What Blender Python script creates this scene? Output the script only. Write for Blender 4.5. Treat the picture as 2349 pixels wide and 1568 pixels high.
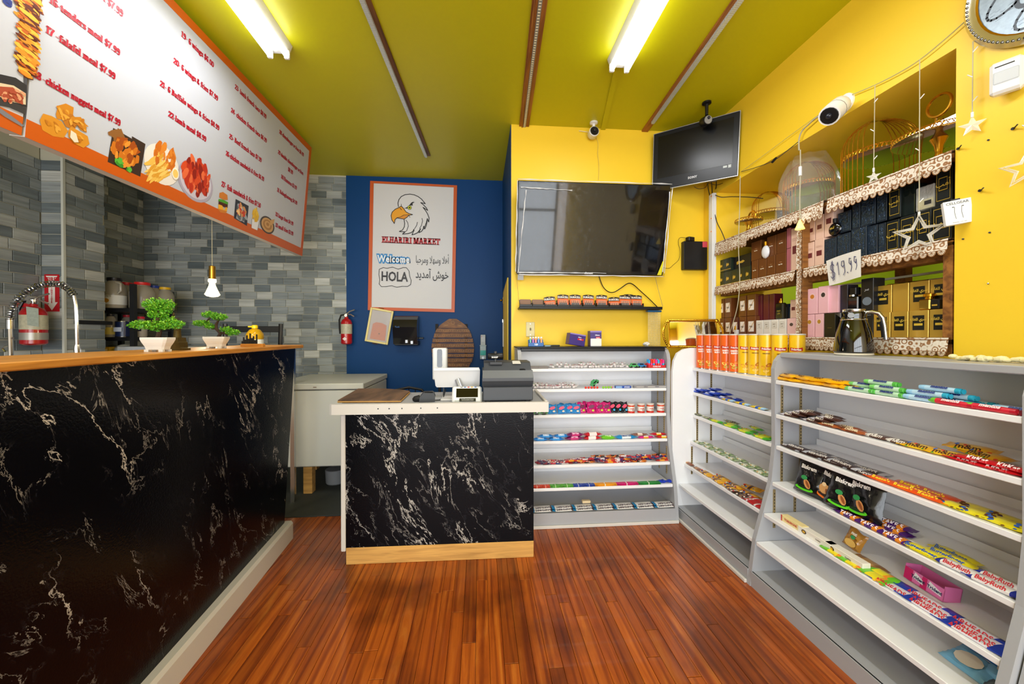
import bpy, math, random
from mathutils import Vector, Matrix, Euler, geometry
for o in list(bpy.data.objects): bpy.data.objects.remove(o)
SC = bpy.context.scene; COL = SC.collection
R = math.radians; PI = math.pi
# ---------------------------------------------------------------- camera, light, exposure
F, CX, CY = 880.0, 1174.5, 777.0
CAM = Vector((0, 0, 1.3)); YAW, PITCH = R(4.8), R(0.45)
cd = bpy.data.cameras.new('camera'); cam = bpy.data.objects.new('camera', cd); COL.objects.link(cam)
cam.location = CAM; cam.rotation_euler = (R(90)-PITCH, 0, -YAW)
cd.sensor_width = 36; cd.lens = F/2349*36; cd.shift_y = -(784-CY)/2349; cd.clip_start = .02
SC.camera = cam
SC.view_settings.view_transform = 'Standard'; SC.view_settings.look = 'None'
SC.view_settings.gamma = 1; SC.view_settings.use_curve_mapping = False
SC.view_settings.exposure = 0.12
w = bpy.data.worlds.new('sky'); SC.world = w; w.use_nodes = True
bg = w.node_tree.nodes['Background']; bg.inputs[0].default_value = (.80, .90, 1, 1); bg.inputs[1].default_value = 2.2
def area(name, loc, rot, sx, sy, power, color=(1,1,1)):
    l = bpy.data.lights.new(name, 'AREA'); l.shape = 'RECTANGLE'; l.size = sx; l.size_y = sy; l.energy = power; l.color = color
    o = bpy.data.objects.new(name, l); COL.objects.link(o); o.location = loc; o.rotation_euler = rot; return o
area('window_daylight', (-.3, -2.58, 1.42), (R(90), 0, 0), 4.4, 2.5, 175, (.95, .98, 1))

# ---------------------------------------------------------------- pixel -> place helpers
_cy, _sy, _cp, _sp = math.cos(YAW), math.sin(YAW), math.cos(PITCH), math.sin(PITCH)
def ray(u, v):
    a = (u-CX)/F; b = (CY-v)/F
    y = _cp + b*_sp; z = -_sp + b*_cp
    return Vector((a*_cy + y*_sy, -a*_sy + y*_cy, z))
def PX(u, v, X): r = ray(u, v); return CAM + r*((X-CAM.x)/r.x)
def PY(u, v, Y): r = ray(u, v); return CAM + r*((Y-CAM.y)/r.y)
def PZ(u, v, Z): r = ray(u, v); return CAM + r*((Z-CAM.z)/r.z)
def PT(u, v, t): return CAM + ray(u, v)*t
def XatY(u, Y): return PY(u, 777, Y).x
def YatX(u, X): return PX(u, 777, X).y

# ---------------------------------------------------------------- materials
_M = {}
def lin(c):
    if isinstance(c, str):
        c = [int(c[i:i+2], 16)/255 for i in (0, 2, 4)]
        c = [x/12.92 if x <= .04045 else ((x+.055)/1.055)**2.4 for x in c]
    return tuple(c[:3]) + (1,)
def mat(name, col='808080', rough=.5, metal=0, emit=0, alpha=1, trans=0, coat=0, noise=0, nscale=20, bump=0, bscale=80, ior=1.45, spec=.5):
    if name in _M: return _M[name]
    m = bpy.data.materials.new(name); m.use_nodes = True; _M[name] = m
    nt = m.node_tree; p = nt.nodes['Principled BSDF']; c = lin(col)
    p.inputs['Base Color'].default_value = c; p.inputs['Roughness'].default_value = rough
    p.inputs['Metallic'].default_value = metal; p.inputs['Alpha'].default_value = alpha
    p.inputs['Transmission Weight'].default_value = trans; p.inputs['Coat Weight'].default_value = coat
    p.inputs['IOR'].default_value = ior; p.inputs['Specular IOR Level'].default_value = spec
    if emit: p.inputs['Emission Color'].default_value = c; p.inputs['Emission Strength'].default_value = emit
    if noise or bump:
        tc = nt.nodes.new('ShaderNodeTexCoord')
        n = nt.nodes.new('ShaderNodeTexNoise'); n.inputs['Scale'].default_value = nscale; n.inputs['Detail'].default_value = 5
        nt.links.new(tc.outputs['Object'], n.inputs['Vector'])
        if noise:
            mx = nt.nodes.new('ShaderNodeMix'); mx.data_type = 'RGBA'
            mx.inputs[6].default_value = tuple(x*(1-noise) for x in c[:3])+(1,); mx.inputs[7].default_value = tuple(min(1, x*(1+noise)) for x in c[:3])+(1,)
            nt.links.new(n.outputs['Fac'], mx.inputs[0]); nt.links.new(mx.outputs[2], p.inputs['Base Color'])
        if bump:
            n2 = nt.nodes.new('ShaderNodeTexNoise'); n2.inputs['Scale'].default_value = bscale; n2.inputs['Detail'].default_value = 3
            nt.links.new(tc.outputs['Object'], n2.inputs['Vector'])
            b = nt.nodes.new('ShaderNodeBump'); b.inputs['Strength'].default_value = bump; b.inputs['Distance'].default_value = .01
            nt.links.new(n2.outputs['Fac'], b.inputs['Height']); nt.links.new(b.outputs['Normal'], p.inputs['Normal'])
    return m
def nodes(m):
    nt = m.node_tree; return nt, nt.nodes['Principled BSDF'], (lambda t, **k: _nn(nt, t, k)), nt.links.new
def _nn(nt, t, k):
    n = nt.nodes.new('ShaderNode'+t)
    for a, b in k.items():
        if a.startswith('i_'): n.inputs[a[2:].replace('_', ' ')].default_value = b
        else: setattr(n, a, b)
    return n
def ramp(nt, pts):
    r = nt.nodes.new('ShaderNodeValToRGB'); e = r.color_ramp.elements
    while len(e) < len(pts): e.new(.5)
    for i, (p, c) in enumerate(pts): e[i].position = p; e[i].color = lin(c)
    return r

# ---------------------------------------------------------------- mesh builder
class MB:
    def __init__(s): s.v = []; s.f = []; s.mi = []; s.m = Matrix(); s.k = 0
    def at(s, loc=(0,0,0), rot=(0,0,0), sc=(1,1,1)):
        s.m = Matrix.LocRotScale(Vector(loc), Euler(rot), Vector(sc)); return s
    def mx(s, m): s.m = m; return s
    def mat(s, k): s.k = k; return s
    def add(s, vs, fs):
        b = len(s.v); m = s.m; s.v += [m @ Vector(p) for p in vs]
        s.f += [tuple(b+i for i in f) for f in fs]; s.mi += [s.k]*len(fs); return s
    def box(s, x0, x1, y0, y1, z0, z1):
        if x0 > x1: x0, x1 = x1, x0
        if y0 > y1: y0, y1 = y1, y0
        if z0 > z1: z0, z1 = z1, z0
        return s.add([(x0,y0,z0),(x1,y0,z0),(x1,y1,z0),(x0,y1,z0),(x0,y0,z1),(x1,y0,z1),(x1,y1,z1),(x0,y1,z1)],
            [(3,2,1,0),(4,5,6,7),(0,1,5,4),(1,2,6,5),(2,3,7,6),(3,0,4,7)])
    def bbox(s, x0, x1, y0, y1, z0, z1, b=.004):   # chamfered box
        vs = []; 
        for (sx, sy, sz) in [(i, j, k) for k in (0,1) for j in (0,1) for i in (0,1)]:
            X = (x0, x1)[sx]; Y = (y0, y1)[sy]; Z = (z0, z1)[sz]
            dx = b if sx == 0 else -b; dy = b if sy == 0 else -b; dz = b if sz == 0 else -b
            vs += [(X, Y+dy, Z+dz), (X+dx, Y, Z+dz), (X+dx, Y+dy, Z)]
        i = lambda c, a: c*3+a
        fs = [(i(0,0),i(4,0),i(6,0),i(2,0)), (i(1,0),i(3,0),i(7,0),i(5,0)), (i(0,1),i(1,1),i(5,1),i(4,1)), (i(2,1),i(6,1),i(7,1),i(3,1)),
              (i(0,2),i(2,2),i(3,2),i(1,2)), (i(4,2),i(5,2),i(7,2),i(6,2))]
        for c0, c1, a, d in [(0,4,0,1),(1,5,0,1),(2,6,0,1),(3,7,0,1),(0,2,0,2),(1,3,0,2),(4,6,0,2),(5,7,0,2),(0,1,1,2),(2,3,1,2),(4,5,1,2),(6,7,1,2)]:
            fs.append((i(c0,a), i(c1,a), i(c1,d), i(c0,d)))
        for c in range(8): fs.append((i(c,0), i(c,1), i(c,2)))
        s.add(vs, fs); s.fixn = True; return s
    def prism(s, poly, d0, d1, ax='y'):            # poly in the two other axes, extruded along ax
        n = len(poly)
        def P(p, d): return (p[0], d, p[1]) if ax == 'y' else ((d, p[0], p[1]) if ax == 'x' else (p[0], p[1], d))
        s.add([P(p, d0) for p in poly] + [P(p, d1) for p in poly],
              [tuple(range(n)), tuple(range(2*n-1, n-1, -1))] + [(i, (i+1)%n, n+(i+1)%n, n+i) for i in range(n)]); s.fixn = True; return s
    def lathe(s, prof, n=16, cap=True, ax='z'):
        vs = []; fs = []
        for (r, h) in prof:
            for k in range(n):
                a = 2*PI*k/n; p = (r*math.cos(a), r*math.sin(a), h)
                vs.append(p if ax == 'z' else ((p[0], h, p[1]) if ax == 'y' else (h, p[0], p[1])))
        for j in range(len(prof)-1):
            for k in range(n): fs.append((j*n+k, j*n+(k+1)%n, (j+1)*n+(k+1)%n, (j+1)*n+k))
        if cap: fs.append(tuple(range(n-1, -1, -1))); fs.append(tuple((len(prof)-1)*n+k for k in range(n)))
        s.add(vs, fs); s.fixn = True; return s
    def cyl(s, r, h0, h1, n=16, ax='z'): return s.lathe([(r, h0), (r, h1)], n, True, ax)
    def ball(s, r=1, n=12, m=8, sz=1):
        return s.lathe([(max(1e-4, r*math.sin(PI*j/m)), -r*sz*math.cos(PI*j/m)) for j in range(m+1)], n, False)
    def tube(s, pts, r, n=6, closed=False, cap=True):
        pts = [Vector(p) for p in pts]; N = len(pts); vs = []; fs = []; up = None
        for i, p in enumerate(pts):
            if closed: t = pts[(i+1)%N]-pts[i-1]
            else: t = pts[min(i+1, N-1)]-pts[max(i-1, 0)]
            if t.length < 1e-9: t = Vector((0,0,1))
            t.normalize()
            if up is None: up = Vector((0,0,1)) if abs(t.z) < .9 else Vector((1,0,0))
            a = t.cross(up)
            if a.length < 1e-4: a = t.cross(Vector((1,0,0)) if abs(t.x) < .9 else Vector((0,1,0)))
            a.normalize(); b = t.cross(a); up = a.cross(t)
            rr = r[i] if isinstance(r, (list, tuple)) else r
            for k in range(n): vs.append(p + a*math.cos(2*PI*k/n)*rr + b*math.sin(2*PI*k/n)*rr)
        for i in range(N if closed else N-1):
            for k in range(n): fs.append((i*n+k, i*n+(k+1)%n, ((i+1)%N)*n+(k+1)%n, ((i+1)%N)*n+k))
        if cap and not closed: fs.append(tuple(range(n))); fs.append(tuple((N-1)*n+k for k in range(n-1, -1, -1)))
        s.add(vs, fs); s.fixn = True; return s
    def poly(s, pts, z=0, ax='y'):                 # flat filled 2D outline (triangulated)
        vv = [Vector((p[0], p[1], 0)) for p in pts]; tr = geometry.tessellate_polygon([vv])
        P = (lambda p: (p[0], z, p[1])) if ax == 'y' else (lambda p: (p[0], p[1], z))
        return s.add([P(p) for p in pts], [tuple(t) for t in tr])
    def line2(s, pts, w, z=0, closed=False):       # flat stroke in the x/z plane at y=z
        N = len(pts)
        for i in range(N if closed else N-1):
            a = Vector(pts[i]); b = Vector(pts[(i+1)%N]); d = b-a
            if d.length < 1e-9: continue
            d.normalize(); nrm = Vector((-d[1], d[0]))*w/2; a = a-d*w*.3; b = b+d*w*.3
            q = [a+nrm, a-nrm, b-nrm, b+nrm]; s.add([(p[0], z, p[1]) for p in q], [(0,1,2,3)])
        return s
    def grid(s, fn, nu, nv, closeu=False):
        vs = [fn(i/nu if closeu else i/(nu-1), j/(nv-1)) for j in range(nv) for i in range(nu)]
        fs = [(j*nu+i, j*nu+(i+1)%nu, (j+1)*nu+(i+1)%nu, (j+1)*nu+i) for j in range(nv-1) for i in range(nu if closeu else nu-1)]
        return s.add(vs, fs)
    def mesh(s, name, mats, smooth=False, sharp=40):
        me = bpy.data.meshes.new(name); me.from_pydata([tuple(p) for p in s.v], [], s.f)
        for m in (mats if isinstance(mats, (list, tuple)) else [mats]): me.materials.append(m)
        for p, k in zip(me.polygons, s.mi): p.material_index = k
        if getattr(s, 'fixn', False):
            import bmesh
            bm = bmesh.new(); bm.from_mesh(me); bmesh.ops.recalc_face_normals(bm, faces=bm.faces); bm.to_mesh(me); bm.free()
        if smooth:
            for p in me.polygons: p.use_smooth = True
            try: me.set_sharp_from_angle(angle=R(sharp))
            except Exception: pass
        me.update(); return me
def link(o, parent=None, loc=None, rot=None):
    COL.objects.link(o)
    if parent: o.parent = parent
    if loc is not None: o.location = loc
    if rot is not None: o.rotation_euler = rot
    return o
def part(parent, name, mb, mats, smooth=False, loc=None, rot=None, label=None, kind=None):
    me = mb if isinstance(mb, bpy.types.Mesh) else mb.mesh(name, mats, smooth)
    o = link(bpy.data.objects.new(name, me), parent, loc, rot)
    if label: o['label'] = label
    if kind: o['kind'] = kind
    return o
def tag(o, label, cat, group=None):
    o['label'] = label; o['category'] = cat
    if group: o['group'] = group
    return o
def thing(name, label, cat, loc=(0,0,0), rot=(0,0,0), group=None):
    o = bpy.data.objects.new(name, None); o.empty_display_size = .05
    link(o, None, loc, rot if not isinstance(rot, (int, float)) else (0, 0, rot)); return tag(o, label, cat, group)
def single(name, mb, mats, label, cat, loc=(0,0,0), rot=(0,0,0), group=None, smooth=False):
    return tag(part(None, name, mb, mats, smooth, loc, rot if not isinstance(rot, (int, float)) else (0, 0, rot)), label, cat, group)
def struct(name, mb, mats, loc=None, rot=None, parent=None):
    o = part(parent, name, mb, mats, False, loc, rot); o['kind'] = 'structure'; return o
def copy_tree(o, parent=None):
    c = o.copy(); COL.objects.link(c); c.parent = parent
    for ch in list(o.children): copy_tree(ch, c)
    return c
def dup(o, label, loc=None, rot=None, group=None, scale=None):
    c = copy_tree(o); c['label'] = label
    if loc is not None: c.location = loc
    if rot is not None: c.rotation_euler = rot if not isinstance(rot, (int, float)) else (0, 0, rot)
    if group: c['group'] = group
    if scale is not None: c.scale = scale
    return c
def basis(origin, xdir, zdir):                     # matrix with local x along xdir, z near zdir, y = into the depth
    x = Vector(xdir).normalized(); y = Vector(zdir).normalized().cross(x).normalized(); z = x.cross(y)
    m = Matrix((x, y, z)).transposed().to_4x4(); m.translation = Vector(origin); return m
def place(o, m): o.location = m.translation; o.rotation_euler = m.to_euler(); return o

# ---------------------------------------------------------------- lettering
_T = {}
def text_mesh(txt, size, bold=0, sx=1, space=1, align='CENTER', shear=0, font=None):
    key = (txt, round(size, 5), bold, sx, space, align, shear)
    if key in _T: return _T[key]
    c = bpy.data.curves.new('lettering', 'FONT'); c.body = txt; c.size = size; c.offset = bold; c.space_character = space
    c.align_x = align; c.align_y = 'CENTER'; c.shear = shear; c.resolution_u = 2
    if font: c.font = font
    o = bpy.data.objects.new('lettering', c); COL.objects.link(o)
    bpy.context.view_layer.update()
    dg = bpy.context.evaluated_depsgraph_get(); me = bpy.data.meshes.new_from_object(o.evaluated_get(dg))
    me.name = 'lettering'
    for v in me.vertices: v.co = Vector((v.co.x*sx, -v.co.z, v.co.y))     # stand it up: reads from -y
    bpy.data.objects.remove(o); bpy.data.curves.remove(c); _T[key] = me
    return me
def text_into(mb, txt, size, x=0, z=0, y=0, bold=0, sx=1, space=1, align='CENTER', k=None, shear=0, rot=0):
    me = text_mesh(txt, size, bold, sx, space, align, shear)
    old = mb.m, mb.k
    if k is not None: mb.k = k
    mb.m = old[0] @ Matrix.Translation((x, y, z)) @ Matrix.Rotation(rot, 4, 'Y')
    mb.add([v.co for v in me.vertices], [tuple(p.vertices) for p in me.polygons]); mb.m, mb.k = old; return mb
# a high-contrast serif hand: skeletons swept with a wide flat nib
GL = {
'0':(.5,['.1,.5 .15,.85 .3,1 .45,.85 .5,.5 .45,.15 .3,0 .15,.15 .1,.5']),'1':(.38,['.08,.85 .2,1 .2,0','.05,0 .35,0']),
'2':(.5,['.08,.75 .15,.97 .35,.97 .42,.75 .35,.5 .08,.06','.05,0 .45,0 .45,.15']),'3':(.5,['.08,.82 .2,1 .38,.9 .38,.62 .22,.53','.22,.53 .42,.4 .42,.12 .25,0 .08,.1 .08,.2']),
'4':(.52,['.36,0 .36,1 .05,.28 .48,.28']),'5':(.5,['.44,1 .12,1 .12,.55 .3,.62 .43,.45 .4,.1 .2,0 .07,.12']),'6':(.5,['.42,.85 .28,1 .12,.8 .1,.3 .25,0 .42,.15 .42,.4 .28,.55 .12,.45']),
'7':(.48,['.05,.8 .05,1 .45,1 .25,.5 .18,0']),'8':(.5,['.27,.53 .12,.7 .15,.93 .28,1 .42,.9 .4,.65 .12,.38 .1,.12 .27,0 .44,.13 .42,.38 .27,.53']),
'9':(.5,['.12,.12 .25,0 .4,.15 .44,.6 .38,.93 .25,1 .12,.85 .12,.6 .25,.45 .4,.55']),'$':(.5,['.42,.78 .3,.93 .12,.85 .12,.65 .42,.38 .42,.15 .25,.05 .08,.2','.27,1.12 .27,-.12']),
'.':(.25,['.1,.03 .1,.06']),'-':(.32,['.03,.36 .25,.36']),'&':(.6,['.5,.3 .3,0 .12,.1 .1,.3 .38,.75 .32,.95 .2,.95 .16,.78 .5,0']),' ':(.26,[]),
'a':(.48,['.1,.55 .22,.66 .36,.55 .36,.1 .44,0','.36,.4 .14,.28 .1,.1 .2,0 .36,.1']),'b':(.5,['.04,1 .14,1 .14,0','.14,.55 .3,.66 .42,.5 .42,.15 .28,0 .14,.1']),
'c':(.42,['.38,.5 .28,.66 .14,.55 .1,.3 .16,.05 .28,0 .38,.12']),'d':(.52,['.3,1 .4,1 .4,0 .48,0','.4,.55 .25,.66 .12,.5 .12,.15 .25,0 .4,.1']),
'e':(.44,['.12,.36 .4,.36 .38,.55 .27,.66 .14,.55 .1,.3 .16,.06 .28,0 .39,.12']),'f':(.34,['.4,.92 .3,1 .18,.9 .18,0','.05,.62 .36,.62','.08,0 .3,0']),
'g':(.5,['.26,.64 .12,.55 .12,.35 .26,.26 .38,.35 .38,.55 .26,.64','.38,.6 .48,.68','.18,.27 .12,.12 .4,.02 .42,-.18 .22,-.27 .08,-.15 .14,.0']),
'h':(.54,['.04,1 .14,1 .14,0','.14,.5 .28,.66 .4,.55 .4,0','.05,0 .23,0','.31,0 .49,0']),'i':(.28,['.04,.64 .14,.64 .14,0','.05,0 .24,0','.13,.88 .13,.94']),
'k':(.52,['.04,1 .14,1 .14,0','.14,.25 .4,.64','.22,.38 .42,0 .48,0','.05,0 .23,0','.32,.64 .46,.64']),'l':(.28,['.04,1 .14,1 .14,0','.04,0 .25,0']),
'm':(.78,['.04,.64 .14,.64 .14,0','.14,.5 .26,.66 .38,.55 .38,0','.38,.5 .5,.66 .62,.55 .62,0','.05,0 .23,0','.3,0 .46,0','.54,0 .71,0']),
'n':(.54,['.04,.64 .14,.64 .14,0','.14,.5 .28,.66 .4,.55 .4,0','.05,0 .23,0','.31,0 .49,0']),'o':(.48,['.25,.66 .12,.5 .12,.15 .25,0 .38,.15 .38,.5 .25,.66']),
'r':(.38,['.04,.64 .14,.64 .14,0','.14,.45 .24,.64 .34,.58','.05,0 .25,0']),'s':(.4,['.34,.52 .26,.66 .12,.6 .12,.45 .34,.22 .33,.05 .2,0 .08,.12']),
't':(.34,['.16,.85 .16,.08 .24,0 .33,.08','.04,.62 .3,.62']),'u':(.54,['.04,.64 .14,.64 .14,.12 .24,0 .4,.12','.32,.64 .4,.64 .4,0 .5,0']),
'w':(.68,['.02,.64 .2,.64','.08,.64 .2,0 .34,.6 .46,0 .6,.64','.5,.64 .68,.64']),'y':(.5,['.08,.64 .26,.02','.42,.64 .26,.02 .14,-.26 .05,-.2','.02,.64 .18,.64','.34,.64 .5,.64']),
'B':(.6,['.05,1 .18,1 .18,0 .05,0','.18,1 .42,.92 .42,.6 .18,.53 .46,.42 .46,.08 .18,0']),'E':(.6,['.05,1 .18,1 .18,0 .05,0','.18,1 .5,1 .5,.75','.18,.52 .36,.52','.36,.62 .36,.42','.18,0 .5,0 .5,.25']),
'L':(.56,['.05,1 .3,1','.18,1 .18,0 .05,0','.18,0 .48,0 .48,.28']),'H':(.7,['.05,1 .3,1','.05,0 .3,0','.18,1 .18,0','.4,1 .65,1','.4,0 .65,0','.52,1 .52,0','.18,.52 .52,.52']),
'A':(.68,['.1,0 .32,1 .56,0','.02,0 .2,0','.44,0 .68,0','.18,.33 .46,.33']),'R':(.68,['.05,1 .18,1 .18,0','.05,0 .3,0','.18,1 .42,.92 .42,.6 .18,.53','.34,.5 .5,0 .64,.03']),
'I':(.36,['.05,1 .3,1','.05,0 .3,0','.18,1 .18,0']),'M':(.86,['.04,1 .14,1 .14,0','.04,0 .26,0','.16,1 .42,.05 .64,1','.68,1 .68,0','.66,1 .82,1','.54,0 .82,0']),
'K':(.7,['.05,1 .3,1','.05,0 .3,0','.18,1 .18,0','.18,.4 .55,1','.42,1 .66,1','.3,.58 .54,0','.42,0 .68,0']),'T':(.62,['.04,.75 .04,1 .56,1 .56,.75','.3,1 .3,0','.18,0 .42,0']),
'F':(.56,['.05,1 .18,1 .18,0','.05,0 .3,0','.18,1 .5,1 .5,.75','.18,.52 .38,.52']),
}
GLP = {k: (w, [[tuple(map(float, q.split(','))) for q in st.split()] for st in ss]) for k, (w, ss) in GL.items()}
def serif(mb, txt, h, x=0, z=0, y=0, sx=.8, nib=.11, thin=.045, align='L', k=None):
    W = sum(GLP.get(c, GLP[' '])[0] for c in txt)*h*sx
    x0 = x - (W/2 if align == 'C' else 0); old = mb.k
    if k is not None: mb.k = k
    nw = nib*h*sx/1.0; nh = thin*h
    for c in txt:
        w, ss = GLP.get(c, GLP[' '])
        for st in ss:
            for (ax, az), (bx, bz) in zip(st, st[1:]):
                ax_, az_, bx_, bz_ = x0+ax*h*sx, z+az*h, x0+bx*h*sx, z+bz*h
                if bx_ < ax_: ax_, az_, bx_, bz_ = bx_, bz_, ax_, az_
                s = nw/2; t = nh/2
                if bz_ >= az_: q = [(ax_-s, az_-t), (ax_+s, az_-t), (bx_+s, bz_-t), (bx_+s, bz_+t), (bx_-s, bz_+t), (ax_-s, az_+t)]
                else: q = [(ax_-s, az_-t), (bx_-s, bz_-t), (bx_+s, bz_-t), (bx_+s, bz_+t), (ax_+s, az_+t), (ax_-s, az_+t)]
                mb.add([(p[0], y, p[1]) for p in q], [tuple(range(6))])
        x0 += w*h*sx
    mb.k = old; return mb
# ---------------------------------------------------------------- surface materials
def painted(name, col, rough=.45, var=.06):
    m = mat(name, col, rough); nt, p, N, L = nodes(m)
    g = N('NewGeometry'); n1 = N('TexNoise', i_Scale=1.6, i_Detail=4.0); n2 = N('TexNoise', i_Scale=9.0, i_Detail=6.0)
    L(g.outputs['Position'], n1.inputs['Vector']); L(g.outputs['Position'], n2.inputs['Vector'])
    mx = N('Mix', data_type='RGBA'); c = lin(col)
    mx.inputs[6].default_value = tuple(x*(1-var) for x in c[:3])+(1,); mx.inputs[7].default_value = tuple(min(1, x*(1+var)) for x in c[:3])+(1,)
    L(n1.outputs['Fac'], mx.inputs[0]); L(mx.outputs[2], p.inputs['Base Color'])
    b = N('Bump'); b.inputs['Strength'].default_value = .12; b.inputs['Distance'].default_value = .004
    L(n2.outputs['Fac'], b.inputs['Height']); L(b.outputs['Normal'], p.inputs['Normal']); return m
YEL = painted('yellow_wall_paint', 'f2ca2e', .45)
BLU = painted('blue_wall_paint', '043c72', .5, .12); BLU.node_tree.nodes['Principled BSDF'].inputs['Specular IOR Level'].default_value = .25
OLV = painted('olive_ceiling_paint', 'c4be08', .42, .05)
WHT = painted('white_wall_paint', 'e8e6e0', .5)
def wood_floor():
    m = mat('oak_floorboard', '8a4415', .34, coat=.25); nt, p, N, L = nodes(m)
    oi = N('ObjectInfo'); g = N('NewGeometry'); mp = N('Mapping', vector_type='POINT'); mp.inputs['Scale'].default_value = (15, .9, 1)
    ad = N('VectorMath', operation='ADD'); cb = N('CombineXYZ'); ml = N('Math', operation='MULTIPLY'); ml.inputs[1].default_value = 40
    L(oi.outputs['Random'], ml.inputs[0]); L(ml.outputs[0], cb.inputs['Y']); L(ml.outputs[0], cb.inputs['X'])
    L(g.outputs['Position'], ad.inputs[0]); L(cb.outputs[0], ad.inputs[1]); L(ad.outputs[0], mp.inputs['Vector'])
    n = N('TexNoise', i_Scale=1.6, i_Detail=6.0, i_Roughness=.65, i_Distortion=1.2); L(mp.outputs[0], n.inputs['Vector'])
    wv = N('TexWave', i_Scale=.45, i_Distortion=7.0, i_Detail=3.0, bands_direction='X'); L(mp.outputs[0], wv.inputs['Vector'])
    r = ramp(nt, [(.22, '6a2c0a'), (.40, 'a24c10'), (.58, 'bc6218'), (.76, 'd48430')]); L(n.outputs['Fac'], r.inputs[0])
    r2 = ramp(nt, [(.0, '9a6a50'), (.35, 'ffffff'), (1, 'ffffff')]); L(wv.outputs['Fac'], r2.inputs[0])
    r3 = ramp(nt, [(0, '8a6a58'), (.3, 'c4a898'), (.65, 'e8dac8'), (1, 'fff8ec')]); L(oi.outputs['Random'], r3.inputs[0])
    st = N('TexNoise', i_Scale=2.3, i_Detail=5.0); L(g.outputs['Position'], st.inputs['Vector'])
    r4 = ramp(nt, [(.36, '6a5e48'), (.5, 'ffffff')]); L(st.outputs['Fac'], r4.inputs[0])
    prev = r.outputs[0]
    for q in (r2, r3, r4):
        x = N('Mix', data_type='RGBA', blend_type='MULTIPLY'); x.inputs[0].default_value = .52; L(prev, x.inputs[6]); L(q.outputs[0], x.inputs[7]); prev = x.outputs[2]
    L(prev, p.inputs['Base Color'])
    b = N('Bump'); b.inputs['Strength'].default_value = .15; b.inputs['Distance'].default_value = .003; L(n.outputs['Fac'], b.inputs['Height']); L(b.outputs['Normal'], p.inputs['Normal'])
    return m
FLOOR = wood_floor()
def tile_mat():
    m = mat('striated_grey_tile', '8d9190', .22, coat=.3); nt, p, N, L = nodes(m)
    oi = N('ObjectInfo'); g = N('NewGeometry'); ad = N('Math', operation='ADD'); L(oi.outputs['Random'], ad.inputs[0]); L(g.outputs['Random Per Island'], ad.inputs[1])
    fr = N('Math', operation='FRACT'); L(ad.outputs[0], fr.inputs[0])
    mp = N('Mapping'); mp.inputs['Scale'].default_value = (2, 2, 42); cb = N('CombineXYZ'); k = N('Math', operation='MULTIPLY'); k.inputs[1].default_value = 31; L(fr.outputs[0], k.inputs[0]); L(k.outputs[0], cb.inputs['X']); L(k.outputs[0], cb.inputs['Z'])
    av = N('VectorMath', operation='ADD'); L(g.outputs['Position'], av.inputs[0]); L(cb.outputs[0], av.inputs[1]); L(av.outputs[0], mp.inputs['Vector'])
    n = N('TexNoise', i_Scale=1.0, i_Detail=4.0, i_Roughness=.6); L(mp.outputs[0], n.inputs['Vector'])
    r = ramp(nt, [(0, '6c767c'), (.3, '7d878c'), (.55, '959da0'), (.78, 'a9afb0'), (1, 'd4d6d2')]); L(fr.outputs[0], r.inputs[0])
    r2 = ramp(nt, [(.3, '5f6567'), (.5, 'c8cac9'), (.7, 'ffffff')]); L(n.outputs['Fac'], r2.inputs[0])
    x = N('Mix', data_type='RGBA', blend_type='MULTIPLY'); x.inputs[0].default_value = .5; L(r.outputs[0], x.inputs[6]); L(r2.outputs[0], x.inputs[7]); L(x.outputs[2], p.inputs['Base Color'])
    return m
TILE = tile_mat(); GROUT = painted('pale_grout', 'b9b7a6', .8)
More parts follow.
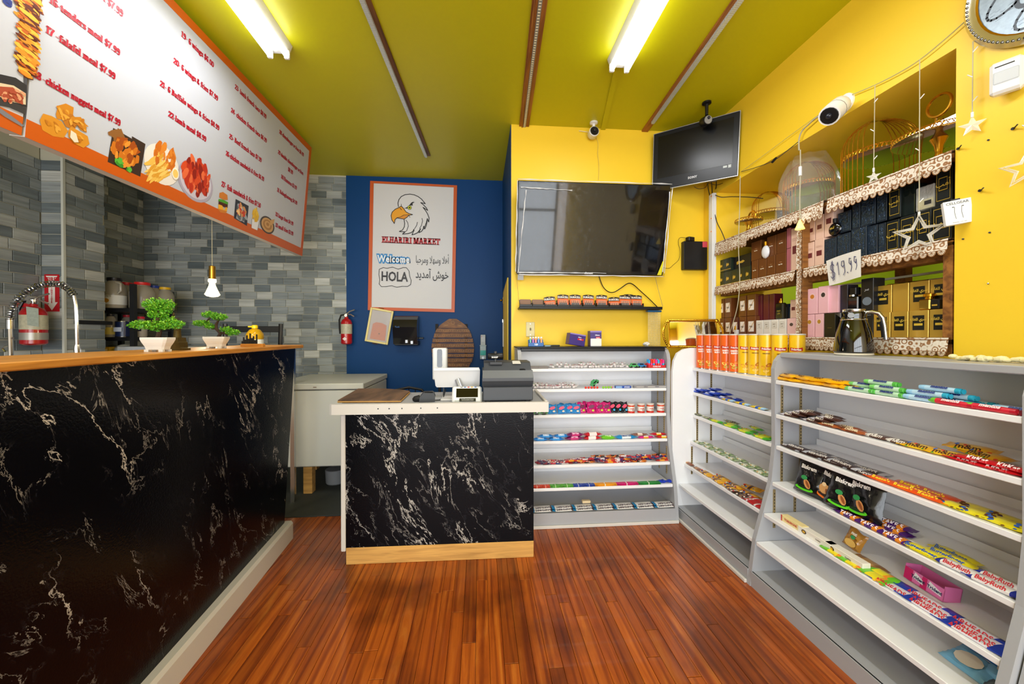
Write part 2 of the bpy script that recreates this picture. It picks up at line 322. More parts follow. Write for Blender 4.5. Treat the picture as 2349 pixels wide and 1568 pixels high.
def marble():
    m = mat('black_marble_laminate', '0a0a10', .22, spec=.18); nt, p, N, L = nodes(m)
    tc = N('TexCoord'); rt = N('Mapping'); rt.inputs['Rotation'].default_value = (0, R(30), 0); L(tc.outputs['Object'], rt.inputs['Vector']); mp = N('Mapping'); mp.inputs['Scale'].default_value = (1.1, 1.0, .5)
    L(rt.outputs[0], mp.inputs['Vector'])
    def vein(scale, w, dist, seed):
        a = N('VectorMath', operation='ADD'); a.inputs[1].default_value = (seed, seed*.7, seed*1.3); L(mp.outputs[0], a.inputs[0])
        n = N('TexNoise', i_Scale=scale, i_Detail=9.0, i_Roughness=.66, i_Distortion=dist); L(a.outputs[0], n.inputs['Vector'])
        s = N('Math', operation='SUBTRACT'); s.inputs[1].default_value = .5; L(n.outputs['Fac'], s.inputs[0])
        ab = N('Math', operation='ABSOLUTE'); L(s.outputs[0], ab.inputs[0])
        mr = N('MapRange'); mr.inputs['From Min'].default_value = 0; mr.inputs['From Max'].default_value = w; mr.inputs['To Min'].default_value = 1; mr.inputs['To Max'].default_value = 0
        L(ab.outputs[0], mr.inputs['Value'])
        mk = N('TexNoise', i_Scale=scale*1.15, i_Detail=4.0); b2 = N('VectorMath', operation='ADD'); b2.inputs[1].default_value = (seed*2, 5, 3); L(mp.outputs[0], b2.inputs[0]); L(b2.outputs[0], mk.inputs['Vector'])
        mr2 = N('MapRange'); mr2.inputs['From Min'].default_value = .45; mr2.inputs['From Max'].default_value = .6; L(mk.outputs['Fac'], mr2.inputs['Value'])
        x = N('Math', operation='MULTIPLY'); L(mr.outputs[0], x.inputs[0]); L(mr2.outputs[0], x.inputs[1]); return x
    v1, v2 = vein(3.4, .0095, .5, 1.7), vein(7.5, .012, .6, 6.1)
    mxx = N('Math', operation='MAXIMUM'); h = N('Math', operation='MULTIPLY'); h.inputs[1].default_value = .55; L(v2.outputs[0], h.inputs[0]); L(v1.outputs[0], mxx.inputs[0]); L(h.outputs[0], mxx.inputs[1])
    r = ramp(nt, [(0, '050509'), (.25, '222126'), (.65, 'b0aaa4'), (1, 'e0dad2')]); L(mxx.outputs[0], r.inputs[0]); L(r.outputs[0], p.inputs['Base Color'])
    n3 = N('TexNoise', i_Scale=160.0, i_Detail=2.0); L(tc.outputs['Object'], n3.inputs['Vector']); b = N('Bump'); b.inputs['Strength'].default_value = .22; b.inputs['Distance'].default_value = .003; L(n3.outputs['Fac'], b.inputs['Height']); L(b.outputs['Normal'], p.inputs['Normal'])
    return m
MARB = marble()
def wood(name, dark, light, rough=.5, sc=(3, 3, 40), dirty=0):
    m = mat(name, light, rough); nt, p, N, L = nodes(m); tc = N('TexCoord'); mp = N('Mapping'); mp.inputs['Scale'].default_value = sc
    L(tc.outputs['Object'], mp.inputs['Vector']); n = N('TexNoise', i_Scale=1.5, i_Detail=6.0, i_Distortion=.8); L(mp.outputs[0], n.inputs['Vector'])
    r = ramp(nt, [(.3, dark), (.65, light)]); L(n.outputs['Fac'], r.inputs[0]); L(r.outputs[0], p.inputs['Base Color']); return m
PINE = wood('honey_pine', 'a8681f', 'd9963c', .4, (2, 30, 30)); RAWWOOD = wood('raw_pine', 'b08040', 'dca85a', .6, (2, 25, 25))
BROWNWOOD = wood('brown_stained_wood', '4a2d16', '80532a', .5, (2, 25, 25)); SHELFWOOD = wood('shelf_wood', '5e3512', '9a6428', .6, (25, 2, 25))
WPAINT = painted('chipped_white_paint', 'd6d1ca', .45); GREYM = painted('grey_laminate', 'a9aaae', .4); WMEL = painted('white_melamine', 'f2f2f4', .32, .03)
BLACK = mat('black_plastic', '111114', .4); DARK = mat('dark_grey_plastic', '34363a', .5); STEEL = mat('polished_steel', 'c8c8c8', .2, 1); BRASS = mat('polished_gold', 'd8a02c', .22, 1)
WPL = mat('white_plastic', 'e4e4e2', .35)

# ---------------------------------------------------------------- setting
CH = 2.93; XR = 1.8; YB = 2.96; YBL = 4.04; XC = .243
# floor: a dark subfloor with every board laid on it
sub = struct('floor', MB().box(-3.5, 5.2, -2.7, 4.3, -.06, -.012), mat('dark_subfloor', '1c0f08', .8))
bw = .0575; rf = random.Random(3); meshes = {}
x = -1.34
while x < 1.48:
    y = 1.02 - rf.random()*.6
    ends = []
    while y < (2.84 if x < -.55 else 2.98):
        ln = rf.choice([.62, .9, 1.2, 1.5]); y1 = min(y+ln, 2.86 if x < -.6 else 3.0)
        if y1-y > .05:
            key = round(y1-y, 2)
            if key not in meshes: meshes[key] = MB().bbox(0, bw-.0012, 0, key-.002, -.012, 0, .0012).mesh('floorboard', FLOOR)
            part(sub, 'floorboard', meshes[key], None, loc=(x, y, rf.uniform(-.0004, .0004)))
        y = y1
    x += bw
far = MB()      # boards that the frame does not reach
for (xa, xb, ya, yb) in ((-3.04, 1.48, -2.6, .42), (-3.04, -1.34, .42, 2.86), (-.6, .24, 2.99, 4.04)):
    xx = xa
    while xx < xb-.02: far.box(xx, xx+bw-.001, ya, yb, -.012, -.0008); xx += bw
part(sub, 'floorboard_field', far, FLOOR, kind='stuff')
struct('trim_floor_mat', MB().box(-3.04, -.60, 2.865, 4.03, -.01, .004), mat('dark_floor_mat', '3a3d3a', .7, noise=.15))
ce = struct('ceiling', MB().box(-3.5, 5.2, -2.7, 4.3, CH, CH+.1), OLV)
struct('wall_front', MB().box(-3.5, -2.0, -2.7, -2.6, 0, CH).box(1.6, 5.2, -2.7, -2.6, 0, CH).box(-2.0, 1.6, -2.7, -2.6, 0, .12).box(-2.0, 1.6, -2.7, -2.6, 2.72, CH), YEL)
mu = MB()
for xx in (-2.0, -1.1, -.2, .7, 1.56): mu.box(xx, xx+.05, -2.57, -2.52, .12, 2.72)
mu.box(-2, 1.6, -2.57, -2.52, 1.9, 1.95); struct('window_1', mu, WPAINT)
# blue back wall, tiled kitchen walls
XT = XatY(795, YBL)
struct('wall_back', MB().box(XT, XC+.12, YBL, YBL+.1, 0, CH), BLU)
wk = struct('wall_back_kitchen', MB().box(-3.45, XT, YBL+.008, YBL+.1, 0, CH), GROUT)
TP, RP = .150, .0735
_tm = {}
def tilemesh(w, d):
    k = (round(w, 3), d)
    if k not in _tm: _tm[k] = MB().bbox(0, k[0], -.0, .008, 0, RP-.005, .0012).mesh('tile', TILE)
    return _tm[k]
def tiles(parent, org, rot, width, z0, z1, limit=300, seed=1, stack=False, hide=None):
    """rows of tiles on a wall: org = left end on the wall, local x runs along it, local -y faces out"""
    rr = random.Random(seed); base = Matrix.LocRotScale(Vector(org), Euler((0, 0, rot)), None); n = 0; st = MB(); row = 0; z = z0; spots = []
    while z < z1-.02:
        off = 0 if stack else rr.choice([0, .5, .5, .3])*TP if row % 2 else rr.choice([.15, .25])*TP*.6
        x = -off
        while x < width-.006:
            a = max(x, 0); b = min(x+TP-.005, width)
            if b-a > .012: spots.append((a, b-a, z))
            x += TP
        z += RP; row += 1
    for (a, wd, z) in spots:
        if n < limit and not (hide and hide(a, z)):
            o = part(parent, 'tile', tilemesh(wd, 0), None); o.matrix_basis = base @ Matrix.Translation((a, -.008, z)); n += 1
        else: st.mx(base); st.box(a, a+wd, -.008, 0, z, z+RP-.005)
    if st.v: part(parent, 'tile_field', st, TILE, kind='stuff')
tiles(wk, (-3.27, YBL+.008, 0), 0, XT+3.27, .86, CH-.01, 300, 1, hide=lambda a, z: a < 1.4 and z > 2.25)
XA, XCH, Y1_, Y2_ = -3.04, -2.90, 2.94, 3.24
wa = struct('wall_left', MB().box(-3.5, XA-.008, -2.7, Y1_, 0, CH).box(-3.5, XCH-.008, Y1_+.008, Y2_, 0, CH).box(-3.5, -3.278, Y2_, YBL+.1, 0, CH), GROUT)
tiles(wa, (XA-.008, 1.3, 0), R(90), Y1_-1.3, .91, 2.5, 200, 2)
tiles(wa, (XA, Y1_+.008, 0), 0, .135, 1.13, 2.5, 40, 3, stack=True)
tiles(wa, (XCH-.008, Y1_+.012, 0), R(90), Y2_-Y1_-.014, 1.13, 2.92, 80, 4)
wr2 = part(wa, 'corner_trim', MB().box(XCH-.012, XCH+.003, Y1_-.003, Y1_+.013, 0, CH), mat('pale_corner_bead', 'c9ccc4', .4))
wl2 = struct('wall_left_recess', MB().box(-3.279, -3.2785, Y2_, YBL, 0, CH), GROUT)
tiles(wl2, (-3.2785, Y2_+.004, 0), R(90), YBL-Y2_-.004, 1.0, 2.92, 180, 5)
# yellow partition and blue passage wall
struct('wall_back_right', MB().box(XC, 2.33, YB, YB+.12, 0, CH), YEL)
struct('wall_passage', MB().box(XC, XC+.1, YB+.12, YBL, 0, CH).box(XC-.004, XC, YB+.01, YBL, 0, CH), BLU)
yp = YatX(1166, XC-.004); yq = YatX(1156, XC-.004)
struct('trim_passage_panel', MB().prism([(yp, .02), (yq, .02), (yq, 1.73), (yp, 1.79)], XC-.012, XC-.004, 'x'), YEL)
# right wall with the long shelf opening
OY0, OY1, OZ0, OZ1, OX = 1.316, 2.79, 1.222, 2.39, 2.33
struct('wall_right', MB().box(XR, OX, -2.7, OY0, 0, CH).box(XR, OX, OY0, OY1, OZ1, CH).box(XR, OX, OY1, YB, 0, CH).box(XR, OX, OY0, OY1, 0, OZ0), YEL)
# room beyond the opening
GRN = painted('green_wall_paint', 'a4b81c', .5)
struct('wall_far_room', MB().box(2.33, 5.2, 4.2, 4.3, 0, CH).box(5.1, 5.2, -2.7, 4.2, 0, CH), GRN)
struct('trim_far_room', MB().box(2.33, 5.1, 4.14, 4.2, 2.2, 2.36).box(5.04, 5.1, 0, 4.14, 2.2, 2.36), WPAINT)

# ---------------------------------------------------------------- ceiling lights
TUBE = mat('lit_fluorescent_tube', 'f4f8ff', .3, emit=9.0); FIXW = mat('fixture_white_enamel', 'd8d6cc', .35)
def fixture(x, y1, label, power, ln=1.22):
    t = thing('ceiling_light', label, 'light', (x, y1-ln, CH)); 
    part(t, 'housing', MB().prism([(-.065, -.001), (-.05, -.045), (.05, -.045), (.065, -.001)], 0, ln), FIXW)
    part(t, 'ballast_cover', MB().prism([(-.018, -.045), (0, -.06), (.018, -.045)], .04, ln-.04), FIXW)
    for sx in (-.045, .045):
        part(t, 'fluorescent_tube', MB().at((sx, 0, -.066)).cyl(.0165, .03, ln-.03, 12, 'y'), TUBE, True)
        for yy in (.012, ln-.03): part(t, 'lamp_holder', MB().bbox(sx-.014, sx+.014, yy, yy+.018, -.088, -.04, .004), WPL)
    t.rotation_euler[2] = 0
    l = area('tube_light', (x, y1-ln/2, CH-.10), (0, 0, 0), .14, ln-.08, power, (.97, .98, 1)); return t
fixture(-1.115, 2.27, 'two-tube fluorescent ceiling light above the menu board side', 11)
fixture(.815, 2.22, 'two-tube fluorescent ceiling light above the shelves side', 17)
fl = area('far_room_light', (3.6, 2.2, CH-.05), (0, 0, 0), .3, 1.2, 60)
t = thing('ceiling_light', 'bright ceiling light seen through the wall opening in the room beyond', 'light', (3.45, 2.2, CH)); part(t, 'diffuser', MB().bbox(-.16, .16, -.6, .6, -.05, 0, .01), TUBE)
# ---------------------------------------------------------------- snack counter on the left
cx0, cy0, cx1, cy1 = -1.06, .45, -1.215, 2.56
ang = math.atan2(cy1-cy0, cx1-cx0); L_ = math.hypot(cy1-cy0, cx1-cx0)
t = thing('snack_counter', 'long black marble-look counter with a pine top on the left', 'counter', (cx0, cy0, 0), (0, 0, ang))   # local x runs away from the camera, +y faces the kitchen
part(t, 'front_panel', MB().prism([(0.03, .0), (-.045, 1.222), (-.03, 1.222), (.045, .0)], 0, L_-.02, 'x'), MARB)
part(t, 'end_panel', MB().box(L_-.02, L_, .03, .26, 0, 1.222), mat('navy_panel', '0b1a30', .4))
part(t, 'countertop', MB().bbox(-.1, L_+.035, -.075, .25, 1.2225, 1.243, .003), PINE)
part(t, 'baseboard', MB().prism([(-.018, 0), (-.018, .10), (-.008, .115), (.028, .115), (.028, 0)], 0, L_+.005, 'x'), WPAINT)
# ---------------------------------------------------------------- checkout desk
DX0, DX1, DY = -.76, .315, 2.235
t = thing('checkout_desk', 'small checkout desk with black marble-look front and white top', 'counter', (0, DY, 0), (0, 0, -.012))
DESK = t
part(t, 'marble_front', MB().box(DX0, DX1, 0, .018, .095, .872), MARB)
part(t, 'plinth', MB().bbox(DX0+.002, DX1, -.004, .02, .0, .095, .002), RAWWOOD)
part(t, 'corner_trim', MB().bbox(DX0-.026, DX0, -.006, .03, .075, .872, .004), WPAINT)
part(t, 'side_panel', MB().box(DX0-.0, DX0+.018, .03, .30, 0, .872), WPAINT); part(t, 'side_panel', MB().box(DX1-.018, DX1, .018, .30, 0, .872), WPAINT)
part(t, 'countertop', MB().bbox(DX0-.03, DX1+.06, -.055, .42, .872, .916, .004), GREYM)
part(t, 'front_fascia', MB().prism([(DX0-.05, -.055), (DX0-.058, -.06), (DX0-.058, -.075), (DX0-.045, -.083), (DX1+.075, -.083), (DX1+.075, -.055)], .869, .925, 'z'), WPAINT)
part(t, 'side_rail', MB().bbox(DX1+.058, DX1+.075, -.055, .42, .872, .928, .002), WPAINT)
sc = MB()
for u in (963, 920, 891, 866, 1001): 
    X = (u-CX)/F*2.1+.18; sc.at((X, -.0835, .9)).cyl(.004, 0, .001, 8, 'y')
part(t, 'screw_head', sc, DARK, kind='stuff')
# ---------------------------------------------------------------- menu board
def board(name, label, p0, p1, zt0, zt1, zb0, zb1, lean):
    """p0 near, p1 far (x, y) of the bottom edge; returns the thing with local x along the board, z up, front at y=0"""
    d = Vector((p1[0]-p0[0], p1[1]-p0[1], 0)); ln = d.length; m = basis((p0[0], p0[1], (zb0)), d, (lean[0], lean[1], 1))
    t = thing(name, label, 'sign'); place(t, m); return t, ln, m
Pb1 = PT(693, 587, 3.262); Pt1 = PT(716, 340, 3.27)
Pb0 = PX(57, 314, -1.545); Pt0 = PX(410, 0, -1.435)
zb = (Pb1.z+Pb0.z)/2; zt = (Pt1.z+Pt0.z)/2
MBH = 0.95
up = Vector((Pt1.x-Pb1.x, Pt1.y-Pb1.y, Pt1.z-Pb1.z))
BASEB = basis(Pb0, Pb1-Pb0, up); MENU = thing('menu_board', 'long white menu board with orange border hanging from the ceiling', 'sign'); place(MENU, BASEB)
BINV = BASEB.inverted()
def onboard(u, v):      # pixel -> board-local (x, z)
    o = BINV @ CAM; r = (BINV.to_3x3() @ ray(u, v)); k = -o.y/r.y; p = o + r*k; return p.x, p.z
BL = (Pb1-Pb0).length; BH = up.length
print('BOARD', BL, BH, [onboard(*q) for q in ((57,314),(693,587),(716,340),(410,0))], Pb0, Pb1, Pt0, Pt1)
VINYL = mat('white_vinyl_banner', 'bcbfc7', .28, bump=.12, bscale=6); ORNG = mat('orange_banner_border', 'c65a10', .35); FRAMEW = painted('frame_wood_white', 'cfc9c2', .6)
nx, nz = onboard(57, 314); 
part(MENU, 'panel', MB().box(0, BL, .004, .05, 0, BH), FRAMEW)
part(MENU, 'banner', MB().box(0, BL, 0, .004, 0, BH), VINYL)
for bx in ((0, BL, 0, .062), (0, BL, BH-.045, BH), (BL-.035, BL, .062, BH-.045)): part(MENU, 'border_strip', MB().box(bx[0], bx[1], -.0012, 0, bx[2], bx[3]), ORNG)
# ---------------------------------------------------------------- curved candy shelving units
PROF = [(0, .0), (.1, .012), (.24, .03), (.38, .07), (.54, .115), (.73, .135), (1.13, .130)]
def fd(z):
    for (z0, d0), (z1, d1) in zip(PROF, PROF[1:]):
        if z <= z1: return d0 + (d1-d0)*(z-z0)/(z1-z0)
    return PROF[-1][1]
TRACK = mat('brass_slotted_track', 'a89468', .4, .6); SLOT = mat('slot_shadow_metal', '2c2418', .7)
UD = .395; UH = 1.213
def unit(name, label, loc, rotz, length, shelves, deck, left=True, right=True, rpanel=False, dep=UD, top=GREYM, flatleft=False):
    t = thing(name, label, 'shelving', loc, (0, 0, rotz))
    prof = [(0, dep)] + [(0, 0)] + PROF[1:] + [(1.17, .142), (1.198, .165), (1.213, .20), (1.213, dep)]
    pts = [(d, z) for z, d in prof]; pts[0] = (dep, 0)
    if left: 
        pl = pts if not flatleft else [(dep, 0), (-.016, 0), (-.016, 1.04), (-.006, 1.12), (.02, 1.175), (.07, 1.205), (.12, 1.213), (dep, 1.213)]
        part(t, 'side_panel', MB().prism(pl, -.025, 0, 'x'), GREYM if not flatleft else WMEL)
    if right: part(t, 'side_panel', MB().prism(pts, length, length+.025, 'x'), GREYM)
    part(t, 'back_panel', MB().box(0, length, dep-.014, dep-.002, .06, 1.19), WMEL)
    if not flatleft: part(t, 'top_board', MB().bbox(0, length, .16, dep, 1.188, 1.213, .003), top)
    for i, z in enumerate(shelves):
        d0 = fd(z)+.002; s = part(t, 'shelf', MB().bbox(.002, length-.002, d0, dep-.016, z-.020, z, .002), WMEL)
        if i in (1, 2, 3, 4, 5): part(s, 'back_lip', MB().box(.002, length-.002, dep-.03, dep-.026, z, z+.03), WMEL)
    part(t, 'base_deck', MB().box(.0, length, .01, dep-.016, deck-.012, deck), GREYM)
    part(t, 'kick_board', MB().box(.0, length, .004, .016, .0, deck), GREYM)
    for xs in ((.0015, length-.0015)):
        pass
    for side, xx in (('l', .0), ('r', length)):
        if side == 'l' and not left: continue
        if side == 'r' and not right: continue
        sg = 1 if side == 'l' else -1
        for dd in (.17, .275):
            b = MB(); sl = MB()
            for z0, z1, k in ((.30, .50, 1), (.52, 1.05, 0)):
                off = (-.04 if dd < .2 else -.03) if k else 0
                x0, x1 = sorted((xx, xx+sg*.004)); b.box(x0, x1, dd+off-.006, dd+off+.006, z0, z1)
                z = z0+.01
                while z < z1-.01: sl.box(*sorted((xx+sg*.0041, xx+sg*.0048)), dd+off-.002, dd+off+.002, z, z+.008); z += .0165
            tr = part(t, 'slotted_track', b, TRACK); part(tr, 'slots', sl, SLOT, kind='stuff')
    return t
SR = [1.07, .893, .73, .541, .379, .232]; SB = [1.067, .921, .737, .556, .40, .256]
U1 = unit('candy_shelving', 'nearest grey and white candy shelving unit along the right wall, widest of the three', (1.40, 1.875, 0), R(-90), .915, SR, .075)
U2 = unit('candy_shelving', 'middle candy shelving unit holding the tall chip cans, between corner and nearest unit', (1.40, 2.655, 0), R(-90), .755, SR, .075, right=False, flatleft=True)
UBK = unit('candy_shelving', 'candy shelving unit with a black top under the big television', (.292, 2.553, 0), 0, 1.065, SB, .10, dep=.404, top=BLACK)
part(UBK, 'black_top', MB().bbox(-.03, 1.075, .155, .404, 1.2135, 1.222, .002), BLACK)
part(UBK, 'base_trim', MB().bbox(-.02, 1.085, -.012, .003, .0, .02, .003), WPAINT); part(U2, 'base_trim', MB().bbox(-.0, .755, -.012, .003, .0, .02, .003), WPAINT)
# next unit starts at the very edge of the frame
ue = thing('candy_shelving', 'grey end of a further shelving unit at the right frame edge', 'shelving', (1.40, .930, 0), (0, 0, R(-90)))
part(ue, 'side_panel', MB().prism([(.395, 0), (.02, 0), (.03, .1), (.05, .24), (.09, .38), (.13, .54), (.15, .73), (.15, 1.13), (.18, 1.195), (.22, 1.213), (.395, 1.213)], 0, .03, 'x'), GREYM)
part(ue, 'back_panel', MB().box(.03, .5, .38, .393, .06, 1.19), WMEL)
part(ue, 'top_board', MB().box(.03, .5, .16, .395, 1.188, 1.213), GREYM)

def uw(U, x, d, z):        # unit-local -> world
    c, s = math.cos(U.rotation_euler.z), math.sin(U.rotation_euler.z); l = U.location
    return Vector((l.x+x*c-d*s, l.y+x*s+d*c, z))
def ux(U, u, v, z):        # pixel on the shelf front line at height z -> local x
    d = fd(z)+.03
    if U is UBK: return PY(u, v, U.location.y+d).x-U.location.x
    return U.location.y-PX(u, v, U.location.x+d).y
# ---------------------------------------------------------------- candy, gum and snacks
def foil(c, r=.28): return mat('wrapper_'+c, c, r, coat=.3)
def ink(c): return mat('print_'+c, c, .4)
def pillow_mb(l, w, h, stripes=(), crimp=.011, lump=0, seed=0):
    """flow-wrapped bar: local x long, y deep, z up, resting on z=0; stripes = [(x0,x1,matindex)] as fractions"""
    rr = random.Random(seed); mb = MB()
    st = [0, crimp/l, crimp/l+.03] + [a for a in (.2, .35, .5, .65, .8)] + [1-crimp/l-.03, 1-crimp/l, 1]
    cuts = sorted(set(st + [a for s in stripes for a in s[:2]])); n = 10; rings = []
    for k, a in enumerate(cuts):
        e = min(a, 1-a)*l; f = 0 if e <= crimp*1.01 else min(1, ((e-crimp)/(.14*l+.004)))**.5
        hh = max(.0012, h*f*(1+lump*rr.uniform(-1, 1))); ww = w*(.96+.04*f); zc = h*.45
        ring = []
        for j in range(n):
            t_ = 2*PI*(j+.5)/n; cx_ = math.cos(t_); cz_ = math.sin(t_)
            y = ww/2*math.copysign(abs(cx_)**.6, cx_); z = zc+hh/2*math.copysign(abs(cz_)**.8, cz_)
            if f == 0: z += .0015*math.sin(j*2.4)+rr.uniform(-.001, .001)
            ring.append(((a-.5)*l, y, max(0, z)))
        rings.append(ring)
    for k in range(len(cuts)-1):
        mid = (cuts[k]+cuts[k+1])/2; kk = 0
        for (a, b, m) in stripes:
            if a <= mid <= b: kk = m
        mb.mat(kk).add(rings[k]+rings[k+1], [(j, (j+1)%n, n+(j+1)%n, n+j) for j in range(n)])
    mb.mat(0).add(rings[0], [tuple(range(n))]).add(rings[-1], [tuple(range(n-1, -1, -1))]); mb.fixn = False
    return mb
def bar(name, label, cat, l, w, h, cols, stripes=(), txt=None, tc='ffffff', ts=.6, group=None, tilt=48, lump=.08, seed=0, blobs=None, fnt='sans', toff=0):
    o = part(None, name, pillow_mb(l, w, h, stripes, seed=seed, lump=lump), [foil(c) for c in cols], True); tag(o, label, cat, group)
    if txt or blobs:
        mb = MB(); a = R(tilt)   # plane leaning back, in front of the wrapper's front-top shoulder
        mb.m = Matrix.Translation((toff, -w*.36, h*.84)) @ Matrix.Rotation(-(PI/2-a), 4, 'X') @ Matrix.Translation((0, -.0012, 0))
        if blobs:
            rr = random.Random(seed+5); bc, cnt, sz = blobs
            for i in range(cnt):
                x = rr.uniform(-.4, .4)*l; z = rr.uniform(-.35, .35)*w*.6; s = sz*rr.uniform(.6, 1.3)
                mb.mat(1+i % len(bc)).poly([(x+s*math.cos(q*PI/3+i), z+.7*s*math.sin(q*PI/3+i)) for q in range(6)], .0006)
        if txt: text_into(mb, txt, ts*w*1.0, bold=.0006, sx=.95, k=0)
        p = part(o, 'lettering' if txt else 'print', mb, [ink(tc)] + ([ink(c) for c in blobs[0]] if blobs else []))
    HIDE.append(o); return o
HIDE = []      # templates: every one is moved into place by its first use
_used = set()
def put(tpl, U, x, d, z, rz=0, rx=0, ry=0, label=None, group=None):
    o = tpl if tpl.name not in _used else copy_tree(tpl); _used.add(tpl.name); _used.add(o.name)
    if label: o['label'] = label
    if group: o['group'] = group
    o.location = uw(U, x, d, z); o.rotation_euler = (rx, ry, U.rotation_euler.z+rz); return o
rc = random.Random(11)
def row(tpl, U, si, u0, u1, v, n, layers=1, dd=.02, hh=.018, jit=.15, shelves=None, d2=0, rows=1, rstep=.03, label=None):
    """n packs end to end between two pixels of a shelf line, in layers"""
    S = SB if U is UBK else SR; z = S[si]; x0, x1 = ux(U, u0, v, z), ux(U, u1, v, z)
    for r_ in range(rows):
        for k in range(layers):
            m = n-(k if n > 2 else 0)
            for i in range(max(1, m)):
                x = x0+(x1-x0)*(i+.5+(.35*k))/n
                put(tpl, U, x, fd(z)+dd+r_*rstep+d2, z+.0005+k*hh, rc.uniform(-jit, jit)*.35, 0, rc.uniform(-.02, .02), label)
# --- nearest unit, shelf by shelf (top first)
G1 = 'candy on the nearest shelving unit'; G2 = 'candy on the middle shelving unit'; G3 = 'candy on the shelving unit under the television'
y1 = bar('candy_packet', 'yellow peanut packet heaped at the left of the nearest unit top shelf', 'candy', .125, .062, .022, ['f5b40c'], txt='PEANUT', tc='5a2a08', ts=.2, group=G1, lump=.2)
row(y1, U1, 0, 1782, 1975, 885, 5, 2, .045, .016, .8); row(y1, U1, 0, 1800, 1950, 885, 3, 1, .09, .016, .8)
def roll(name, label, cat, l, r, cols, txt, tc, group):
    mb = MB(); e = .16
    prof = [(-.5, r*.25), (-.49, r*.85), (-.40, r), (-.5+e, r), (.5-e, r), (.44, r), (.46, r*.5), (.5, r*.9)]
    n = 12
    rings = [[(p[0]*l, p[1]*math.cos(2*PI*j/n), r+p[1]*math.sin(2*PI*j/n)) for j in range(n)] for p in prof]
    ks = [1, 1, 1, 0, 2, 2, 2]
    for k in range(len(prof)-1): mb.mat(ks[k]).add(rings[k]+rings[k+1], [(j, (j+1)%n, n+(j+1)%n, n+j) for j in range(n)])
    mb.add(rings[0], [tuple(range(n))]).add(rings[-1], [tuple(range(n-1, -1, -1))])
    o = part(None, name, mb, [foil(c) for c in cols], True); tag(o, label, cat, group)
    t_ = MB(); t_.m = Matrix.Translation((0, -r*.72, r+r*.72)) @ Matrix.Rotation(-R(42), 4, 'X') @ Matrix.Translation((0, -.0015, 0))
    text_into(t_, txt, r*1.7, bold=.0008, sx=1.0); part(o, 'lettering', t_, ink(tc)); return o
GM = 'mint rolls on the nearest unit top shelf'
m1 = roll('candy_roll', 'green striped candy roll in the stack of rolls on the top shelf', 'candy', .128, .0095, ['bfe6c4', '7ad06a', '58b848'], 'mentos', '1c2f7a', GM)
m2 = roll('candy_roll', 'pale blue candy roll with turquoise twisted ends on the top shelf', 'candy', .128, .0095, ['b9dcf2', '9ed0ee', '2aa7c8'], 'mentos', '16307e', GM)
m3 = roll('candy_roll', 'red strawberry candy roll at the right end of the top shelf', 'candy', .128, .0095, ['d8283c', '6fbf3a', 'c01830'], 'mentos', 'f4d6d8', GM)
row(m1, U1, 0, 1948, 2080, 900, 2, 1, .02); row(m1, U1, 0, 1960, 2120, 900, 2, 1, .045); row(m1, U1, 0, 1965, 2110, 900, 2, 1, .035, d2=.0, hh=.0, label='green striped candy roll in the stack of rolls on the top shelf')
z1 = SR[0]
for x_, d_, z_ in ((1980, .17, .019), (2040, .155, .019), (2020, .165, .037)): put(m1, U1, ux(U1, x_, 900, z1), d_, z1+z_, .03)
row(m2, U1, 0, 2080, 2180, 905, 1, 1, .02)
for x_, d_, z_ in ((2130, .160, .019), (2165, .178, .0), (2175, .2, .0), (2170, .19, .019), (2150, .175, .038), (2100, .21, .0), (2190, .222, .0)): put(m2, U1, ux(U1, x_, 905, z1), d_, z1+z_, rc.uniform(-.05, .05))
row(m3, U1, 0, 2152, 2335, 915, 2, 1, .018); put(m2, U1, ux(U1, 2325, 915, z1), .19, z1, 0, label='single blue lettered candy roll touching the right side panel')
c1 = bar('candy_bar', 'dark brown silver-ended bar stacked at the left of the second shelf', 'candy', .12, .032, .016, ['4a2a1e', 'a9a2b8', 'c9c4cc'], [(.0, .12, 1), (.12, .3, 2)], 'MILKY', 'e6ddd0', .5, G1)
row(c1, U1, 1, 1790, 1895, 955, 2, 3, .03, .015, .2); row(c1, U1, 1, 1800, 1880, 955, 2, 3, .07, .015, .3)
c2 = bar('candy_bar', 'copper caramel bar right of the dark brown stack, second shelf', 'candy', .12, .034, .016, ['a8582a', 'c98752', '7c3c1c'], [(.3, .7, 2)], 'CARAMEL', 'f0d9b0', .4, G1)
row(c2, U1, 1, 1880, 1990, 965, 2, 1, .03); put(c2, U1, ux(U1, 1930, 965, SR[1]), .2, SR[1], .1)
c3 = bar('candy_packet', 'brown milk chocolate candy packet lying flat on the second shelf', 'candy', .125, .055, .014, ['5a3a2c', 'e8e2da', '4a2c20'], [(.15, .35, 1)], 'm&m', 'f2ece2', .5, G1, tilt=30)
row(c3, U1, 1, 1985, 2085, 985, 2, 1, .05)
c4 = bar('candy_packet', 'bright yellow peanut packet with coloured pieces on the second shelf', 'candy', .125, .06, .016, ['f2b50e', 'f6c622'], [(.3, .7, 1)], 'm&m', '4a2412', .5, G1, tilt=28, blobs=(['1c62c8', '3aa23a', 'd43820', 'f08a1c'], 7, .006), seed=3)
row(c4, U1, 1, 2075, 2200, 1010, 2, 1, .05, jit=.5)
put(c4, U1, ux(U1, 2170, 1020, SR[1]), .26, SR[1]+.02, .25, .1, label='bright yellow packet resting across the others, tilted, second shelf')
put(c4, U1, ux(U1, 2215, 1020, SR[1]), .24, SR[1]+.012, -.15, .05, label='bright yellow packet under the tilted one, second shelf')
c5 = bar('candy_bar', 'red wafer bar stacked at the right of the second shelf', 'candy', .13, .04, .012, ['cf1520', 'a80e18'], [(.45, .55, 1)], 'KitKat', 'f4e4e4', .5, G1)
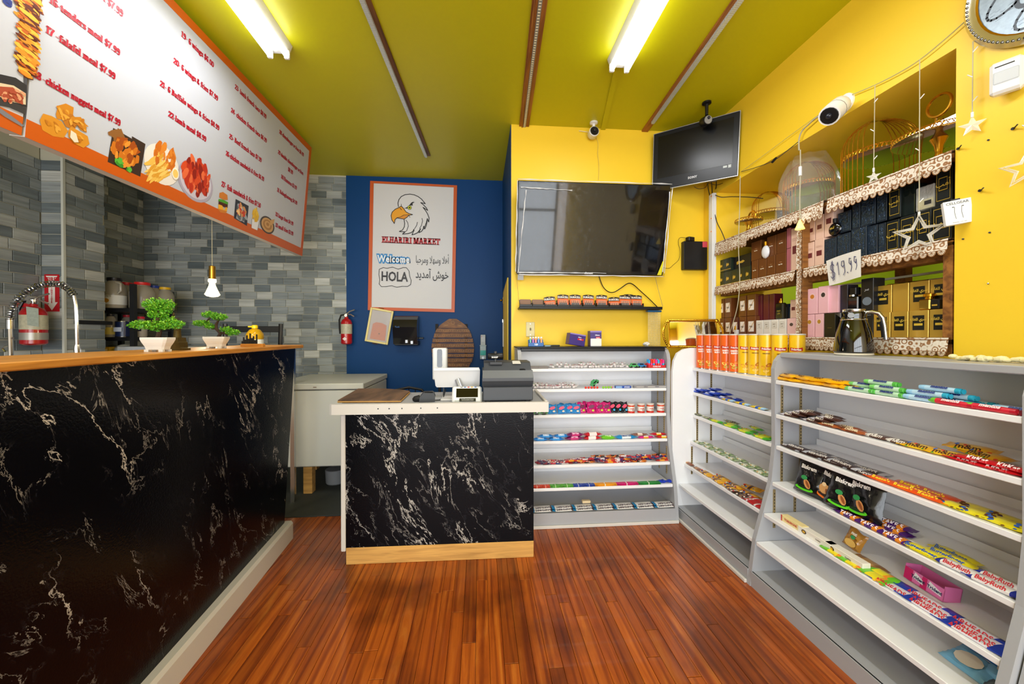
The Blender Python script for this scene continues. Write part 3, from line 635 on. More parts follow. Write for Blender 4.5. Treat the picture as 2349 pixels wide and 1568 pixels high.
row(c5, U1, 1, 2195, 2335, 1045, 2, 2, .03, .012); row(c5, U1, 1, 2230, 2335, 1045, 1, 1, .075, .012)
c6 = bar('candy_bar', 'flat dark brown chocolate bar with silver ends on the third shelf', 'candy', .15, .055, .010, ['3a221a', 'c0c0c8', 'b8b4b8'], [(.0, .16, 1), (.84, 1, 1)], "HERSHEY'S", 'd8d0c8', .35, G1)
row(c6, U1, 2, 1790, 2010, 1040, 4, 2, .045, .009, .3); row(c6, U1, 2, 1830, 1990, 1040, 3, 1, .10, .009, .3)
c7 = bar('candy_bar', 'orange peanut butter cup pack with yellow lettering on the third shelf', 'candy', .13, .05, .014, ['f0560e', 'f26a14'], [(.4, .6, 1)], "Reese's", 'f6d820', .45, G1)
row(c7, U1, 2, 2000, 2165, 1100, 3, 1, .04); row(c7, U1, 2, 2040, 2150, 1100, 2, 1, .085); row(c7, U1, 2, 2060, 2150, 1100, 1, 1, .06, d2=.0, hh=0); 
c8 = bar('candy_bar', 'yellow brown-specked bar at the right of the third shelf', 'candy', .13, .05, .014, ['eede1a', 'f4e630'], [(.3, .5, 1)], None, group=G1, tilt=28, blobs=(['5a3214', '2a5fb8', '6a3c18'], 8, .006), seed=8)
row(c8, U1, 2, 2160, 2335, 1170, 3, 1, .04, jit=.3); row(c8, U1, 2, 2180, 2335, 1170, 2, 1, .085, jit=.3); row(c8, U1, 2, 2200, 2330, 1170, 2, 1, .06, jit=.5, d2=.0, hh=.0)
# snack bags (black with green and biscuit picture), propped against the back
def snack_bag(name, label, w, h, dpt, col, txt, tc, pic, group=None, ts=.2):
    mb = MB(); nx_, nz_ = 12, 12
    def side(sg):
        def f(a, b):
            x = (a-.5)*w*(1-.06*math.sin(PI*b)); z = b*h
            e = max(0, min(1, min(a, 1-a)*5))*max(0, min(1, min(b, 1-b)*6)); wr = .0035*math.sin(a*17+b*9)*e + .002*math.sin(b*31+a*5)
            return (x, sg*(dpt/2*(e**.5))+wr*(1 if sg < 0 else .6), z + .004*math.sin(a*7)*(1 if b > .97 else 0))
        return f
    mb.grid(side(-1), nx_, nz_).grid(side(1), nx_, nz_)
    o = part(None, name, mb, foil(col, .22), True); tag(o, label, 'snack', group)
    p = MB(); yy = -dpt/2-.0045
    for k, (c, pts) in enumerate(pic): p.mat(k+1).poly([(x*w, z*h) for x, z in pts], yy+(-.0006*k))
    if txt: p.mat(0); text_into(p, txt, h*ts, 0, h*.83, yy-.003, bold=.001, sx=.85)
    part(o, 'lettering', p, [ink(tc)]+[ink(c) for c, _ in pic]); return o
def ell(cx, cz, a, b, n=12, ph=0): return [(cx+a*math.cos(2*PI*i/n)*math.cos(ph)-b*math.sin(2*PI*i/n)*math.sin(ph), cz+a*math.cos(2*PI*i/n)*math.sin(ph)+b*math.sin(2*PI*i/n)*math.cos(ph)) for i in range(n)]
bisc = [('58c81e', ell(-.02, .17, .29, .07)), ('0c2a10', ell(-.02, .20, .22, .04)), ('c98a50', ell(.04, .33, .16, .09, 10, -.9)), ('8a4a22', ell(.06, .33, .12, .04, 10, -.9)), ('2f8a4a', ell(-.08, .5, .10, .07))]
bis2 = [('f07818', ell(-.02, .17, .29, .07)), ('2a1408', ell(-.02, .20, .22, .04)), ('d8a060', ell(-.06, .38, .19, .15)), ('8a4a22', ell(.08, .31, .13, .05, 10, -.9)), ('f0d0a0', ell(-.1, .5, .08, .06))]
bsp = [(1812, 1879, bisc, 'leftmost black biscuit bag on the fourth shelf, green print'), (1848, 1920, bis2, 'second black biscuit bag on the fourth shelf, orange print'), (1888, 1948, bisc, 'third black biscuit bag slumped and half turned on the fourth shelf'), (1922, 2003, bisc, 'rightmost black biscuit bag, the largest on the fourth shelf')]
for i, (ua, ub, pc, lb) in enumerate(bsp):
    z = SR[3]; xa, xb = ux(U1, ua, 1110, z), ux(U1, ub, 1150, z); w_ = min(.15, max(.13, (xb-xa)*1.12))
    o = snack_bag('snack_bag', lb, w_, .15 if i < 3 else .16, .05, '101012', 'Biskrem', 'f2eee8', pc, 'black biscuit bags', .17)
    put(o, U1, (xa+xb)/2+.012, .155+.014*(i % 2), z+.004, (.15, -.1, .35, .0)[i], R(-15), R((2, 6, 8, -4)[i]))
c9 = bar('candy_bar', 'purple and orange pretzel bar on the fourth shelf', 'candy', .13, .045, .016, ['4a1a72', 'e88a1a'], [(.28, .4, 1), (.62, .78, 1)], 'TAKE 5', 'f4e8f4', .5, G1)
row(c9, U1, 3, 1930, 2085, 1215, 3, 1, .03); row(c9, U1, 3, 1975, 2060, 1200, 1, 1, .09); put(c9, U1, ux(U1, 2010, 1200, SR[3]), .225, SR[3]+.012, .2)
c10 = bar('candy_bar', 'yellow crispy peanut butter bar with blue lettering on the fourth shelf', 'candy', .135, .045, .018, ['f2e21c', 'eede1a'], [(.4, .6, 1)], 'Butterfinger', '1a4fa8', .45, G1)
row(c10, U1, 3, 2068, 2180, 1270, 1, 1, .03); row(c10, U1, 3, 2100, 2215, 1270, 1, 1, .075); row(c10, U1, 3, 2125, 2160, 1270, 1, 1, .11)
c11 = bar('candy_bar', 'white nut bar with blue ends and red lettering, fourth shelf', 'candy', .135, .042, .02, ['1c2f9a', 'f0ecec', '2a3fae'], [(.2, .82, 1)], 'BabyRuth', 'c01828', .45, G1, lump=.2)
row(c11, U1, 3, 2168, 2325, 1310, 2, 1, .03); row(c11, U1, 3, 2220, 2325, 1310, 1, 1, .075)
# boxes
def pbox(name, label, cat, w, d, h, col, prints=(), txts=(), group=None, chamf=.0015, lidcol=None, rough=.35, metal=0):
    m_ = mat('carton_'+col+('m' if metal else ''), col, rough, metal, coat=.1)
    o = part(None, name, MB().bbox(-w/2, w/2, 0, d, 0, h, chamf), m_); tag(o, label, cat, group)
    if prints or txts:
        p = MB(); ms = []
        for k, (c, pts) in enumerate(prints): p.mat(k).poly([(x*w, z*h) for x, z in pts], -.0006-.0004*k); ms.append(ink(c))
        for (tx, c, s, x, z) in txts:
            p.mat(len(ms)); ms.append(ink(c)); text_into(p, tx, s*h, x*w, z*h, -.0022, bold=.0004, sx=.9)
        part(o, 'lettering' if txts else 'print', p, ms)
    return o
def rect(x0, x1, z0, z1): return [(x0, z0), (x1, z0), (x1, z1), (x0, z1)]
o = pbox('chocolate_box', 'pale yellow triangular-letter chocolate box at the left end of the fifth shelf', 'candy', .13, .035, .03, 'f2dc9a', [('c8302a', rect(-.5, -.44, 0, 1))], [('TOBLERONE', 'c02418', .5, -.02, .5)], G1)
z5 = SR[4]; put(o, U1, ux(U1, 1815, 1185, z5), .10, z5, -.02)
o = pbox('cookie_box', 'long white cookie box on the fifth shelf with a brown seal', 'candy', .17, .035, .028, 'ece6da', [('3a2412', ell(-.3, .5, .08, .32)), ('d8a838', ell(-.3, .5, .05, .2))], [('Cookies', '6a5a3a', .3, .15, .5)], G1); put(o, U1, ux(U1, 1868, 1215, z5), .095, z5, -.01, label='long white cookie box on the fifth shelf, the one further left')
o = pbox('cookie_box', 'long white cookie box on the fifth shelf, the one nearer the green packs', 'candy', .17, .035, .028, 'ece6da', [('3a2412', ell(-.3, .5, .08, .32)), ('d8a838', ell(-.3, .5, .05, .2))], [('Cookies', '6a5a3a', .3, .15, .5)], G1); put(o, U1, ux(U1, 1935, 1255, z5), .095, z5, -.01)
o = snack_bag('snack_bag', 'small golden brown snack bag standing on the fifth shelf', .075, .085, .03, 'b8802e', 'nut', 'f6ecd8', [('e8b860', ell(0, .3, .3, .18)), ('3a9a5a', ell(0, .62, .12, .1))], None, .22); put(o, U1, ux(U1, 1902, 1215, z5), .20, z5+.002, .1, R(-15), R(14))
o = bar('candy_packet', 'crumpled brown wafer packet behind the white cookie boxes', 'candy', .13, .05, .012, ['9a6a3a', 'c89858'], [(.3, .7, 1)], group=G1); put(o, U1, ux(U1, 1960, 1265, z5), .165, z5, -.05)
g1 = bar('candy_packet', 'green and yellow sour candy packet on the fifth shelf', 'candy', .13, .05, .010, ['6cc81e', 'f0e020', 'f0a020'], [(.3, .6, 1), (.6, .7, 2)], group=G1, tilt=30, blobs=(['f0c020', 'e87818', '3aa23a'], 5, .008), seed=4)
row(g1, U1, 4, 1900, 2035, 1290, 3, 1, .035, jit=.3); row(g1, U1, 4, 1925, 2030, 1290, 2, 1, .075, jit=.3)
def gumbox():
    o = thing('gum_display_box', 'open pink gum display box leaning on the fifth shelf', 'box'); w_, h_, d_ = .135, .055, .06
    pk = mat('pink_card', 'e878b4', .4); mg = mat('magenta_card', 'd0186a', .4)
    part(o, 'carton', MB().box(-w_/2, w_/2, 0, .002, 0, h_*.8).box(-w_/2, w_/2, d_-.002, d_, 0, h_).box(-w_/2, w_/2, 0, d_, 0, .002).box(-w_/2, -w_/2+.002, 0, d_, 0, h_).box(w_/2-.002, w_/2, 0, d_, 0, h_), pk)
    p = MB().mat(0).poly(rect(-w_/2, -w_/2+.03, 0, h_*.8), -.0005).mat(0).poly([(-.01, 0), (.012, 0), (.012, h_*.8), (-.004, h_*.8)], -.0005).mat(1).poly([(-.036, h_*.32), (.0, h_*.22), (-.002, h_*.5), (-.03, h_*.75)], -.0008).mat(1).poly([(.014, h_*.32), (.06, h_*.22), (.058, h_*.5), (.02, h_*.75)], -.0008)
    p.mat(2); text_into(p, 'Trident', .016, -.018, h_*.42, -.0014, bold=.0005); text_into(p, 'Trident', .016, .038, h_*.42, -.0014, bold=.0005)
    part(o, 'lettering', p, [mg, ink('f6eef4'), ink('1a2a5a')]); return o
put(gumbox(), U1, ux(U1, 2058, 1290, z5)+.0, .20, z5+.004, -.1, R(-8), R(2))
b1 = bar('candy_bar', 'long flat blue taffy bar, red lettering, on the fifth shelf', 'candy', .19, .045, .008, ['1238a8', 'e8e4ee', '1c48c0'], [(.3, .74, 1)], 'AIRHEADS', 'c01828', .5, G1)
row(b1, U1, 4, 2010, 2285, 1420, 3, 1, .035, jit=.15); row(b1, U1, 4, 2050, 2270, 1420, 2, 1, .08, jit=.15); row(b1, U1, 4, 2080, 2285, 1420, 2, 1, .055, jit=.2, d2=.0)
z6 = SR[5]
bb = snack_bag('snack_bag', 'light blue and clear snack packet, left of two on the lowest shelf', .12, .09, .02, '7ab8e0', None, 'ffffff', [('e8dcc8', ell(0, .45, .3, .3)), ('1a70c0', rect(-.48, .48, .88, .99))], 'light blue packets'); xb_ = .80
put(bb, U1, .775, .13, z6+.003, -.1, R(-70), 0); o = put(bb, U1, .865, .17, z6+.02, .1, R(-62), 0, label='light blue and clear snack packet, right of two on the lowest shelf')

# --- middle unit
def chipcan(name, label, col, txt2, foods, group):
    r_, h_ = .0375, .235; t_ = thing(name, label, 'snack', group=group)
    part(t_, 'can', MB().cyl(r_, .002, h_, 20), mat('can_'+col, col, .3, coat=.3), True)
    part(t_, 'rim', MB().lathe([(r_-.001, h_-.002), (r_+.0015, h_), (r_+.0015, h_+.006), (r_-.002, h_+.007), (r_-.004, h_+.003)], 20), mat('can_rim', 'd8d4cc', .3), True)
    part(t_, 'base_ring', MB().lathe([(r_, 0), (r_+.001, .001), (r_+.001, .005), (r_, .006)], 20), STEEL, True)
    ms = [ink('f4f0e8'), ink('c01420'), ink('5a2410')]+[ink(c) for c in foods]; mb = MB()
    def wrap(b2):     # bend flat print round the can
        for i, v in enumerate(b2.v):
            a = v.x/r_; rr_ = r_+.0006-v.y; b2.v[i] = Vector((rr_*math.sin(a), -rr_*math.cos(a), v.z))
        mb.v += b2.v; k0 = len(mb.v)-len(b2.v); mb.f += [tuple(k0+i for i in f) for f in b2.f]; mb.mi += b2.mi
    q = MB(); q.mat(1)
    for i in range(12): q.poly([(-.030+.005*i, .150-.004*math.sin(PI*i/12)), (-.025+.005*i, .150-.004*math.sin(PI*(i+1)/12)), (-.025+.005*i, .168-.004*math.sin(PI*(i+1)/12)), (-.030+.005*i, .168-.004*math.sin(PI*i/12))], 0)
    q.mat(0); text_into(q, 'Pringles', .0155, 0, .156, -.0006, bold=.0006, sx=.95)
    q.mat(0 if txt2 else 2)
    if txt2: text_into(q, txt2[0], .0135, 0, .135, -.0006, bold=.0007, sx=.85); text_into(q, txt2[1], .0135, 0, .121, -.0006, bold=.0007, sx=.85)
    else: text_into(q, 'ORIGINAL', .008, 0, .13, -.0006, bold=.0003)
    for k in range(3):
        q.mat(3+k % len(foods)).poly(ell((-.012, .012, .0)[k], (.05, .065, .032)[k], .016, .0085, 10, (-.5, .6, .2)[k]), -.0006-.0002*k)
    wrap(q); part(t_, 'lettering', mb, ms); return t_
ca = chipcan('chip_can', 'orange chip can', 'e8641a', ('HARVEST', 'BLENDS'), ['f0d060', 'f09028', 'b0b838'], 'tall chip cans on the middle unit')
cb = chipcan('chip_can', 'yellow chip can', 'f2c21a', None, ['e8a030', 'c8742c', 'f0c860'], 'tall chip cans on the middle unit')
z = SR[0]; names = ['leftmost', 'second', 'third', 'fourth', 'fifth', 'sixth']
for i in range(5): put(ca, U2, .048+.0765*i, fd(z)+.045+.009*i, z, R(52)+rc.uniform(-.2, .2), label=f'{names[i]} orange chip can from the left on the middle unit')
for i, (x_, d_) in enumerate(((.431, .090), (.5075, .099), (.584, .108), (.6605, .125), (.705, .19))): put(cb, U2, x_, fd(z)+d_, z, R(52)+rc.uniform(-.2, .2), label=f'{names[i]} yellow chip can from the left, beside the nearest unit')
o = pbox('small_carton', 'tiny brown carton at the left end beside the orange chip cans', 'box', .03, .03, .028, '3a2018', [('c88a68', rect(-.35, .4, .15, .8))]); put(o, U2, ux(U2, 1593, 842, z), .17, z)
d1 = bar('candy_packet', 'glossy blue cookie packet stacked on the middle unit second shelf', 'candy', .12, .04, .017, ['1038b0', '1a50d0'], [(.3, .7, 1)], 'OREO', 'f0f4fa', .45, G2)
row(d1, U2, 1, 1583, 1680, 905, 3, 2, .03, .017, .2); row(d1, U2, 1, 1590, 1690, 905, 3, 3, .08, .017, .2)
d2 = bar('candy_bar', 'purple and orange bar right of the blue cookie packets', 'candy', .12, .045, .018, ['3a1c50', 'e08a1a'], [(.0, .2, 1), (.5, .65, 1)], group=G2)
put(d2, U2, ux(U2, 1660, 912, SR[1]), .175, SR[1], .1)
d3 = bar('candy_bar', 'yellow and blue bar on the second shelf of the middle unit', 'candy', .12, .035, .014, ['f0d020', '1c5fc8', 'a8d0f0'], [(.4, .6, 1), (.75, 1, 2)], group=G2); row(d3, U2, 1, 1660, 1766, 925, 3, 1, .02)
d4 = bar('candy_bar', 'brown speckled bar on the third shelf of the middle unit', 'candy', .12, .03, .012, ['8a9068', '4a3222'], [(.0, .15, 1), (.6, .75, 1)], group=G2, tilt=35, blobs=(['d8d8b0', '5a4a28'], 6, .006)); row(d4, U2, 2, 1585, 1640, 958, 2, 1, .03, jit=.3); put(d4, U2, ux(U2, 1650, 955, SR[2]), .25, SR[2], .05)
d5 = bar('candy_packet', 'bright green and yellow packet on the middle unit third shelf', 'candy', .12, .038, .012, ['46b81e', 'd6e020'], [(.25, .75, 1)], group=G2, tilt=35, blobs=(['e8e830', 'f08a1c', '2a8a18'], 5, .008), seed=2)
row(d5, U2, 2, 1630, 1768, 985, 4, 1, .03, jit=.2); row(d5, U2, 2, 1650, 1768, 985, 3, 1, .07, jit=.3); put(d5, U2, ux(U2, 1705, 985, SR[2]), .25, SR[2]+.012, -.2)
d6 = bar('candy_packet', 'pale green patterned packet among the rows on the fourth shelf', 'candy', .095, .035, .012, ['a8b890', 'e0e4cc', '7a9460'], [(.3, .55, 1), (.7, .85, 2)], group=G2, tilt=35, blobs=(['e8e8d8', '5a7a40', 'c8a060'], 6, .006), seed=9)
row(d6, U2, 3, 1592, 1766, 1055, 6, 1, .03, jit=.1); row(d6, U2, 3, 1600, 1768, 1055, 6, 1, .07, jit=.1)
d7 = bar('candy_bar', 'copper brown bar at the left of the fifth shelf of the middle unit', 'candy', .11, .032, .012, ['8a4a24', 'c48a50'], [(.3, .5, 1)], group=G2); row(d7, U2, 4, 1570, 1615, 1080, 2, 1, .03, jit=.2)
d8 = bar('candy_packet', 'yellow and brown candy packet in the heap on the fifth shelf', 'candy', .115, .05, .013, ['eaa818', '5a3a20', 'f0c040'], [(.35, .5, 1), (.6, .7, 2)], group=G2, tilt=35, blobs=(['3a2412', 'd43820', '1c62c8', 'f4ece0'], 8, .006), seed=6)
row(d8, U2, 4, 1608, 1690, 1110, 3, 1, .035, jit=.5); row(d8, U2, 4, 1625, 1720, 1110, 3, 1, .085, jit=.5, hh=.01); put(d8, U2, ux(U2, 1690, 1110, SR[4]), .2, SR[4]+.02, .35, .15)
d9 = bar('candy_packet', 'dark brown speckled candy packet on the fifth shelf', 'candy', .11, .045, .012, ['3a2420', '8a6a50', 'c8b8a8'], [(.3, .45, 1), (.7, .8, 2)], group=G2, tilt=35, blobs=(['e8d8c8', 'b02020'], 6, .006)); row(d9, U2, 4, 1665, 1725, 1135, 2, 1, .03, jit=.4); row(d9, U2, 4, 1650, 1720, 1130, 2, 1, .075, jit=.4)
d10 = bar('candy_packet', 'red candy packet at the right of the middle unit fifth shelf', 'candy', .11, .045, .012, ['b8141e', 'e8e0e0'], [(.35, .45, 1)], group=G2, seed=2); row(d10, U2, 4, 1715, 1752, 1155, 2, 1, .03, jit=.4); row(d10, U2, 4, 1712, 1755, 1150, 2, 1, .07, jit=.4)

# --- unit under the television
wrapm = [mat('clear_candy_wrap', 'e9e2e2', .15, alpha=.85), mat('mint_red', 'c23a58', .3), mat('mint_green', '6fb87a', .3)]
def mint(k):
    mb = MB(); mb.mat(0).at((0, 0, .0105)).ball(.0105, 8, 5, .8)
    for i in range(4): a = i*PI/2+.4; mb.mat(k); mb.add([(0, 0, .0165), (.008*math.cos(a), .008*math.sin(a), .0125), (.008*math.cos(a+.6), .008*math.sin(a+.6), .0125)], [(0, 1, 2)])
    for sg in (-1, 1):
        mb.mat(0); mb.add([(sg*.006, 0, .009), (sg*.022, -.008, .013), (sg*.024, 0, .007), (sg*.022, .009, .012)], [(0, 1, 2), (0, 2, 3)])
    mb.fixn = False; return mb
ma = single('wrapped_mint', mint(1), wrapm, 'twist-wrapped red and white mint in the loose heap', 'candy', group='wrapped mints'); mg_ = single('wrapped_mint', mint(2), wrapm, 'twist-wrapped green and white mint in the loose heap', 'candy', group='wrapped mints')
def mints(si, u0, u1, v, n, w1, dmax, p=.8):
    z = SB[si]; x0, x1 = ux(UBK, u0, v, z), ux(UBK, u1, v, z)
    for i in range(n):
        x = x0+(x1-x0)*rc.random(); lay = rc.choice([0, 0, 1]) if i > n*.45 else 0
        put(ma if rc.random() < p else mg_, UBK, x, fd(z)+.025+rc.random()*dmax, z+.001+lay*.016, rc.uniform(0, 6), rc.uniform(-.3, .3), rc.uniform(-.3, .3),
            ('twist-wrapped red and white mint' if 0 else None))
mints(0, 1263, 1440, 846, 80, 0, .07, .72); mints(1, 1217, 1330, 890, 80, 0, .06, .85)
o = single('display_tray', MB().bbox(0, .14, 0, .04, 0, .018, .003).bbox(.068, .072, -.001, .041, 0, .019, .001), mat('grey_tray', '77706c', .4), 'long grey plastic strip at the left of the top candy shelf', 'tray'); put(o, UBK, ux(UBK, 1216, 845, SB[0])-.01, fd(1)+.01, SB[0])
def toycar(c, label):
    t_ = thing('toy_car', label, 'toy', group='small toy cars'); b = MB()
    b.prism([(-.032, .008), (.032, .008), (.034, .018), (.022, .022), (.014, .034), (-.014, .035), (-.024, .022), (-.034, .02)], -.014, .014, 'y'); part(t_, 'body', b, mat('toy_'+c, c, .25, coat=.5))
    part(t_, 'window', MB().prism([(-.018, .022), (.016, .022), (.011, .032), (-.012, .032)], -.0146, .0146, 'y'), BLACK)
    for x in (-.019, .019): 
        for y in (-.0145, .0105): part(t_, 'wheel', MB().at((x, y, .0075)).cyl(.0075, 0, .004, 12, 'y'), BLACK, True)
    return t_
c_g = toycar('4aa860', 'green toy car beside the mints on the top candy shelf'); put(c_g, UBK, ux(UBK, 1453, 843, SB[0]), fd(1)+.03, SB[0])
put(toycar('2a7ab8', 'blue toy car on the top candy shelf'), UBK, ux(UBK, 1471, 843, SB[0]), fd(1)+.035, SB[0])
put(toycar('48a868', 'green toy car tipped on its nose on the second candy shelf'), UBK, ux(UBK, 1367, 885, SB[1]), fd(1)+.05, SB[1]+.026, .3, .2, -.6)
# lollipop box with coloured tubes
t_ = thing('candy_display_box', 'red and white box of bright candy tubes on the top candy shelf', 'box'); part(t_, 'carton', MB().box(0, .135, 0, .002, 0, .02).box(0, .135, .058, .06, 0, .028).box(0, .002, 0, .06, 0, .024).box(.133, .135, 0, .06, 0, .024).box(0, .135, 0, .06, 0, .002), mat('red_white_card', 'd02a2c', .4))
lt = MB(); text_into(lt, 'SUPER POP', .012, .067, .010, -.0008, bold=.0004); part(t_, 'lettering', lt, ink('f4f0f0'))
put(t_, UBK, ux(UBK, 1484, 843, SB[0]), fd(1)+.012, SB[0])
cols = ['e02848', 'e82a88', '2a9ad8', 'd82020', 'f04a30', 'e02a90', '30a8d0']
tub = {}
for r_ in range(2):
    for i, c in enumerate(cols):
        if c not in tub:
            o = thing('candy_tube', f'candy tube', 'candy', group='candy tubes in the red box'); part(o, 'tube', MB().cyl(.0085, 0, .03, 12), mat('tube_'+c, c, .25), True); part(o, 'cap', MB().lathe([(.0088, .03), (.0088, .052), (.006, .056)], 12), mat('cap_'+c, cols[(i+2) % 7], .25), True); tub[c] = o
        lb = {'e02848': 'crimson', 'e82a88': 'hot pink', '2a9ad8': 'blue', 'd82020': 'red', 'f04a30': 'orange red', 'e02a90': 'magenta', '30a8d0': 'turquoise'}[c]
        o = tub[c]; put(o, UBK, ux(UBK, 1484, 843, SB[0])+.015+i*.0178, fd(1)+.025+r_*.022, SB[0]+.003+.004*r_, label=f'{lb} candy tube standing in the red box, '+('front' if r_ == 0 else 'back')+' row')
# second shelf right part
for i in range(5):
    if i == 0: rb = single('candy_ball', MB().at((0, 0, .0085)).ball(.0085, 12, 8), mat('red_candy', 'e03a28', .25), 'glossy red candy ball in the short row on the second candy shelf', 'candy', group='red candy balls', smooth=True)
    put(rb, UBK, ux(UBK, 1342+i*6.6, 890, SB[1]), fd(1)+.012, SB[1])
gb = single('candy_ball', MB().at((0, 0, .0085)).ball(.0085, 12, 8), mat('green_candy', '8acb28', .25), 'lime green candy ball on the second candy shelf', 'candy', group='green candy balls', smooth=True)
for i in range(4): put(gb, UBK, ux(UBK, 1382+i*6.2, 890, SB[1]), fd(1)+.012, SB[1])
gp = single('candy_ball', MB().at((0, 0, .0085)).ball(.0085, 12, 8), mat('pink_candy', 'e0289a', .25), 'single magenta candy ball beside the green ones', 'candy', smooth=True); put(gp, UBK, ux(UBK, 1401, 889, SB[1]), fd(1)+.012, SB[1])
o = pbox('gum_box', 'long blue gum carton on the second candy shelf', 'box', .115, .03, .018, '2a50a8', [('8ab0e0', rect(-.5, -.1, .1, .9))], [('ETHNIX', 'f0f4fa', .7, .22, .5)]); put(o, UBK, ux(UBK, 1428, 889, SB[1]), fd(1)+.01, SB[1])
gy = pbox('grey_carton', 'flat grey carton on the second candy shelf', 'box', .085, .03, .018, '8a888a', [('b8b4b0', rect(-.3, .35, .3, .7))]); 
for i, lb in enumerate(('left', 'middle', 'right')): put(gy, UBK, ux(UBK, 1465+i*26, 888, SB[1]), fd(1)+.01+.002*i, SB[1], label=f'flat grey carton, {lb} of three at the right end of the second candy shelf', group='flat grey cartons')
# third shelf
def pouch(name, label, col, w, h, txt, tc, group, dots=None, dp=.02):
    return snack_bag(name, label, w, h, dp, col, None, tc, [(tc, ell(0, .6, .33, .16, 12, .25))]+([(dots, ell(.15, .25, .14, .1))] if dots else []), group)
gp_ = [pouch('candy_pouch', 'small blue candy pouch', '2f86c6', .065, .068, '', 'd8486a', 'blue candy pouches', 'd8c8b0'), pouch('candy_pouch', 'hot pink candy pouch', 'c81a72', .065, .078, '', '6a1448', 'pink candy pouches', 'b8c030'), pouch('candy_pouch', 'black candy pouch', '14181e', .055, .078, '', 'e04a6a', 'black candy pouches', '28a8d8')]
z = SB[2]
spots = [(0, 1268, 0), (0, 1290, 0), (0, 1308, .012), (0, 1295, .035), (0, 1322, .0), (0, 1318, .035), (1, 1336, .01), (1, 1350, .04), (1, 1357, .0), (1, 1370, .035), (1, 1378, .0), (1, 1393, .0), (2, 1407, .008), (2, 1398, .04), (2, 1421, .008), (2, 1434, .0)]
nm = ['small blue candy pouch with a pink logo on the third candy shelf', 'hot pink candy pouch with a dark logo on the third candy shelf', 'black candy pouch with a pink logo on the third candy shelf']
for k, u, d_ in spots: put(gp_[k], UBK, ux(UBK, u, 952, z), fd(z)+.035+d_, z+.002, rc.uniform(-.15, .15), R(-14), rc.uniform(-.1, .1), label=nm[k])
g_ = bar('candy_packet', 'lime green packet at the left of the third candy shelf by the desk', 'candy', .06, .04, .026, ['3a8a1e', '1a2a10', '8ac828'], [(.3, .7, 1)], group=G3); row(g_, UBK, 2, 1222, 1256, 952, 2, 1, .03)
def jar():
    t_ = thing('spread_jar', 'x', 'jar', group='snack jars on the third candy shelf'); part(t_, 'pot', MB().lathe([(.024, 0), (.026, .004), (.026, .055), (.024, .06)], 16), mat('jar_white', 'e8e0d8', .3), True)
    part(t_, 'lid', MB().lathe([(.026, .06), (.027, .062), (.027, .068), (.022, .069)], 16), mat('jar_lid', 'e4dcd4', .3), True)
    part(t_, 'label_band', MB().lathe([(.0264, .002), (.0264, .016)], 16, False), mat('jar_red', 'c82818', .3), True)
    b = MB(); part(t_, 'top_band', MB().lathe([(.0264, .048), (.0264, .058)], 16, False), mat('jar_orange', 'd8481c', .3), True)
    q = MB(); q.mat(0); text_into(q, 'nutella', .011, 0, .035, 0, bold=.0004); q.mat(1).poly(ell(.008, .024, .01, .005), .0)
    for i, v in enumerate(q.v): a = v.x/.0264; q.v[i] = Vector((.0268*math.sin(a), -.0268*math.cos(a), v.z))
    part(t_, 'lettering', q, [ink('c01818'), ink('6a3818')]); return t_
j_ = jar()
for i, u in enumerate((1448, 1471, 1492, 1516)): put(j_, UBK, ux(UBK, u, 952, z), fd(z)+.035, z, label=f'{names[i]} small red and white snack jar from the left')
# fourth shelf
rl = bar('candy_packet', 'glossy blue cookie packet on the fourth candy shelf by the desk', 'candy', .12, .04, .022, ['1a78c8', '3a9ae0'], [(.3, .7, 1)], 'OREO', 'f0f4fa', .4, G3)
row(rl, UBK, 3, 1222, 1292, 1012, 2, 2, .03, .021, .1)
for cs, u0, u1, n, lb, tx, tc in ((['7a1a5a', 'c83a7a'], 1296, 1338, 1, 'purple candy packet', 'Skittles', 'f0d0e8'), (['c01a28', 'f0e8e8'], 1336, 1378, 1, 'red and white candy packet', 'TWIZZ', 'f4e8e0'), (['6ac020', '8ad838'], 1375, 1412, 1, 'lime green candy packet', 'SOUR', 'e8f4d0'), (['1a8ac8', 'e8f0f4'], 1410, 1460, 1, 'light blue and white sweet packet', 'SMARTIES', '1a3a7a')):
    o = bar('candy_packet', f'{lb} on the fourth candy shelf', 'candy', (ux(UBK, u1, 1012, .556)-ux(UBK, u0, 1012, .556))*1.02, .05, .026, cs, [(.3, .7, 1)] if cs[0] != '6ac020' else [], tx, tc, .35, G3, lump=.15, seed=u0); row(o, UBK, 3, u0, u1, 1012, 1, 1, .035)
    if cs[0] in ('c01a28', '7a1a5a'): row(o, UBK, 3, u0, u1, 1012, 1, 1, .04, d2=.0); put(o, UBK, ux(UBK, (u0+u1)/2+2, 1012, .556), fd(.556)+.04, .556+.024, .1)
for i, (cs, u0, u1, k) in enumerate(((['d8288a', 'f0a020'], 1458, 1502, 0), (['8a5a4a', 'd8c0a8'], 1450, 1484, 1), (['c8182a', 'f0c020'], 1484, 1535, 1), (['d02020', 'f0c828'], 1500, 1541, 0))):
    o = bar('candy_bar', ('pink and orange', 'mocha brown', 'upper red and yellow', 'lower red and yellow')[i]+' bar at the right of the fourth candy shelf', 'candy', .12, .035, .018, cs, [(.35, .65, 1)], 'chews', 'f8f0e8', .4, G3); row(o, UBK, 3, u0, u1, 1012, 1, 1, .03+.005*k, d2=.0)
    if k: pass
    if k: o.location.z += .019
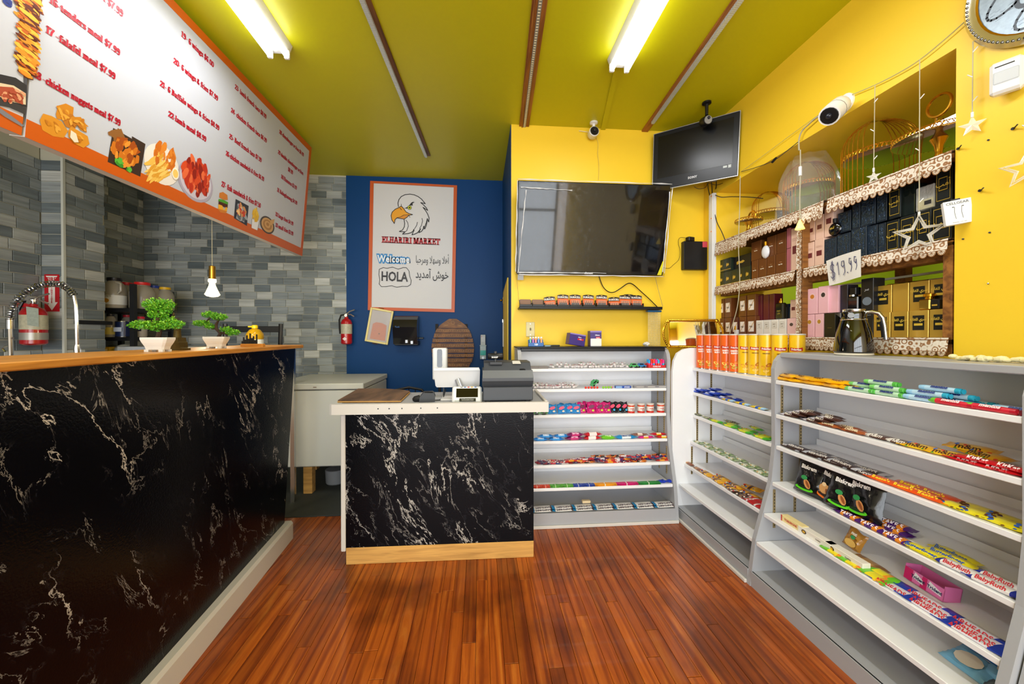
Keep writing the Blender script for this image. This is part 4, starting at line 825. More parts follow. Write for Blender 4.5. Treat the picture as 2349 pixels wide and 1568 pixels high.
# fifth shelf heap
hp = []
for i, cs in enumerate((['b8202c', 'e8d8d8'], ['243a78', 'c02a3a'], ['5a2a6a', 'e8e0e8'], ['d83a28', 'f0a030'], ['8a1828', '3a2a50'], ['d8781c', '3a2414'])):
    nm_ = ('red and white', 'navy and red', 'purple and white', 'orange red', 'maroon', 'orange and brown')[i]
    hp.append(bar('candy_bar', f'small {nm_} stick in the heap on the fifth candy shelf', 'candy', .105, .024, .010, cs, [(.25, .6, 1)], None, group='loose candy sticks', seed=i, tilt=40, blobs=(['f0e8e0', 'd02030'], 3, .004)))
z = SB[4]; x0, x1 = ux(UBK, 1222, 1067, z), ux(UBK, 1546, 1067, z)
for i in range(96):
    f_ = rc.random(); x = x0+.06+(x1-x0-.11)*f_; lay = 0 if i < 44 else (1 if i < 72 else rc.choice([2, 3]))
    if lay and f_ < .2: lay = 0
    put(hp[rc.randrange(6) if f_ < .8 else rc.choice([0, 3, 5, 1])], UBK, x, fd(z)+.022+rc.random()*.07, z+.001+lay*.0085, rc.uniform(-.35, .35), rc.uniform(-.1, .1), rc.uniform(-.06, .06))
# sixth shelf: coloured straws
for i, (c, lb, u0, u1, n) in enumerate((('d8482c', 'red', 1222, 1261, 2), ('5aa83a', 'green', 1261, 1314, 2), ('2a48a8', 'blue', 1314, 1363, 2), ('f0a020', 'orange', 1363, 1413, 1), ('d01a70', 'magenta', 1413, 1462, 1), ('2a8a3a', 'dark green', 1462, 1513, 1))):
    z = SB[5]; L0 = ux(UBK, u1, 1115, z)-ux(UBK, u0, 1115, z)
    o = bar('candy_straw', f'thin {lb} candy straw', 'candy', L0/n*.99, .02, .008, [c, 'e8e8d8'], [(.44, .48, 1)], None, group='thin candy straws', lump=.02)
    for q in range(n):
        for k in range(3): put(o, UBK, ux(UBK, u0, 1115, z)+L0*(q+.5)/n, fd(z)+.016+.018*(k % 2), z+.0075*(k//1 if k < 2 else 1)*(1 if k else 0), 0, label=f'thin {lb} candy straw in the bundle on the sixth candy shelf')
tw = bar('candy_packet', 'royal blue twisted packet at the right end of the sixth candy shelf', 'candy', .07, .035, .02, ['1838b8', '1230a0'], [(.4, .6, 1)], group=G3, lump=.3); row(tw, UBK, 5, 1510, 1550, 1114, 2, 1, .04, jit=.3)
# bottom deck: blue and white bars
hb = bar('candy_bar', 'white chocolate bar with blue ends in the bottom row', 'candy', .15, .055, .010, ['1a8ac8', 'ece8e4', '4a2c1c'], [(.08, .9, 1), (.84, .9, 2)], "HERSHEY'S", '3a2a3a', .42, 'white chocolate bars on the bottom deck', lump=.03, tilt=35)
z = .10; x0, x1 = PY(1222, 1175, 2.60).x-UBK.location.x, PY(1552, 1175, 2.60).x-UBK.location.x
for i in range(7): put(hb, UBK, x0+(x1-x0)*(i+.5)/7.1, .045, z+.001, 0, 0, -.02); put(hb, UBK, x0+(x1-x0)*(i+.5)/7.1, .06, z+.011, 0, 0, -.02)
o = single('eraser', MB().bbox(-.03, .03, 0, .03, 0, .018, .004), mat('cream_plastic', 'e8d0a8', .5), 'small cream block lying on the bottom row of chocolate bars', 'box'); put(o, UBK, PY(1347, 1163, 2.62).x-UBK.location.x, .08, z+.023)
# ---------------------------------------------------------------- Arabic shaping for the banner and cartons
AR = {'\u0627': (0xFE8D, 0), '\u0623': (0xFE83, 0), '\u0622': (0xFE81, 0), '\u0628': (0xFE8F, 1), '\u062d': (0xFEA1, 1), '\u062e': (0xFEA5, 1), '\u062f': (0xFEA9, 0), '\u0631': (0xFEAD, 0),
      '\u0633': (0xFEB1, 1), '\u0634': (0xFEB5, 1), '\u063a': (0xFECD, 1), '\u0644': (0xFEDD, 1), '\u0645': (0xFEE1, 1), '\u0647': (0xFEE9, 1), '\u0648': (0xFEED, 0), '\u064a': (0xFEF1, 1), '\u0642': (0xFED5, 1)}
def arab(s):
    s = s.replace('\u0644\u0627', '\x01'); out = []
    tb = dict(AR); tb['\x01'] = (0xFEFB, 0)
    for i, c in enumerate(s):
        if c not in tb: out.append(c); continue
        b, dual = tb[c]; prev = i > 0 and s[i-1] in tb and tb[s[i-1]][1]; nxt = dual and i+1 < len(s) and s[i+1] in tb
        out.append(chr(b + (3 if prev and nxt else 2 if nxt else 1 if prev else 0)))
    return ''.join(reversed(out))
WELCOME_AR = arab('\u0623\u0647\u0644\u0627 \u0648\u0633\u0647\u0644\u0627 \u0648\u0645\u0631\u062d\u0628\u0627'); WELCOME_FA = arab('\u062e\u0648\u0634 \u0622\u0645\u062f\u064a\u062f'); GOLD_AR = arab('\u0633\u0631\u064a \u0644\u0644\u063a\u0627\u064a\u0647')
SCREEN = mat('dark_glossy_screen', '060608', .06, coat=.5); BEZEL = mat('glossy_black_bezel', '0c0d12', .2, coat=.3); FILM = mat('clear_plastic_film', '20242a', .10, alpha=.16, bump=.5, bscale=25)
SILV = mat('silver_plastic', 'b8bac0', .3, .6); CARD = mat('brown_card', '8a6a56', .7)
def cable(name, label, pts, r, m, cat='cable', smooth=True):
    c0 = Vector(pts[0]); mb = MB(); P = [Vector(p)-c0 for p in pts]; out = []
    for i in range(len(P)-1):       # Catmull-Rom
        p0, p1, p2, p3 = P[max(i-1, 0)], P[i], P[i+1], P[min(i+2, len(P)-1)]
        for k in range(4):
            t = k/4; out.append(.5*((2*p1)+(p2-p0)*t+(2*p0-5*p1+4*p2-p3)*t*t+(3*p1-p0-3*p2+p3)*t**3))
    out.append(P[-1]); mb.tube(out, r, 5); return single(name, mb, m, label, cat, c0, smooth=True)
# --- big television, top leaning forward
a_, b_ = PY(1184.5, 628, 2.895), PY(1521, 632, 2.895); c_ = PY(1187, 413, 2.77)
m_ = basis(a_, b_-a_, c_-a_); W = (b_-a_).length; H = (c_-a_).length; print('TV', W, H)
t = thing('television', 'large black television still in clear film, leaning forward on the yellow wall', 'television'); place(t, m_)
part(t, 'casing', MB().bbox(0, W, .0, .05, 0, H, .006), BEZEL)
part(t, 'screen', MB().box(.015, W-.015, -.002, .0, .028, H-.014), SCREEN)
rr = random.Random(4)
def filmf(a, b): 
    e = min(a, 1-a, (b), (1-b)); return (-.008+a*(W+.016), -.007-.004*math.sin(a*19+b*6)*max(0, 1-e*12)-.003*math.sin(b*23)*max(0, 1-e*10), -.008+b*(H+.016))
part(t, 'plastic_film', MB().grid(filmf, 34, 22), FILM, True)
fe = MB()
for (p, q) in (((-.006, .02), (-.004, H)), ((.02, -.004), (W, -.006)), ((W+.004, .02), (W+.006, H-.02)), ((.0, H+.004), (W, H+.004)), ((.01, .01), (.06, H*.9)), ((.02, .012), (W*.6, .014)), ((W-.012, .03), (W-.01, H-.05)), ((.02, H-.05), (.4, H-.06))):
    n_ = 14; fe.tube([(p[0]+(q[0]-p[0])*k/n_+rr.uniform(-.002, .002), -.012, p[1]+(q[1]-p[1])*k/n_+rr.uniform(-.002, .002)) for k in range(n_+1)], [rr.uniform(.001, .005) for k in range(n_+1)], 4)
part(t, 'film_fold_highlight', fe, mat('white_film_highlight', 'f0f2f6', .05, alpha=.75), True, kind='stuff')  # near-white fold strips: the film's edge highlights are painted into their colour
lt = MB(); text_into(lt, 'element', .02, W*.48, .0135, -.0135, bold=.0006); part(t, 'lettering', lt, ink('e8e8e8'))
part(t, 'yellow_sticker', MB().add([(W-.055, -.014, .005), (W-.02, -.014, .005), (W-.012, -.014, .11), (W-.02, -.014, .11)], [(0, 1, 2, 3)]), mat('yellow_sticker', 'd8d020', .4))
part(t, 'duct_tape', MB().box(.01, .055, .0, .001, -.045, -.0), mat('grey_duct_tape', '8a8a86', .4, .3))
# --- battery shelf
zt = PY(1350, 704, 2.84).z; xa, xb = XatY(1191, 2.84), XatY(1520, 2.84)
single('wall_shelf', MB().bbox(0, xb-xa, 0, .115, -.016, 0, .003).box(0, xb-xa, 0, .004, 0, .006), BLACK, 'narrow black wall shelf under the big television', 'shelf', (xa, 2.84, zt))
def bat_tray(full):
    t_ = thing('battery_tray', 'x', 'tray'); w_ = .092
    part(t_, 'tray', MB().box(-w_/2, w_/2, 0, .0015, 0, .018).box(-w_/2, -w_/2+.0015, 0, .06, 0, .032).box(w_/2-.0015, w_/2, 0, .06, 0, .032).box(-w_/2, w_/2, .058, .06, 0, .055), [BLACK])
    part(t_, 'tray_back', MB().prism([(-w_/2+.002, .015), (w_/2-.002, .015), (w_/2-.006, .06), (-w_/2+.006, .06)], .055, .057, 'y'), CARD); return t_
tr = bat_tray(0); X8 = [1206, 1235, 1263, 1292, 1320, 1350, 1381, 1410, 1434, 1461]
for i, u in enumerate(X8): 
    o = tr if i == 0 else copy_tree(tr); o['label'] = ('leftmost' if i == 0 else 'second')+' black card tray on the wall shelf, empty, brown inside' if i < 2 else f'black card tray holding the {names[i-2] if i-2 < 6 else ("seventh", "rightmost")[i-8]} battery pack'
    o['group'] = 'battery trays'; o.location = (XatY(u, 2.87), 2.85, zt+.0005)
def bat_pack():
    t_ = thing('battery_pack', 'x', 'battery pack', group='battery packs'); w_ = .076; h_ = .082
    part(t_, 'card', MB().prism([(-w_/2, 0), (w_/2, 0), (w_/2, h_*.94), (w_*.2, h_), (-w_*.2, h_), (-w_/2, h_*.94)], 0, .002), mat('black_card', '18161a', .35))
    part(t_, 'copper_panel', MB().box(-w_/2, w_/2, -.0006, 0, 0, h_*.66), mat('copper_card', 'd8622a', .35))
    for k in range(4): part(t_, 'battery', MB().at((-w_*.27+k*w_*.18, -.006, 0)).cyl(.0055, .008, .040, 10).mat(1).cyl(.0058, .026, .040, 10), [BLACK, mat('copper_metal', 'c87a3a', .3, .7)], True)
    part(t_, 'blister', MB().bbox(-w_*.4, w_*.4, -.013, -.0008, .004, .044, .004), mat('clear_blister', 'f4f4f4', .05, alpha=.12))
    q = MB(); text_into(q, 'DURACELL', .0165, 0, h_*.78, -.001, bold=.0005, sx=.9); part(t_, 'lettering', q, ink('f0ece8'))
    part(t_, 'hang_slot', MB().poly(ell(0, h_*.92, .007, .0025), -.0003), mat('gold_ink', 'c8a860', .5)); return t_
bp = bat_pack()
for i, u in enumerate(X8[2:]):
    o = bp if i == 0 else copy_tree(bp); o.scale = (1.12, 1, 1.15); o.location = (XatY(u, 2.87), 2.875, zt+.004-(.016 if i in (0, 5) else 0)+.0); o.rotation_euler = (R(-6), R((-5 if i == 0 else rc.uniform(-2, 2))), 0); o['label'] = f'{names[i] if i < 6 else ("seventh", "rightmost")[i-6]} battery pack from the left on the black wall shelf'
o = copy_tree(bp); o.location = (XatY(1440, 2.9)+.006, 2.893, zt+.012); o.rotation_euler = (R(-4), R(3), 0); o['label'] = 'battery pack half hidden behind the seventh one'
cable('cable_run', 'black cord drooping from the big television to the wall shelf', [PY(u, v, 2.945) for u, v in ((1373, 630), (1382, 655), (1394, 668), (1408, 670), (1425, 660), (1440, 650), (1452, 652), (1470, 668), (1490, 686), (1508, 704))], .0035, BLACK)
cable('thin_cord', 'thin grey string from television corner down to the black wall shelf', [PY(1502, 632, 2.9), PY(1511, 668, 2.88), PY(1520, 702, 2.86)], .0015, mat('grey_string', '706a60', .6))
cable('thin_cord', 'thin grey string at the left edge below the television', [PY(1184, 628, 2.92), PY(1187, 655, 2.93), PY(1190, 690, 2.94)], .001, mat('grey_string', '706a60', .6))
# --- switch plate
p = PY(1216.5, 755, 2.957); t = thing('light_switch', 'cream light switch plate on the yellow wall', 'switch', p); part(t, 'plate', MB().bbox(-.034, .034, -.006, 0, -.057, .057, .003), mat('cream_switch_plate', 'd8cc98', .4)); part(t, 'toggle', MB().bbox(-.005, .005, -.016, -.006, -.008, .012, .002), mat('toggle_brown', '7a6a3a', .4))
part(t, 'screw', MB().at((0, -.006, .042)).cyl(.003, -.001, .001, 8, 'y'), STEEL); part(t, 'screw', MB().at((0, -.006, -.042)).cyl(.003, -.001, .001, 8, 'y'), STEEL)
# --- things on the black top of the shelving unit
ZT = 1.2225
t = thing('lighter_box', 'small blue card box of five lighters on the black shelving top', 'box', (XatY(1229, 2.78), 2.76, ZT)); part(t, 'carton', MB().box(-.056, .056, 0, .0015, 0, .028).box(-.056, .056, .03, .0315, 0, .05).box(-.056, -.0545, 0, .03, 0, .045).box(.0545, .056, 0, .03, 0, .03).box(-.056, .056, 0, .03, 0, .0015), mat('blue_card', '2a66b0', .4))
q = MB(); text_into(q, 'Lily', .018, 0, .016, -.001, bold=.0006, shear=.2); part(t, 'lettering', q, ink('f0f4fa'))
for i, (c, n) in enumerate((('2a9a7a', 'teal'), ('9a3aa8', 'purple'), ('e8603a', 'coral'), ('2a78c8', 'blue'), ('d88a1a', 'amber'))):
    o = thing('lighter', f'{n} lighter standing in the small blue box', 'lighter', (t.location.x-.04+i*.02, 2.778, ZT+.003), group='lighters'); part(o, 'body', MB().bbox(-.007, .007, -.005, .005, 0, .055, .002), mat('lighter_'+c, c, .2, coat=.3)); part(o, 'cap', MB().bbox(-.007, .007, -.005, .005, .0555, .068, .002), WPL)
p = MB().bbox(-.05, .05, -.008, .008, 0, .012, .003); single('black_case', p, BLACK, 'small flat black case right of the lighters', 'case', (XatY(1268, 2.78), 2.77, ZT))
o = pbox('small_carton', 'thin black and grey carton by the lighter box', 'box', .055, .02, .012, '26282c', [('8ab0c0', rect(-.35, .35, .25, .75))]); o.location = (XatY(1254, 2.78), 2.735, ZT)
def razor(lb, w_, h_): return pbox('razor_box', lb, 'box', w_, .07, h_, '3a2a7a', [('c81a2a', rect(.0, .38, .48, .62)), ('8a7ac0', rect(-.5, .5, .9, 1))], [('Gillette', 'e8e8f4', .11, .12, .72), ('Fusion', 'f0e8f0', .09, .18, .55)])
o = razor('purple razor box tilted on the black shelving top', .125, .085); o.location = (XatY(1322, 2.78), 2.77, ZT+.008); o.rotation_euler = (0, R(9), .15)
o = razor('upright purple razor box with a white lower half on the black top', .085, .115); o.location = (XatY(1366, 2.78), 2.77, ZT); part(o, 'white_panel', MB().bbox(-.041, .041, -.004, -.001, .002, .058, .003), WPL)
mb = MB(); rr = random.Random(2); mb.at((0, 0, .016), (0, 0, 0), (1.4, 1, .9)).ball(.018, 9, 6)
for v in mb.v: v += Vector((rr.uniform(-.005, .005), rr.uniform(-.005, .005), rr.uniform(-.003, .004)))
single('crumpled_paper', mb, mat('white_paper', 'd8d4cc', .7), 'crumpled white paper at the right of the black shelving top', 'paper', (XatY(1482, 2.8), 2.80, ZT+.0))
# clear wire basket tower
t = thing('clear_display_stand', 'tall clear plastic display stand with a blue rim between shelf and black top', 'stand', (XatY(1502, 2.86), 2.87, ZT)); cl = mat('clear_ribbed_plastic', 'e6d8a0', .15, alpha=.35)
b = MB()
for k in range(5): b.tube([(-.045+.0225*k, 0, 0), (-.048+.024*k, 0, .27)], .0012, 4)
for k in range(15): b.tube([(-.046, 0, .01+.018*k), (.046, 0, .01+.018*k)], .001, 4)
part(t, 'ribs', b, cl); part(t, 'body', MB().box(-.05, .05, .001, .003, 0, .27), mat('clear_sheet', 'f0e4b0', .1, alpha=.18)); part(t, 'blue_rim', MB().bbox(-.056, .056, -.01, .03, .262, .276, .003), mat('blue_rim', '1a5a8a', .3))
# --- ornate gold mirror
Ym = 2.72; A = PY(1541, 800, Ym); B = PY(1640, 800, Ym); zc = PY(1590, 762, Ym).z; cx_ = (A.x+B.x)/2
t = thing('gold_mirror', 'ornate gold framed mirror tray leaning upright in the corner', 'mirror', (cx_, Ym, ZT-.008), (R(-8), 0, -.22)); hw = (B.x-A.x)/2; H0 = .012; H1 = PY(1590, 733, Ym).z-ZT
part(t, 'mirror_glass', MB().box(-hw, hw, .004, .007, H0, H1), mat('mirror_silver', 'e8e4d8', .03, 1))
fr = [(-hw-.01, H0-.008), (hw+.01, H0-.008)] + [(hw+.01+.035*math.sin(PI*k/8), H0-.008+(H1-H0+.016)*k/8) for k in range(1, 8)] + [(hw+.01, H1+.008), (-hw-.01, H1+.008)] + [(-hw-.01-.035*math.sin(PI*k/8), H1+.008-(H1-H0+.016)*k/8) for k in range(1, 8)]
part(t, 'outer_frame', MB().tube([(x, 0, z) for x, z in fr], .008, 6, True), BRASS, True)
part(t, 'inner_frame', MB().tube([(-hw, 0, H0), (hw, 0, H0), (hw, 0, H1), (-hw, 0, H1)], .005, 6, True), BRASS)
bd = MB()
for k in range(len(fr)):
    a = Vector((fr[k][0], 0, fr[k][1])); b_ = Vector((fr[(k+1) % len(fr)][0], 0, fr[(k+1) % len(fr)][1])); n_ = max(1, int((b_-a).length/.011))
    for q in range(n_): bd.at(a+(b_-a)*q/n_+Vector((0, -.007, 0))).ball(.0045, 5, 4)
part(t, 'beading', bd, BRASS, kind='stuff'); part(t, 'side_fillet', MB().box(-hw-.004, -hw, .002, .004, H0, H1).box(hw, hw+.004, .002, .004, H0, H1), BRASS)
for sx in (-1, 1):
    for zz in (H0, H1): part(t, 'rosette', MB().at((sx*(hw+.004), -.006, zz)).lathe([(.001, -.006), (.009, -.004), (.013, 0)], 10, True, 'y'), BRASS, True)
# --- DVR box on wall
p = PY(1589, 588, 2.955); t = thing('recorder_box', 'flat black recorder box hung on the yellow wall', 'electronics', p); part(t, 'case', MB().bbox(-.098, .098, -.045, 0, -.112, .112, .004), BLACK); part(t, 'red_label', MB().box(.055, .096, -.046, -.045, .065, .11), mat('red_label', 'c8485a', .5))
part(t, 'plug', MB().bbox(.098, .135, -.035, -.01, .06, .10, .003), BLACK); 
for k in range(2): part(t, 'connector', MB().at((.0, -.02, -.02-.02*k)).cyl(.005, .098, .125, 8, 'x'), BRASS)
o = single('power_adapter', MB().bbox(-.03, .03, -.02, .02, 0, .035, .004), BLACK, 'small black power adapter lying on the recorder box', 'adapter', p+Vector((-.035, -.022, .113)), .3)
cable('adapter_cable', 'thin black cable looping from the adapter behind the television', [PY(u, v, 2.94) for u, v in ((1572, 545), (1560, 545), (1556, 556), (1560, 575), (1557, 595), (1545, 607), (1535, 615), (1521, 613))], .0016, BLACK)
# --- white conduit
a, b = PY(1631, 458, 2.94), PY(1631, 745, 2.94); 
t = thing('cable_duct', 'white plastic cable duct running down the corner', 'duct', (XR-.001, YatX(1631, XR-.02), b.z), R(-90)); hh = a.z-b.z
part(t, 'channel', MB().box(-.03, .03, -.022, 0, 0, hh), WPL); part(t, 'cover', MB().bbox(-.012, .026, -.028, -.022, 0, hh, .002), WPL); part(t, 'orange_dot', MB().at((.012, -.029, hh-.02)).cyl(.005, -.001, .001, 10, 'y').at((.012, -.029, hh-.19)).cyl(.005, -.001, .001, 10, 'y').at((.012, -.029, hh-.29)).cyl(.005, -.001, .001, 10, 'y'), mat('orange_dot', 'f0902a', .5), kind='stuff')
# --- small television in the corner
TL, TR, BR_, BL_ = PT(1490, 313, 3.0), PT(1690, 255, 2.64), PT(1699, 401, 2.64), PT(1507, 434, 3.0)
lm, rm = (TL+BL_)/2, (TR+BR_)/2; W = ((TR-TL).length+(BR_-BL_).length)/2; H = ((TL-BL_).length+(TR-BR_).length)/2; ce_ = (lm+rm)/2
m_ = basis(ce_, rm-lm, (TL-BL_)+(TR-BR_)); print('TV2', W, H)
t = thing('corner_television', 'small black television angled in the upper corner of the yellow walls', 'television'); place(t, m_)
part(t, 'casing', MB().bbox(-W/2, W/2, .004, .06, -H/2, H/2, .008), BEZEL); part(t, 'silver_edge', MB().box(-W/2-.003, W/2+.003, .002, .012, -H/2-.004, -H/2).box(-W/2-.003, W/2+.003, .002, .012, H/2, H/2+.004).box(-W/2-.004, -W/2, .002, .012, -H/2, H/2).box(W/2, W/2+.004, .002, .012, -H/2, H/2), SILV)
part(t, 'bezel', MB().bbox(-W/2, W/2, 0, .006, -H/2, H/2, .003), mat('blue_black_bezel', '12161e', .3)); part(t, 'screen', MB().box(-W/2+.035, W/2-.035, -.001, .001, -H/2+.085, H/2-.03), mat('matt_dark_screen', '08090c', .25))
q = MB(); text_into(q, 'SONY', .022, 0, -H/2+.045, -.0015, bold=.0008, space=1.1); part(t, 'lettering', q, ink('d0d0d4')); part(t, 'sticker', MB().box(W/2-.09, W/2-.065, -.0018, -.001, -H/2+.066, -H/2+.08).box(W/2-.058, W/2-.04, -.0018, -.001, -H/2+.062, -H/2+.082), ink('b8c0c0'), kind='stuff')
ctr = m_ @ Vector((.06, .06, -.02)); w1 = Vector((XR-.012, YB-.14, ctr.z))
part(t, 'bracket_arm', MB().tube([(.06, .055, -.02), tuple(m_.inverted() @ w1)], .014, 6), BLACK); part(t, 'bracket_plate', MB().bbox(-.0, .12, .058, .072, -.08, .06, .004), BLACK)
base_ = PY(1634, 462, 2.93)
for k, (u, v) in enumerate(((1622, 420), (1630, 415), (1640, 410))): cable('video_cable', f'black cable dropping from the corner television into the duct, {("left", "middle", "right")[k]} of three', [PT(u, v-14, 2.78), PT(u+3, v+15, 2.9), base_+Vector((.008*(k-1), 0, .004))], .004, BLACK)
cable('video_cable', 'black cable loop sagging under the corner television', [PT(u, v, 2.85) for u, v in ((1592, 428), (1603, 433), (1618, 430), (1625, 420), (1645, 424), (1675, 412))], .002, BLACK)
cable('cable_run', 'thin black cord running from duct top down beside the shelves', [PX(u, v, 1.79) for u, v in ((1629, 455), (1637, 480), (1645, 510), (1655, 530), (1664, 552))], .003, BLACK)
cable('cable_run', 'thin black cord running right from the duct behind the small cage', [PX(u, v, 1.79) for u, v in ((1641, 447), (1655, 452), (1680, 451), (1720, 452), (1750, 455))], .003, BLACK)
# --- ceiling cameras
def dome(name, label, u, v, t_, zc_, col, rr_, face):
    p = PT(u, v, t_); o = thing(name, label, 'camera', (p.x, p.y, CH)); h = CH-p.z
    part(o, 'mount', MB().lathe([(.03, 0), (.03, -.01), (.012, -.016), (.010, -h+rr_)], 16), col, True)
    part(o, 'body', MB().at((0, .02, -h), (face, 0, 0)).lathe([(rr_*.7, .035), (rr_, .02), (rr_, -.035), (rr_*.88, -.04)], 18, True, 'y'), col, True)
    part(o, 'lens_ring', MB().at((0, .02, -h), (face, 0, 0)).lathe([(rr_*.86, -.0402), (rr_*.8, -.044), (rr_*.35, -.043)], 18, True, 'y'), BLACK if col is WPL else mat('led_grey', '8a8a88', .3), True)
    part(o, 'lens', MB().at((0, -.026, -h+.002)).ball(rr_*.33, 10, 6), mat('lens_glass', '20222c', .05), True); return o
dome('security_camera', 'white ceiling camera above the yellow wall facing the room', 1362, 303, 2.93, 0, WPL, .038, 0)
dome('security_camera', 'black ceiling camera hanging in front of the corner television', 1621, 275, 2.68, 0, BLACK, .032, R(12))
cable('thin_cord', 'thin pale cord from the white ceiling camera down to the television', [PY(u, v, 2.95) for u, v in ((1367, 312), (1372, 330), (1371, 352), (1374, 380), (1373, 412))], .0018, mat('yellowed_cord', 'd8c060', .6))
cable('thin_cord', 'short white antenna cord left of the ceiling camera', [PY(1352, 303, 2.94), PY(1328, 300, 2.95)], .0018, WPL)
# --- ceiling battens
def batten(name, label, p0, p1, w_, h_, m, extra=None):
    a = PZ(*p0, CH); b = PZ(*p1, CH); d = b-a; ln = d.length; ex = .35
    t_ = thing(name, label, 'ceiling strip', (a.x, a.y, CH), (0, 0, math.atan2(d.y, d.x))); part(t_, 'batten', MB().box(-ex, ln, -w_/2, w_/2, -h_, 0), m); return t_, ln, ex
CORR = mat('galvanised_steel', 'd4dcd8', .28, .45)
t_, ln, ex = batten('light_strip', 'steel ribbed strip on the ceiling left of centre', (840, 0), (981, 355), .05, .012, BROWNWOOD)
m1 = MB(); x = -ex
while x < ln-.02: m1.box(x, x+.008, .0, .024, -.028, -.012); x += .0115
part(t_, 'steel_profile', MB().box(-ex, ln, .003, .021, -.026, -.012), CORR); part(t_, 'ribs', m1, CORR, kind='stuff')
ORW = wood('orange_brown_wood', '7a4418', 'b0702c', .6, (2, 25, 25))
t_, ln, ex = batten('light_strip', 'brown wooden strip carrying a dotted light tape, centre of the ceiling', (1238, 0), (1202, 288), .075, .014, ORW)
m1 = MB(); x = -ex
while x < ln-.02: m1.box(x, x+.007, -.008, .004, -.02, -.019); x += .018
part(t_, 'light_tape', MB().bbox(-ex, ln, -.012, .008, -.0195, -.014, .001), mat('grey_tape', '8a8a80', .4)); part(t_, 'diodes', m1, mat('pale_diode', 'f0ecd0', .3), kind='stuff')
part(t_, 'cord', MB().tube([(-ex, .03, -.018), (ln*.3, .026, -.018), (ln*.6, .03, -.018), (ln, .015, -.02)], .004, 5), ORW)
t_, ln, ex = batten('light_strip', 'ribbed strip on a wooden batten, right side of the ceiling', (1690, 0), (1477, 302), .05, .012, ORW)
m1 = MB(); x = -ex
while x < ln*.86: m1.box(x, x+.008, -.018, .006, -.027, -.012); x += .0115
part(t_, 'steel_profile', MB().box(-ex, ln*.87, -.015, .003, -.026, -.012), CORR); part(t_, 'ribs', m1, CORR, kind='stuff')
batten('cable_cover', 'olive painted cable cover between the right light and the white camera', (1413, 165), (1383, 296), .035, .012, OLV)
# --- right wall: camera, sensor, clock plate, nails, strings
p = PX(1942, 236, XR); t = thing('security_camera', 'white bullet camera mounted on the yellow wall above the opening', 'camera', p)
part(t, 'mount', MB().lathe([(.034, 0), (.034, -.008), (.026, -.014)], 18, True, 'x'), WPL, True)
q_ = PX(1912, 258, XR-.10)-p; s_ = PX(1931, 240, XR-.05)-p; part(t, 'arm', MB().tube([(-.01, 0, 0), tuple(s_*.6), tuple(s_)], .012, 8), WPL, True)
dr = (q_-s_).normalized(); t.scale = (1.25, 1.25, 1.25); dr = Vector((-.72, -.22, -.6)).normalized(); m_ = basis(s_+Vector((0, .01, .01)), dr.cross(Vector((0, 0, 1))), Vector((0, 0, 1)).cross(dr).cross(dr)*-1)
part(t, 'body', MB().tube([s_-dr*.015, s_, s_+dr*.03, s_+dr*.09], [.022, .034, .036, .036], 16), WPL, True); part(t, 'lens_face', MB().tube([s_+dr*.0895, s_+dr*.092], [.031, .029], 16), BLACK, True); part(t, 'lens', MB().at(s_+dr*.092).ball(.011, 10, 6), mat('lens_glass', '20222c', .05), True)
part(t, 'ring_seam', MB().tube([s_+dr*.04, s_+dr*.043], .0365, 16), mat('seam_grey', '8a8680', .5), True)
part(t, 'hood', MB().at(s_+dr*.06+Vector((0, 0, .02))).ball(.02, 8, 6, .4), WPL, True)
p = PX(2312, 182, XR); sens = t = thing('motion_sensor', 'white motion sensor tilted on the yellow wall at the right edge', 'sensor', p, (0, 0, R(-62)))
part(t, 'housing', MB().bbox(-.045, .045, -.055, -.012, -.068, .068, .010), WPL); part(t, 'bracket', MB().bbox(-.02, .02, -.012, .03, -.03, .03, .004), WPL); part(t, 'lens_window', MB().bbox(-.034, .034, -.0575, -.054, -.028, .022, .003), mat('sensor_window', 'c8ccd0', .2)); part(t, 'slot', MB().box(-.03, .022, -.0562, -.054, .042, .046), BLACK)
p = Vector((XR-.006, 1.047, 2.48)); t = thing('calligraphy_plate', 'round silver framed calligraphy plate high on the yellow wall', 'wall art', p, (0, 0, R(-90)))
r_ = .235; part(t, 'disc', MB().lathe([(r_*.9, -.006), (r_*.9, .0)], 48, True, 'y'), mat('silver_print', '8a98a4', .35, .3, noise=.25, nscale=90), True)
part(t, 'rim', MB().lathe([(r_*.84, -.008), (r_*.87, -.016), (r_*.95, -.022), (r_, -.012), (r_, 0)], 48, False, 'y'), mat('silver_rim', 'd8d0c0', .2, .9), True)
part(t, 'gilt_ring', MB().lathe([(r_*.835, -.0085), (r_*.86, -.013)], 48, False, 'y'), BRASS, True)
b = MB()
for k in range(90): a = 2*PI*k/90; b.at((r_*.93*math.cos(a), -.022, r_*.93*math.sin(a))).ball(.0045, 5, 4)
part(t, 'rim_pattern', b, mat('dark_silver', '6a6660', .3, .8), kind='stuff')
q = MB()
for (cx0_, cz0_, aa, bb_, ph) in ((-.10, -.02, .085, .04, .6), (-.01, -.11, .10, .045, .45), (.10, .0, .085, .04, -.5), (-.03, .12, .09, .04, -.6), (.08, -.1, .07, .03, .9)):
    q.line2(ell(cx0_, cz0_, aa, bb_, 22, ph), .007, -.0068, True)
text_into(q, arab('\u0642\u0644'), .13, -.03, -.03, -.0068, bold=.001)
part(t, 'lettering', q, ink('3a4450')); fm = MB(); rr = random.Random(7)
for k in range(150):
    a = rr.uniform(0, 6.28); d_ = r_*.78*math.sqrt(rr.random()); x, z = d_*math.cos(a), d_*math.sin(a); fm.line2([(x, z), (x+.008, z+.002*rr.uniform(-1, 1)), (x+.014, z+.001)], .0011, -.0064)
part(t, 'fine_script', fm, ink('5a6570'), kind='stuff')
